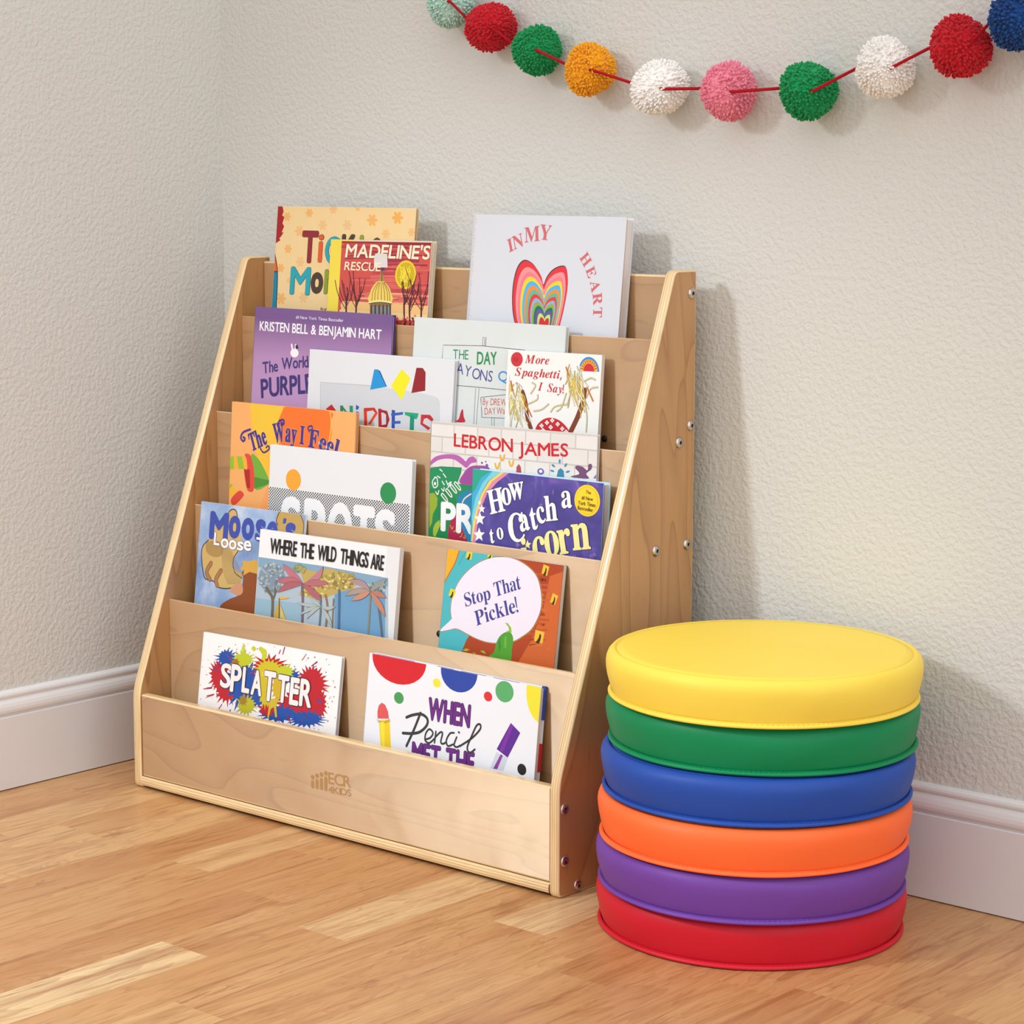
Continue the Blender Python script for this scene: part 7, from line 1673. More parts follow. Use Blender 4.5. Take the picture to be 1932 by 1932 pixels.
# ------------------------------------------------------------------ materials
def lin(h):
    c = [int(h[i:i+2], 16)/255 for i in (0, 2, 4)]
    return tuple(x/12.92 if x <= .04045 else ((x+.055)/1.055)**2.4 for x in c)+(1,)
class NT:
    def __init__(s, name, rough=.5, spec=.5):
        s.m = bpy.data.materials.new(name); s.m.use_nodes = True; s.t = s.m.node_tree; s.n = s.t.nodes
        s.b = s.n['Principled BSDF']; s.b.inputs['Roughness'].default_value = rough; s.b.inputs['Specular IOR Level'].default_value = spec
        s.tc = s.n.new('ShaderNodeTexCoord')
    def node(s, t, **k):
        x = s.n.new(t)
        for a, v in k.items():
            if a in x.inputs.keys(): s.set(x, a, v)
            else: setattr(x, a, v)
        return x
    def set(s, x, a, v):
        if hasattr(v, 'is_output') or isinstance(v, bpy.types.NodeSocket): s.t.links.new(v, x.inputs[a])
        else: x.inputs[a].default_value = v
    def obj(s, sc=(1, 1, 1), rot=(0, 0, 0), src=None):
        m = s.n.new('ShaderNodeMapping'); s.t.links.new(src or s.tc.outputs['Object'], m.inputs['Vector'])
        m.inputs['Scale'].default_value = sc; m.inputs['Rotation'].default_value = rot
        return m.outputs[0]
    def noise(s, vec, scale, detail=3, rough=.5, dist=0):
        x = s.node('ShaderNodeTexNoise'); s.t.links.new(vec, x.inputs['Vector'])
        x.inputs['Scale'].default_value = scale; x.inputs['Detail'].default_value = detail; x.inputs['Roughness'].default_value = rough; x.inputs['Distortion'].default_value = dist
        return x.outputs['Fac']
    def ramp(s, fac, stops, interp='LINEAR'):
        x = s.n.new('ShaderNodeValToRGB'); s.t.links.new(fac, x.inputs[0]); e = x.color_ramp.elements; x.color_ramp.interpolation = interp
        while len(e) < len(stops): e.new(.5)
        for q, (p, c) in zip(e, stops):
            q.position = p; q.color = lin(c) if isinstance(c, str) else (c, c, c, 1)
        return x.outputs[0]
    def math(s, op, a, b=0):
        x = s.n.new('ShaderNodeMath'); x.operation = op; s.set(x, 0, a); s.set(x, 1, b); return x.outputs[0]
    def mix(s, fac, a, b, mode='MIX'):
        x = s.n.new('ShaderNodeMix'); x.data_type = 'RGBA'; x.blend_type = mode
        s.set(x, 0, fac)
        for i, v in ((6, a), (7, b)):
            if isinstance(v, str): x.inputs[i].default_value = lin(v)
            else: s.t.links.new(v, x.inputs[i])
        return x.outputs[2]
    def sep(s, v):
        x = s.n.new('ShaderNodeSeparateXYZ'); s.t.links.new(v, x.inputs[0]); return x.outputs
    def col(s, c):
        if isinstance(c, str): s.b.inputs['Base Color'].default_value = lin(c)
        else: s.t.links.new(c, s.b.inputs['Base Color'])
        return s
    def bump(s, h, strength=.3, dist=.001):
        x = s.n.new('ShaderNodeBump'); x.inputs['Strength'].default_value = strength; x.inputs['Distance'].default_value = dist
        s.t.links.new(h, x.inputs['Height']); s.t.links.new(x.outputs[0], s.b.inputs['Normal']); return s
def plain(name, c, rough=.5, spec=.5, metal=0):
    t = NT(name, rough, spec); t.col(c); t.b.inputs['Metallic'].default_value = metal; return t.m

def wall_mat():
    t = NT('textured_wall_paint', .75, .3)
    v = t.obj()
    a = t.noise(v, 150, 1.5, .5, .1)
    a = t.ramp(a, [(.30, 0.0), (.70, 1.0)], 'EASE')
    b = t.noise(v, 360, 2, .5, .1)
    h = t.math('ADD', a, t.math('MULTIPLY', b, .35))
    t.col(t.mix(t.noise(v, 2.5, 2), 'D0CEC8', 'D6D4CE'))
    return t.bump(h, .55, .0012).m
def birch(name, grain):
    """grain: axis the fibres run along"""
    t = NT(name, .42, .5); t.b.inputs['Coat Weight'].default_value = .55; t.b.inputs['Coat Roughness'].default_value = .24
    sc = {'x': (.25, 1, 1), 'z': (1, 1, .2)}[grain]
    v = t.obj(sc)
    warp = t.noise(v, 5, 2, .5, .6)
    rings = t.math('FRACT', t.math('MULTIPLY', warp, 13))
    line = t.ramp(rings, [(0, 0.0), (.05, 1.0), (.12, .5), (.5, .1), (1, 0.0)])
    fib = t.noise(t.obj({'x': (3, 90, 90), 'z': (90, 90, 3)}[grain]), 4, 3, .6)
    blot = t.noise(t.obj(), 7, 3, .6, 1.2)
    c = t.mix(blot, *{'x': ('B5885A', 'A67748'), 'z': ('C2925E', 'B58350')}[grain])
    c = t.mix(t.math('MULTIPLY', line, .55), c, '86542C')
    c = t.mix(t.math('MULTIPLY', t.ramp(fib, [(.35, 0.0), (.75, 1.0)]), .25), c, '9C7244')
    fl = t.ramp(t.noise(t.obj({'x': (12, 60, 60), 'z': (60, 60, 9)}[grain]), 1, 1, .5), [(.70, 0.0), (.76, 1.0)])
    c = t.mix(t.math('MULTIPLY', fl, .35), c, '7C5230')
    t.col(c); t.bump(fib, .06, .0005)
    if grain == 'x':
        # rotary-cut veneer: the fibres dip into the surface, so the lacquered figure flashes off the face normal
        g = t.n.new('ShaderNodeNewGeometry'); k = t.n.new('ShaderNodeVectorMath'); k.operation = 'SCALE'; k.inputs[0].default_value = (.19, 0, .57)
        t.t.links.new(t.math('ADD', .78, t.math('MULTIPLY', t.noise(t.obj(), 9, 3, .6, 1.0), .44)), k.inputs[3])
        s = t.n.new('ShaderNodeVectorMath'); t.t.links.new(g.outputs['Normal'], s.inputs[0]); t.t.links.new(k.outputs[0], s.inputs[1])
        q = t.n.new('ShaderNodeVectorMath'); q.operation = 'NORMALIZE'; t.t.links.new(s.outputs[0], q.inputs[0])
        gl = t.n.new('ShaderNodeBsdfGlossy'); gl.inputs['Color'].default_value = (1.0, .88, .66, 1); gl.inputs['Roughness'].default_value = .39
        t.t.links.new(q.outputs[0], gl.inputs['Normal']); ms = t.n.new('ShaderNodeMixShader'); ms.inputs[0].default_value = .104
        t.t.links.new(t.b.outputs[0], ms.inputs[1]); t.t.links.new(gl.outputs[0], ms.inputs[2]); t.t.links.new(ms.outputs[0], t.n['Material Output'].inputs['Surface'])
        t.b.inputs['Coat Weight'].default_value = 0
    return t.m
def ply(name, axis, n=280):
    """layered edge: lines stacked along axis"""
    t = NT(name, .36, .5); t.b.inputs['Coat Weight'].default_value = .6; t.b.inputs['Coat Roughness'].default_value = .16
    s = t.sep(t.obj()); q = s[axis]
    fine = t.math('SINE', t.math('MULTIPLY', q, n*2*math.pi))
    sc = [18, 18, 18]; sc[axis] = 900
    nz = t.noise(t.obj(tuple(sc)), 1, 2)
    c = t.mix(t.ramp(fine, [(.35, 0.0), (.9, 1.0)]), 'E8CD9E', 'CDA56E')
    c = t.mix(t.math('MULTIPLY', t.ramp(nz, [(.5, 0.0), (.75, 1.0)]), .5), c, 'A87A48')
    t.col(c); return t.m
def floor_mat():
    t = NT('laminate_plank_floor', .36, .45)
    at = t.n.new('ShaderNodeAttribute'); at.attribute_name = 'plank'
    sp = t.n.new('ShaderNodeSeparateColor'); t.t.links.new(at.outputs['Color'], sp.inputs[0])
    tone = sp.outputs[0]
    off = t.n.new('ShaderNodeCombineXYZ')
    t.t.links.new(t.math('MULTIPLY', sp.outputs[1], 7), off.inputs[0]); t.t.links.new(t.math('MULTIPLY', sp.outputs[2], 9), off.inputs[1])
    add = t.n.new('ShaderNodeVectorMath'); t.t.links.new(t.tc.outputs['Object'], add.inputs[0]); t.t.links.new(off.outputs[0], add.inputs[1])
    p = add.outputs[0]
    warp = t.noise(t.obj((13, 1.6, 1), src=p), 1.0, 4, .55, 1.4)
    rings = t.math('FRACT', t.math('MULTIPLY', warp, 12))
    line = t.ramp(rings, [(0, 0.0), (.10, 1.0), (.35, .4), (1, 0.0)])
    fib = t.noise(t.obj((170, 3.5, 1), src=p), 1, 5, .7, .3)
    dark = t.ramp(t.noise(t.obj((24, 1.9, 1), src=p), 1, 5, .66, 1.8), [(.50, 0.0), (.70, 1.0)])
    vein = t.ramp(t.noise(t.obj((42, 2.6, 1), src=p), 1, 4, .62, 2.6), [(.58, 0.0), (.66, 1.0), (.75, .2)])
    knot = t.ramp(t.noise(t.obj((20, 9, 1), src=p), 1, 2, .5, 2.0), [(.70, 0.0), (.80, 1.0)])
    pale = t.ramp(t.noise(t.obj((12, 2.2, 1), src=p), 1, 3, .5, .6), [(.4, 0.0), (.7, 1.0)])
    c = t.ramp(tone, [(0, 'B87E4E'), (.35, 'C8925E'), (.7, 'D6A66E'), (1, 'ECCE9C')])
    c = t.mix(t.math('MULTIPLY', pale, .35), c, 'E0B684')
    c = t.mix(t.math('MULTIPLY', t.ramp(fib, [(.3, 0.0), (.75, 1.0)]), .42), c, 'B07E4C')
    c = t.mix(t.math('MULTIPLY', line, .38), c, '9A6236')
    c = t.mix(t.math('MULTIPLY', dark, .62), c, '9C5E34')
    c = t.mix(t.math('MULTIPLY', vein, .5), c, '804624')
    c = t.mix(t.math('MULTIPLY', knot, .55), c, '7A4424')
    t.b.inputs['Roughness'].default_value = .34
    t.col(c); return t.bump(fib, .05, .0004).m
def cushion_mat(name, c, c2):
    t = NT(name, .5, .28)
    t.col(t.mix(t.noise(t.obj(), 6, 2), c, c2))
    return t.bump(t.noise(t.obj(), 900, 2), .10, .0003).m
def yarn_mat(name, c, c2):
    t = NT(name, .9, .15)
    t.col(t.mix(t.ramp(t.noise(t.obj(), 160, 1), [(.35, 0.0), (.65, 1.0)]), c, c2))
    t.b.inputs['Sheen Weight'].default_value = .25
    return t.m
_ink = {}
def ink(h):
    if h not in _ink:
        _ink[h] = plain('printed_ink_'+str(len(_ink)), h, .38, .4)
    return _ink[h]
M_wall = wall_mat(); M_trim = plain('white_gloss_trim', 'DEDBDA', .32, .5); M_floor = floor_mat()
M_bx = birch('birch_veneer_long_grain', 'x'); M_bz = birch('birch_veneer_upright_grain', 'z')
M_ex = ply('plywood_edge_upright', 0); M_ey = ply('plywood_edge_top', 1); M_ez = ply('plywood_edge_base', 2)
M_steel = plain('brushed_steel', 'C8C0B8', .25, .5, 1); M_dark = plain('dark_socket', '1A1614', .5)
M_page = NT('page_edges', .8, .2); _v = M_page.noise(M_page.obj((1, 2600, 1)), 1, 1)
M_page.col(M_page.mix(_v, 'D4CCC4', 'ECE6E0')); M_page = M_page.m

# ------------------------------------------------------------------ room
XL, YB = -0.13413, 0.04052                      # wall faces behind the baseboards (metres)
bm = bmesh.new(); box(bm, XL-.1, YB, -.05, 4.2, YB+.1, 2.6); struct(obj('wall_back', bm, M_wall))
bm = bmesh.new(); box(bm, XL-.1, -4.0, -.05, XL, YB, 2.6); struct(obj('wall_left', bm, M_wall))
# floor: strips running away from the back wall, each cut into planks
me_v, me_f, tones = [], [], []
rnd = random.Random(11)
W0, WS = .3150, .0797
known = {-0: [(-.475, .80)], 3: [(-.69, .35)], 4: [(-.55, .88)], 6: [(-.383, .95)]}
toneof = {}
k0 = int((XL-W0)/WS)-1
for k in range(k0, 46):
    xa, xb = max(XL-.02, W0+k*WS), W0+(k+1)*WS
    if xb <= xa: continue
    if k in known:
        y0, tn = known[k][0]; joints = [YB+.02, y0, y0-rnd.uniform(.5, .7)]
        ts = [tn, {3: 1.0, 4: .45, 6: .4, 0: .5}.get(k, .5)]
    else:
        joints = [YB+.02, YB-rnd.uniform(.12, .62)]; ts = [rnd.choice([.15, .3, .45, .6, .4])]
    while joints[-1] > -4.0: joints.append(joints[-1]-rnd.uniform(.42, .66))
    for i, (a, b) in enumerate(zip(joints, joints[1:])):
        n = len(me_v); me_v += [(xa, b, 0), (xb, b, 0), (xb, a, 0), (xa, a, 0)]; me_f.append((n, n+1, n+2, n+3))
        tones.append((ts[i] if i < len(ts) else rnd.choice([.2, .35, .5, .6, .75]), rnd.random(), rnd.random(), 1))
me = bpy.data.meshes.new('floor'); me.from_pydata(me_v, [], me_f); me.materials.append(M_floor)
ca = me.color_attributes.new('plank', 'FLOAT_COLOR', 'CORNER')
for p in me.polygons:
    for li in p.loop_indices: ca.data[li].color = tones[p.index]
o = bpy.data.objects.new('floor', me); C.objects.link(o); struct(o)
# moulded baseboards
BB = [(0, .0015), (.0128, .0015), (.0128, .1062), (.0120, .1076), (.0086, .1079), (.0084, .1092), (.0106, .1104), (.0126, .1135), (.0130, .1170), (.0124, .1215), (.0106, .1262), (.0080, .1300),
      (.0068, .1318), (.0068, .1332), (.0080, .1345), (.0082, .1372), (.0070, .1402), (.0040, .1428), (0, .1438)]
def baseboard(name, along):
    bm = bmesh.new(); ends = []
    for e in (0, 1):
        if along == 'x': ends.append([bm.verts.new((XL if e == 0 else 4.2, YB-d, z)) for d, z in BB])
        else: ends.append([bm.verts.new((XL+d, YB-.0131 if e == 0 else -4.0, z)) for d, z in BB])
    for i in range(len(BB)-1): bm.faces.new((ends[0][i], ends[0][i+1], ends[1][i+1], ends[1][i]))
    bm.faces.new(ends[0]); bm.faces.new(ends[1][::-1])
    bmesh.ops.recalc_face_normals(bm, faces=bm.faces[:])
    struct(obj(name, bm, M_trim))
baseboard('baseboard_back', 'x'); baseboard('baseboard_left', 'y')

# ------------------------------------------------------------------ birch book display
D, H, ZK, DT, TH = 0.26979, 0.76117, 0.14328, 0.0468, 0.01454
shelf = thing('book_display', 'sloping birch plywood book display with five tiers of books in the corner', 'bookshelf', (0, 0, 0))
def arc_corner(p, a, b, r, n=5):
    p, a, b = Vector(p), Vector(a), Vector(b)
    da, db = (a-p).normalized(), (b-p).normalized(); p0 = p+da*r; p1 = p+db*r
    return [((1-t)**2*p0+2*t*(1-t)*p+t*t*p1) for t in [i/n for i in range(n+1)]]
def side_panel(x0, x1, name='side_panel'):
    pr = [(-0, 0), (-D, 0), (-D, ZK), (-DT, H), (0, H)]; rad = [.004, .010, .016, .009, .006]
    prof = []
    for i, q in enumerate(pr): prof += arc_corner(q, pr[i-1], pr[(i+1) % 5], rad[i])
    bm = bmesh.new(); rf = .0028
    # rounded plywood edge: three rings each side
    c = Vector((-.14, .3)); layers = []
    def inset(d):
        out = []; n = len(prof)
        for i in range(n):
            a, b, e = prof[i-1], prof[i], prof[(i+1) % n]
            t = (e-a).normalized(); nn = Vector((-t.y, t.x))
            if nn.dot(c-b) < 0: nn = -nn
            out.append(b+nn*d)
        return out
    for x, d in [(x0, rf), (x0+rf*.3, rf*.3), (x0+rf, 0), (x1-rf, 0), (x1-rf*.3, rf*.3), (x1, rf)]:
        layers.append([bm.verts.new((x, q.x, q.y)) for q in inset(d)])
    n = len(prof)
    for a, b in zip(layers, layers[1:]):
        for i in range(n):
            f = bm.faces.new((a[i], a[(i+1) % n], b[(i+1) % n], b[i])); f.material_index = 1; f.smooth = True
    bm.faces.new(layers[0][::-1]); bm.faces.new(layers[-1])
    bmesh.ops.recalc_face_normals(bm, faces=bm.faces[:])
    return obj(name, bm, [M_bz, M_ex], shelf)
sp_l = side_panel(0, TH); sp_r = side_panel(U-TH, U)
def bolt(parent, x, y, z):
    bm = bmesh.new()
    prof = [(.0074, 0), (.0074, .0008), (.0066, .0019), (.0050, .0028), (.0034, .0031), (.0024, .0031), (.0022, .0012)]
    rings = [[bm.verts.new((x+h, y+r*math.cos(math.pi*k/12), z+r*math.sin(math.pi*k/12))) for k in range(24)] for r, h in prof]
    for i, (a, b) in enumerate(zip(rings, rings[1:])):
        for k in range(24): f = bm.faces.new((a[k], a[(k+1) % 24], b[(k+1) % 24], b[k])); f.material_index = 1 if i > 4 else 0; f.smooth = True
    bm.faces.new(rings[-1]).material_index = 1
    bmesh.ops.recalc_face_normals(bm, faces=bm.faces[:])
    obj('bolt', bm, [M_steel, M_dark], parent)
for y, z in [(-.014, .914), (-.012, .704), (-.042, .679), (-.018, .513), (-.100, .512), (-.323, .140), (-.322, .057), (-.290, .012)]:
    bolt(sp_r, U-.0001, y*U, z*U)
def board(name, y0, y1, z0, z1, edge=True, bev=.0012, x0=TH, x1=U-TH):
    bm = bmesh.new(); box(bm, x0, y0, z0, x1, y1, z1, 0, bev, 2)
    for f in bm.faces:
        if f.normal.z > .35 or f.normal.z < -.35: f.material_index = 1
    bm.normal_update()
    for f in bm.faces:
        f.material_index = 1 if abs(f.normal.z) > .3 and edge else 0
    return obj(name, bm, [M_bx, M_ey], shelf)
YP = {1: -0.2664, 2: -0.21006, 3: -0.15733, 4: -0.11249, 5: -0.05983, 6: -0.01525}; ZP = {1: 0.13872, 2: 0.27012, 3: 0.40378, 4: 0.53689, 5: 0.67393, 6: 0.75349}; ZF = {1: 0.018, 2: 0.1488, 3: 0.2824, 4: 0.4168, 5: 0.5512}
PT = .004
front = board('front_board', YP[1], YP[1]+.0142, .0178, ZP[1], bev=.0026)
for k in (2, 3, 4, 5): board('tier_panel', YP[k], YP[k]+PT, ZF[k-1]-.0002 if k > 1 else .02, ZP[k], bev=.0008)
board('back_board', YP[6], YP[6]+.0142, .02, ZP[6], bev=.0026)
for k in (2, 3, 4, 5): board('pocket_floor', YP[k]+PT, YP[6] if k == 5 else YP[k+1]-.0001 if False else YP[k+1]+PT-.0002, ZF[k]-.012, ZF[k]-.0004, bev=0)
# base board with a rounded nose
bm = bmesh.new()
nose = [(-.008, .0176), (-D+.003, .0176), (-D-.0002, .0160), (-D-.0012, .0125), (-D-.0012, .0090), (-D-.0002, .0058), (-D+.003, .0040), (-.008, .0040)]
ea = [bm.verts.new((TH, y, z)) for y, z in nose]; eb = [bm.verts.new((U-TH, y, z)) for y, z in nose]
for i in range(len(nose)): bm.faces.new((ea[i], ea[(i+1) % 8], eb[(i+1) % 8], eb[i])).material_index = 1 if 1 <= i <= 5 else 0
bm.faces.new(ea); bm.faces.new(eb[::-1]); bmesh.ops.recalc_face_normals(bm, faces=bm.faces[:])
obj('base_board', bm, [M_bx, M_ez], shelf)
for x, y, z in ((.8754, YP[5], .679*U), (.6247, YP[3], .344*U)):
    bm = bmesh.new(); bmesh.ops.create_uvsphere(bm, u_segments=16, v_segments=8, radius=.0045)
    bmesh.ops.scale(bm, vec=(1, .6, 1), verts=bm.verts[:]); bmesh.ops.translate(bm, vec=(x*U, y-.0004, z), verts=bm.verts[:])
    obj('screw_cap', bm, M_dark, shelf, True)

# ------------------------------------------------------------------ printed artwork: flat shapes laid on a cover
_tmp = {}
def glyph(font, ch):
    """triangulated letter in em units: verts, faces, (x0, x1, y0, y1)"""
    font = font[:2] if font[0] == 'S' else 'B'; key = (font, ch)
    if key in _tmp: return _tmp[key]
    if font[0] == 'B':
        cu = bpy.data.curves.new('g', 'FONT'); cu.body = ch; cu.size = 1; cu.resolution_u = 4
    else:
        cu = bpy.data.curves.new('g', 'CURVE'); cu.dimensions = '2D'; cu.fill_mode = 'BOTH'
        src = GLYPHS[{'Sb': 'upright', 'Si': 'italic'}[font[:2]]][ch]
        for c in src:
            n = len(c)//2; s = cu.splines.new('POLY'); s.points.add(n-1); s.use_cyclic_u = True
            for i in range(n): s.points[i].co = (c[2*i]/1000, c[2*i+1]/1000, 0, 1)
    o = bpy.data.objects.new('g', cu); C.objects.link(o)
    dg = bpy.context.evaluated_depsgraph_get(); ev = o.evaluated_get(dg); me = ev.to_mesh()
    vs = [(v.co.x, v.co.y) for v in me.vertices]; fs = [tuple(p.vertices) for p in me.polygons]
    ev.to_mesh_clear(); bpy.data.objects.remove(o); bpy.data.curves.remove(cu)
    if not vs: vs = [(0, 0)]
    bb = (min(v[0] for v in vs), max(v[0] for v in vs), min(v[1] for v in vs), max(v[1] for v in vs))
    _tmp[key] = (vs, fs, bb); return _tmp[key]
def crom(pts, closed, n=5):
    out = []; N = len(pts)
    rng_ = range(N) if closed else range(N-1)
    for i in rng_:
        g = (lambda k: pts[k % N]) if closed else (lambda k: pts[min(max(k, 0), N-1)])
        p0, p1, p2, p3 = g(i-1), g(i), g(i+1), g(i+2)
        for j in range(n):
            t = j/n
            out.append(tuple(.5*((2*p1[a])+(-p0[a]+p2[a])*t+(2*p0[a]-5*p1[a]+4*p2[a]-p3[a])*t*t+(-p0[a]+3*p1[a]-3*p2[a]+p3[a])*t**3) for a in (0, 1)))
    if not closed: out.append(tuple(pts[-1]))
    return out
def capH(font): return glyph(font, 'H' if font[0] == 'B' else 'T' if font[:2] == 'Sb' else 'M')[2][3]
def weight(font): return int(font[-1])*.0062 if font[-1].isdigit() else 0
def artwork(bm, ops, w, h, mats, y=-.00004):
    """ops in tenths of a millimetre from the cover's top left corner; adds faces to bm in front of y"""
    ops = sorted(enumerate(ops), key=lambda t: (t[1][2], t[0]))
    rj = random.Random(3)
    layer = [0]; own = [None]
    tmp = bmesh.new()
    def mi(c):
        m = ink(c)
        if m not in mats: mats.append(m)
        return mats.index(m)
    def put(vs, fs, c, lift=0):
        k = mi(c); yy = y-layer[0]*.0000026-lift
        V = [tmp.verts.new((a/1000, yy, h-b/1000)) for a, b in vs]
        for f in fs:
            try: F = tmp.faces.new([V[i] for i in f]); F.material_index = k
            except ValueError: pass
    def letter(vs, fs, c, q):
        # heavier strokes: the same letter laid down again in a ring of q millimetres
        put(vs, fs, c)
        if q > .04:
            for e in range(8):
                ang = math.pi*e/4; put([(a+q*math.cos(ang), b+q*math.sin(ang)) for a, b in vs], fs, c, .000002*(e+1))
            layer[0] += 7 if own[0] != id(c) else 0
            own[0] = id(c)
    def poly(pts, c):
        q = [Vector((a, b, 0)) for a, b in pts]
        put(pts, tessellate_polygon([q]), c)
    def pair(l): return [(l[i]/10, l[i+1]/10) for i in range(0, len(l), 2)]
    def stroke(pts, wd, c):
        n = len(pts); vs = []; fs = []
        for i, p in enumerate(pts):
            a, b = pts[max(i-1, 0)], pts[min(i+1, n-1)]; dx, dy = b[0]-a[0], b[1]-a[1]; l = math.hypot(dx, dy) or 1
            vs += [(p[0]-dy/l*wd/2, p[1]+dx/l*wd/2), (p[0]+dy/l*wd/2, p[1]-dx/l*wd/2)]
            if i: fs.append((2*i-2, 2*i-1, 2*i+1, 2*i))
        put(vs, fs, c)
        if wd > .5:
            for e, p in enumerate((pts[0], pts[-1])): disc(p[0], p[1], wd/2, wd/2, 8, c, .0000012*(e+1))
    def disc(x, yv, rx, ry, n, c, lift=0):
        put([(x+rx*math.cos(2*math.pi*i/n), yv+ry*math.sin(2*math.pi*i/n)) for i in range(n)], [tuple(range(n))], c, lift)
    for _, op in ops:
        layer[0] += 1; own[0] = None; kind, c = op[0], op[1]
        if kind == 'P':
            p = pair(op[4]); poly(crom(p, True) if op[3] else p, c)
        elif kind == 'C':
            x, yv, rx, ry = (q/10 for q in op[3]); disc(x, yv, rx, ry, op[4], c)
        elif kind == 'L':
            p = pair(op[5]); stroke(crom(p, False) if op[3] and len(p) > 2 else p, op[4], c)
        elif kind == 'G':
            u0, v0, u1, v1 = (q/10 for q in op[5]); vs, fs, b0 = glyph(op[3], op[4])
            q = weight(op[3])*(v1-v0)/(b0[3]-b0[2]); u0 += q; u1 -= q; v0 += q; v1 -= q
            sx = (u1-u0)/(b0[1]-b0[0]); sy = (v1-v0)/(b0[3]-b0[2])
            letter([(u0+(x-b0[0])*sx, v1-(z-b0[2])*sy) for x, z in vs], fs, c, q+op[7])
        elif kind == 'R':
            hh = op[7]/10; s = hh/capH(op[3]); q = weight(op[3])*s+(op[8] if len(op) > 8 else 0)
            vs, fs, b0 = glyph(op[3], op[4]); kx = op[9] if len(op) > 9 else 1
            a = math.radians(op[6]); x0, y0 = op[5][0]/10, op[5][1]/10; xc = (b0[0]+b0[1])/2
            letter([(x0+((x-xc)*kx*math.cos(a)-z*math.sin(a))*s, y0-((x-xc)*kx*math.sin(a)+z*math.cos(a))*s) for x, z in vs], fs, c, q)
        elif kind == 'T':
            font, txt, hh, base, jit, shear, gap, ow = op[3], op[4], op[5]/10, pair(op[6]), op[7], op[8], op[9], op[10]
            sy = hh/capH(font)
            if len(base) > 2: base = crom(base, False)
            seg = [math.dist(p, q) for p, q in zip(base, base[1:])]; total = sum(seg)
            ws = []; x = 0
            for ch in txt:
                if ch == ' ': x += .32; ws.append(None); continue
                b0 = glyph(font, ch)[2]; ws.append((x, b0)); x += b0[1]-b0[0]+gap
            nat = x-gap; sx = total/nat
            for ch, it in zip(txt, ws):
                if it is None: continue
                x, b0 = it; d = (x+(b0[1]-b0[0])/2)*sx; i = 0
                while i < len(seg)-1 and d > seg[i]: d -= seg[i]; i += 1
                p, q = base[i], base[i+1]; t = d/max(seg[i], 1e-6)
                cx, cy = p[0]+(q[0]-p[0])*t, p[1]+(q[1]-p[1])*t
                a = math.atan2(q[1]-p[1], q[0]-p[0])+math.radians(rj.uniform(-jit, jit))
                vs, fs, _b = glyph(font, ch); xc = (b0[0]+b0[1])/2
                out = []
                for gx, gz in vs:
                    ex = (gx-xc)*sx+gz*shear*sy; ez = -gz*sy
                    out.append((cx+ex*math.cos(a)-ez*math.sin(a), cy+ex*math.sin(a)+ez*math.cos(a)))
                letter(out, fs, c, weight(font)*sy+ow)
        elif kind == 'DOTS':
            x0, y0, x1, y1 = (q/10 for q in op[3]); st, rise, rad = (q/10 for q in op[4])
            yv = y0; r = 0
            while yv < min(y1, h*1000-1):
                xv = x0+(st/2 if r % 2 else 0)
                while xv < w*1000-3.2: disc(xv, yv, rad, rad*.9, 8, c); xv += st
                yv += rise; r += 1
    m = .0002
    for co, no in (((m, 0, 0), (-1, 0, 0)), ((w-m, 0, 0), (1, 0, 0)), ((0, 0, m), (0, 0, -1)), ((0, 0, h-m), (0, 0, 1))):
        bmesh.ops.bisect_plane(tmp, geom=tmp.verts[:]+tmp.edges[:]+tmp.faces[:], dist=1e-7, plane_co=co, plane_no=no, clear_outer=True)
    for f in tmp.faces:
        if f.normal.y > 0: f.normal_flip()
    me = bpy.data.meshes.new('t'); tmp.to_mesh(me); tmp.free(); bm.from_mesh(me); bpy.data.meshes.remove(me)

# ------------------------------------------------------------------ picture books
def cover_mat(kind):
    t = NT('cover_'+kind, .34, .45); v = t.obj()
    if kind == 'purple':
        z = t.sep(v)[2]; t.col(t.ramp(t.math('MULTIPLY', t.math('SUBTRACT', z, .13), 8), [(0, 'BC94BE'), (.55, 'B088B4'), (.85, '8E6A98'), (1, '74548A')]))
    elif kind == 'moose':
        n = t.noise(v, 9, 4, .6, .4); g = t.noise(t.obj((60, 1, 16)), 6, 2); t.col(t.mix(t.math('MULTIPLY', g, .3), t.ramp(n, [(.32, '4A6EA4'), (.5, '7F9EC8'), (.68, 'C8D2E2')]), 'C8D4E4'))
    elif kind == 'catch':
        n = t.noise(v, 26, 2, .5, 1.2); s = t.ramp(t.noise(v, 70, 2), [(.64, 0.0), (.8, 1.0)])
        t.col(t.mix(t.math('MULTIPLY', s, .6), t.ramp(n, [(.35, '453E88'), (.6, '54489A'), (.75, '7A62AC')]), 'C8A8E0'))
    elif kind == 'promise':
        b = t.node('ShaderNodeTexBrick'); t.t.links.new(t.obj((1, 1, 1), (math.radians(90), 0, 0)), b.inputs['Vector'])
        b.inputs['Scale'].default_value = 12; b.inputs['Mortar Size'].default_value = .012; b.inputs['Color1'].default_value = lin('E6E2DE'); b.inputs['Color2'].default_value = lin('DCD8D4'); b.inputs['Mortar'].default_value = lin('C2BCB6')
        t.col(t.mix(t.math('MULTIPLY', t.noise(v, 60, 3), .25), b.outputs[0], 'C0BAB2'))
    elif kind == 'feel':
        t.col(t.mix(t.noise(v, 12, 2), 'EFB26E', 'E9A05C'))
    elif kind == 'tickle':
        t.col(t.mix(t.noise(v, 30, 3), 'ECCF9A', 'E6C68E'))
    elif kind == 'crayons': t.col(t.mix(t.noise(v, 14, 4), 'D8DCDA', 'CED4D2'))
    else: t.col({'madeline': 'D8CCB4', 'heart': 'D2D4DB', 'snip': 'DADBDE', 'spag': 'E8E8E4', 'spots': 'DEDFE1', 'wild': 'E6E6E6', 'pickle': 'A8502A', 'splat': 'EEEBEA', 'pencil': 'E6E8EE'}[kind])
    return t.m
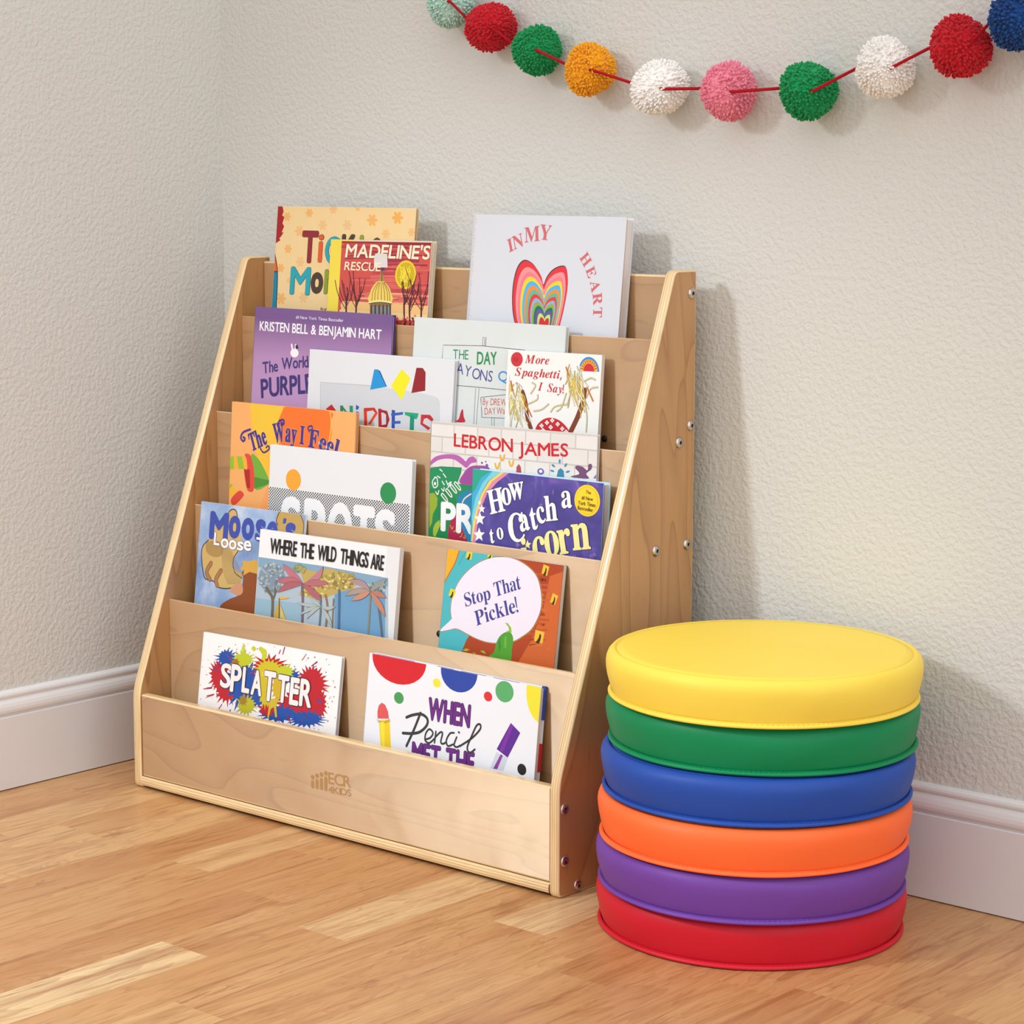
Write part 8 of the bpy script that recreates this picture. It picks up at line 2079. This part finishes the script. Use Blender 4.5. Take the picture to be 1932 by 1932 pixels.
INFO = { # label, hardback, cover edge colour, spine colour
 'tickle': ('tan picture book with pale orange flowers and big coloured letters, on the top tier', 1, 'D8B888', 'D8B888'),
 'madeline': ('worn red and yellow picture book with a round gold seal, on the top tier', 1, 'D8C8A0', 'DCC64A'),
 'heart': ('white picture book with a rainbow of nested hearts, at the right of the top tier', 1, 'D8D8DC', 'D0D0D6'),
 'purple': ('purple picture book with white capitals across its top edge', 1, '5A3A80', '74548A'),
 'snip': ('white picture book with one blue, one yellow and one dark red paper shape', 1, 'E0E0E4', 'DADADE'),
 'crayons': ('pale grey picture book with a drawn sign of green and violet letters', 1, 'D0D4D2', 'D0D4D2'),
 'spag': ('small white paperback with red serif title and tangled noodles, right end of its tier', 0, 'DCD4D0', 'E0E0DC'),
 'feel': ('orange and yellow picture book with curly purple title and striped sleeve', 1, 'E09858', 'E0A060'),
 'spots': ('white picture book with black dots, an orange disc and a green disc', 1, 'DEDFE2', 'DADBDE'),
 'promise': ('white brick patterned picture book with a red name and a green printed shape', 1, 'D8D4D0', '1E8A58'),
 'catch': ('violet picture book with slanting white and yellow title and a round yellow badge', 1, 'B8D8E4', '30A088'),
 'moose': ('blue paperback with tan antler shapes and large blue letters', 0, 'D0D8E0', '6888B8'),
 'wild': ('paperback with black condensed capitals above pink palm trees', 0, 'D8D6D2', 'C8C8C8'),
 'pickle': ('rust orange and turquoise paperback with a big white speech bubble', 0, '6A8A70', '48A0A8'),
 'splat': ('white picture book with red, blue and yellow paint splashes, on the bottom tier', 1, 'D8D4D4', 'D8D4D4'),
 'pencil': ('white picture book with coloured dots and purple lettering, on the bottom tier', 1, 'DADCE4', 'E0E2E8'),
}
for key, (k, x0, w, yt, zt, tilt, roll, h, T) in BOOKS.items():
    label, hard, edgec, spc = INFO[key]
    w *= U; h *= U; T *= U; O = Vector((x0, yt, zt))*U
    a0 = Vector((1, 0, 0)); up = Vector((0, math.sin(tilt), math.cos(tilt)))
    a = math.cos(roll)*a0-math.sin(roll)*up; b = -(math.sin(roll)*a0+math.cos(roll)*up)
    org = O+b*h; nn = b.cross(a); nn = nn if nn.y > 0 else -nn
    bk = thing('picture_book' if hard else 'paperback_book', label, 'book', group='picture books on the display')
    bk.matrix_world = Matrix((( a.x, nn.x, -b.x, org.x), (a.y, nn.y, -b.y, org.y), (a.z, nn.z, -b.z, org.z), (0, 0, 0, 1)))
    ct = .0016 if hard else .0005; ov = .0028 if hard else 0
    mats = [cover_mat(key), ink(edgec)]
    bm = bmesh.new(); bv = .0005 if hard else 0
    box(bm, 0, 0, 0, w, ct, h, 0, bv, 2)
    bm.normal_update()
    for f in bm.faces:
        if f.normal.y > -.5 and not (hard and f.normal.z > .5 and key in ('tickle', 'purple')): f.material_index = 1
    artwork(bm, PRINT[key], w, h, mats)
    obj('front_cover', bm, mats, bk)
    bm = bmesh.new(); box(bm, 0, T-ct, 0, w, T, h, 0, bv, 2)
    obj('back_cover', bm, ink(edgec), bk)
    bm = bmesh.new(); y0, y1 = ct+.00005, T-ct-.00005
    box(bm, .0012 if hard else .0006, y0, ov, w-ov-(.0004 if not hard else 0), y1, h-ov, 0, 0)
    obj('page_block', bm, M_page, bk)
    bm = bmesh.new(); n = 8
    pr = [(-.0003-.0012*math.sin(math.pi*i/n), T*(i/n)) for i in range(n+1)]+[(.0009, T-ct-.0001), (.0009, ct+.0001)] if hard else [(-.0003, 0), (-.0003, T), (.0003, T-ct), (.0003, ct)]
    pr = [(x, min(max(y, .0002), T-.0002)) for x, y in pr]
    lo = [bm.verts.new((x-.0002, y, .0002)) for x, y in pr]; hi = [bm.verts.new((x-.0002, y, h-.0002)) for x, y in pr]
    for i in range(len(pr)): bm.faces.new((lo[i], lo[(i+1) % len(pr)], hi[(i+1) % len(pr)], hi[i]))
    bm.faces.new(lo[::-1]); bm.faces.new(hi); bmesh.ops.recalc_face_normals(bm, faces=bm.faces[:])
    obj('spine', bm, ink(spc), bk)
    if key == 'catch':
        bm = bmesh.new(); box(bm, w-ov-.0002, ct+.0001, ov, w-.0004, ct+.0016, h-ov); obj('endpaper', bm, ink('30A0D0'), bk)
    if key == 'heart':
        bm = bmesh.new(); box(bm, w-ov-.0002, ct+.0001, ov, w-.0008, ct+.0012, h-ov); obj('endpaper', bm, ink('A02030'), bk)
    if key == 'pencil':
        for z0, z1, hue in ((h-.042, h+.0003, '2E4AA0'), (h-.108, h-.072, 'C0202C')):
            bm = bmesh.new(); box(bm, w-.0055, T-.0030, z0, w+.0003, T+.0002, z1); obj('jacket_flap', bm, ink(hue), bk)
        for xa, xb in ((.012, .080), (.122, .150), (.163, .205), (.218, .262)):
            bm = bmesh.new(); box(bm, xa, .0004, h-.0002, xb, .0014, h+.0004); obj('jacket_edge', bm, ink('5A3A90'), bk)

# maker's mark on the front board
bm = bmesh.new(); mats = [ink('8E5C34')]
artwork(bm, PRINT['logo'], U, ZP[1], mats, y=-.00015)
bmesh.ops.translate(bm, vec=(0, YP[1], 0), verts=bm.verts[:])
obj('printed_mark', bm, mats, shelf)

# ------------------------------------------------------------------ round cushions
CU = [(1.02056, -0.17744), (1.028, -0.18672), (1.03056, -0.18856), (1.03208, -0.18512), (1.03176, -0.1752), (1.03776, -0.18288)]
R, HC = 0.18318, 0.05576
CC = [('red', 'C81428', 'D01C30', 'bottom of the stack, on the floor'), ('purple', '6C3C98', '74449E', 'between the red and the orange one'), ('orange', 'FF6A30', 'FF733A', 'between the purple and the blue one'),
      ('blue', '1E469E', '264EA6', 'between the orange and the green one'), ('green', '00804C', '048852', 'under the yellow one'), ('yellow', 'F5D24A', 'F6D856', 'on top of the stack')]
for i, ((nm, c1, c2, where), (cx, cy)) in enumerate(zip(CC, CU)):
    t = thing('round_cushion', nm+' round vinyl floor cushion, '+where, 'cushion', (cx, cy, i*HC+.0003), 'round cushions in the stack')
    m = cushion_mat('vinyl_'+nm, c1, c2); ph = rnd.uniform(0, 6)
    def wob(a, r, z, ph=ph, i=i):
        if r < R*.5: return 0, 0
        e = max(0, 1-abs(z-HC*.5)/(HC*.5)); top = z/HC if z > HC*.5 else 0
        return (.0011*math.sin(3*a+ph)+.0007*math.sin(7*a+2*ph)+.0003*math.sin(17*a))*e, 0
    g = .0012
    prof = [(.02, .0006), (R*.93, .0006), (R-.0075, .0030), (R-.0058, .0075), (R-.0036, .014), (R-.0016, .022), (R-.0002, .030), (R+.0004, .037), (R-.0002, .0415), (R-.0020, .0460), (R-.0050, .0490), (R-.0080, .0502), (R-.0096, .0504),
            (R-.0106, .0489), (R-.0114, .0487), (R-.0122, .0492), (R-.0132, .0505), (R-.022, .0509), (R*.75, .0514), (R*.4, .0517), (.02, .0517)]
    prof = [(r, z*HC/.0518) for r, z in prof]
    bm = bmesh.new(); lathe(bm, prof, 160, wob=wob); obj('cover', bm, m, t, True)
    bm = bmesh.new(); n = 160                     # seam allowance standing out at the lower edge
    sp_ = [(R-.008, .0014), (R-.0034, .0007), (R-.0020, .0014), (R-.0018, .0030), (R-.0028, .0044), (R-.0054, .0070), (R-.0066, .0050)]
    rings = [[bm.verts.new(((r+.0005*math.sin(5*2*math.pi*q/n+ph))*math.cos(2*math.pi*q/n), (r+.0005*math.sin(5*2*math.pi*q/n+ph))*math.sin(2*math.pi*q/n), z)) for q in range(n)] for r, z in sp_]
    for a, b in zip(rings, rings[1:]+rings[:1]):
        for q in range(n): bm.faces.new((a[q], a[(q+1) % n], b[(q+1) % n], b[q]))
    bmesh.ops.recalc_face_normals(bm, faces=bm.faces[:]); obj('piped_seam', bm, m, t, True)
    bm = bmesh.new(); ns = 200
    for q in range(ns):
        a = 2*math.pi*q/ns; r = R-.0040; s = .0013
        M = Matrix.Translation((r*math.cos(a), r*math.sin(a), .0058)) @ Matrix.Rotation(a, 4, 'Z')
        bmesh.ops.create_uvsphere(bm, u_segments=6, v_segments=4, radius=1, matrix=M @ Matrix.Diagonal((.0006, s, .0005, 1)))
    obj('stitching', bm, m, t, True)

# ------------------------------------------------------------------ pompom garland
PC = {'mint': ('A8CCBC', 'BEDCD0'), 'red': ('BE0A1C', 'D01426'), 'green': ('008A48', '0A9A56'), 'yellow': ('E89C08', 'F2AC18'), 'white': ('F0ECE6', 'F6F2EE'), 'pink': ('E47E94', 'EE90A4'), 'blue': ('0A3C7C', '12488A')}
PM = {k: yarn_mat('yarn_'+k, *v) for k, v in PC.items()}
def pompom_mesh(seed):
    r_ = random.Random(seed); bm = bmesh.new(); R0 = .0335; n = 950
    bmesh.ops.create_icosphere(bm, subdivisions=3, radius=R0*.90)
    for i in range(n):
        z = 1-2*(i+.5)/n; a = i*2.399963+r_.uniform(-.05, .05); s = math.sqrt(1-z*z)
        d = Vector((s*math.cos(a), s*math.sin(a), z)); d = (d+Vector([r_.uniform(-.07, .07) for _ in range(3)])).normalized()
        L_ = R0*(1+r_.uniform(-.05, .05)+.04*math.sin(3*a+seed)*s); q = r_.uniform(.0013, .0017)
        u = d.cross(Vector((.3, .5, .8))).normalized(); v = d.cross(u)
        rings = []
        for t_, k in ((.80, .9), (.92, 1.0), (.975, .9), (1.0, .45)):
            rings.append([bm.verts.new(d*L_*t_+(u*math.cos(e*math.pi/3)+v*math.sin(e*math.pi/3))*q*k) for e in range(6)])
        for A, B in zip(rings, rings[1:]):
            for e in range(6): bm.faces.new((A[e], A[(e+1) % 6], B[(e+1) % 6], B[e]))
        bm.faces.new(rings[-1])
    return bm
garland = thing('pompom_garland', 'string of coloured yarn pompoms on a red cord hung across the back wall', 'garland', (0.8457, 0.0006, 0.9821))
P0 = Vector((0.8457, 0.0006, 0.9821))
base = [pompom_mesh(s) for s in (1, 2, 3)]; protos = []
POM = [(0.3758, 0.0025, 1.1132, 'mint', 1), (0.4492, 0.0025, 1.0761, 'red', 1), (0.5307, 0.0025, 1.043, 'green', 1), (0.6224, 0.001, 1.0153, 'yellow', 1.04), (0.738, -0.0005, 0.988, 'white', 1.08), (0.8457, 0.0006, 0.9821, 'pink', 1.05), (0.9617, 0.0002, 0.9799, 'green', 1.06), (1.0689, -0.0005, 1.0036, 'white', 1.08), (1.1683, -0.0009, 1.0243, 'red', 1.09), (1.2451, -0.002, 1.0535, 'blue', 1.12)]
for i, (x, y, z, colr, s) in enumerate(POM):
    if i < 3:
        o = obj('pompom', base[i], PM[colr], garland, True); protos.append(o)
    else:
        o = protos[i % 3].copy(); C.objects.link(o); o.parent = garland
    o.material_slots[0].link = 'OBJECT'; o.material_slots[0].material = PM[colr]
    o.location = Vector((x, y, z))-P0; o.rotation_euler = (i*1.3, i*.7, i*2.1); o.scale = (s, s*.95, s*1.06)
    o['label'] = colr+' yarn pompom'
M_cord = plain('red_cotton_cord', 'B01020', .8, .2)
cp = []
for i, (x, y, z, c_, s) in enumerate(POM):
    v = Vector((x, y, z))-P0
    if i == 0: cp.append(v+Vector((-.16, 0, .09)))
    cp += [v+Vector((-.028, -.004, .004)), v, v+Vector((.014, -.022, -.001)), v+Vector((.0235, -.0262, -.002))]
cp.append(v+Vector((.20, 0, .10)))
pts = []
for a, b in zip(cp, cp[1:]):
    for t_ in range(10): pts.append(a.lerp(b, t_/10))
bm = bmesh.new()
for s_ in range(3):                                     # three twisted strands
    tw = []; run = 0
    for i, p in enumerate(pts):
        run += (p-pts[i-1]).length if i else 0
        an = run/.0075*2*math.pi+s_*2.094
        tw.append(p+Vector((0, math.cos(an), math.sin(an)))*.0008)
    # resample densely enough for the twist
    fine = []
    run = 0
    for i in range(len(pts)-1):
        L_ = (pts[i+1]-pts[i]).length; n_ = max(1, int(L_/.0012))
        for j in range(n_):
            p = pts[i].lerp(pts[i+1], j/n_); an = (run+L_*j/n_)/.0075*2*math.pi+s_*2.094
            fine.append(p+Vector((0, math.cos(an), math.sin(an)))*.0011)
        run += L_
    tube(bm, fine, .00118, 5)
obj('cord', bm, M_cord, garland, True)

# ------------------------------------------------------------------ light
def area(name, loc, aim, size, power, color=(1, 1, 1), spread=180):
    l = bpy.data.lights.new(name, 'AREA'); l.energy = power; l.size = size; l.color = color; l.spread = math.radians(spread)
    l.shape = 'DISK'
    o = bpy.data.objects.new(name, l); C.objects.link(o); o.location = loc
    o.rotation_euler = (Vector(aim)-Vector(loc)).to_track_quat('-Z', 'Y').to_euler(); return o
def spot(name, loc, aim, radius, power, color, ang, blend):
    l = bpy.data.lights.new(name, 'SPOT'); l.energy = power; l.shadow_soft_size = radius; l.color = color; l.spot_size = math.radians(ang); l.spot_blend = blend
    o = bpy.data.objects.new(name, l); C.objects.link(o); o.location = loc
    o.rotation_euler = (Vector(aim)-Vector(loc)).to_track_quat('-Z', 'Y').to_euler(); return o
w = bpy.data.worlds.new('ambient_fill'); bpy.context.scene.world = w; w.use_nodes = True
wn = w.node_tree.nodes; wl = w.node_tree.links; bg = wn['Background']
bg.inputs[0].default_value = (.97, .985, 1.0, 1)
wc = wn.new('ShaderNodeTexCoord'); wd = wn.new('ShaderNodeVectorMath'); wd.operation = 'DOT_PRODUCT'; wd.inputs[1].default_value = (.77, -.05, .63)
wm = wn.new('ShaderNodeMapRange'); wm.inputs[1].default_value = -.2; wm.inputs[2].default_value = 1.0; wm.inputs[3].default_value = .5; wm.inputs[4].default_value = 1.85
wl.new(wc.outputs['Generated'], wd.inputs[0]); wl.new(wd.outputs['Value'], wm.inputs[0]); wl.new(wm.outputs[0], bg.inputs[1])   # added ambient fill, shaped to come brighter from the right and above
spot('key_lamp', (-.10, -2.35, 1.75), (.60, -.1, -.02), .20, 225, (.93, .99, 1.05), 54, 1.0)

# ------------------------------------------------------------------ camera
CAM = (2.511635, -2.337638, 0.86848, 0.7128, -0.143806, 0.00215, 4282.32423)
cx, cy, cz, yaw, pit, rol, f = CAM
fw = Vector((-math.sin(yaw)*math.cos(pit), math.cos(yaw)*math.cos(pit), math.sin(pit))); rt = Vector((math.cos(yaw), math.sin(yaw), 0)); upv = rt.cross(fw)
r2 = math.cos(rol)*rt+math.sin(rol)*upv; u2 = -math.sin(rol)*rt+math.cos(rol)*upv
cam = bpy.data.cameras.new('camera'); cam.sensor_width = 36; cam.lens = f/1932*36; cam.clip_start = .05
co = bpy.data.objects.new('camera', cam); C.objects.link(co)
co.matrix_world = Matrix(((r2.x, u2.x, -fw.x, cx), (r2.y, u2.y, -fw.y, cy), (r2.z, u2.z, -fw.z, cz), (0, 0, 0, 1)))
bpy.context.scene.camera = co
vs = bpy.context.scene.view_settings
vs.view_transform = 'Standard'; vs.look = 'None'; vs.gamma = 1; vs.use_curve_mapping = False; vs.exposure = 0.0
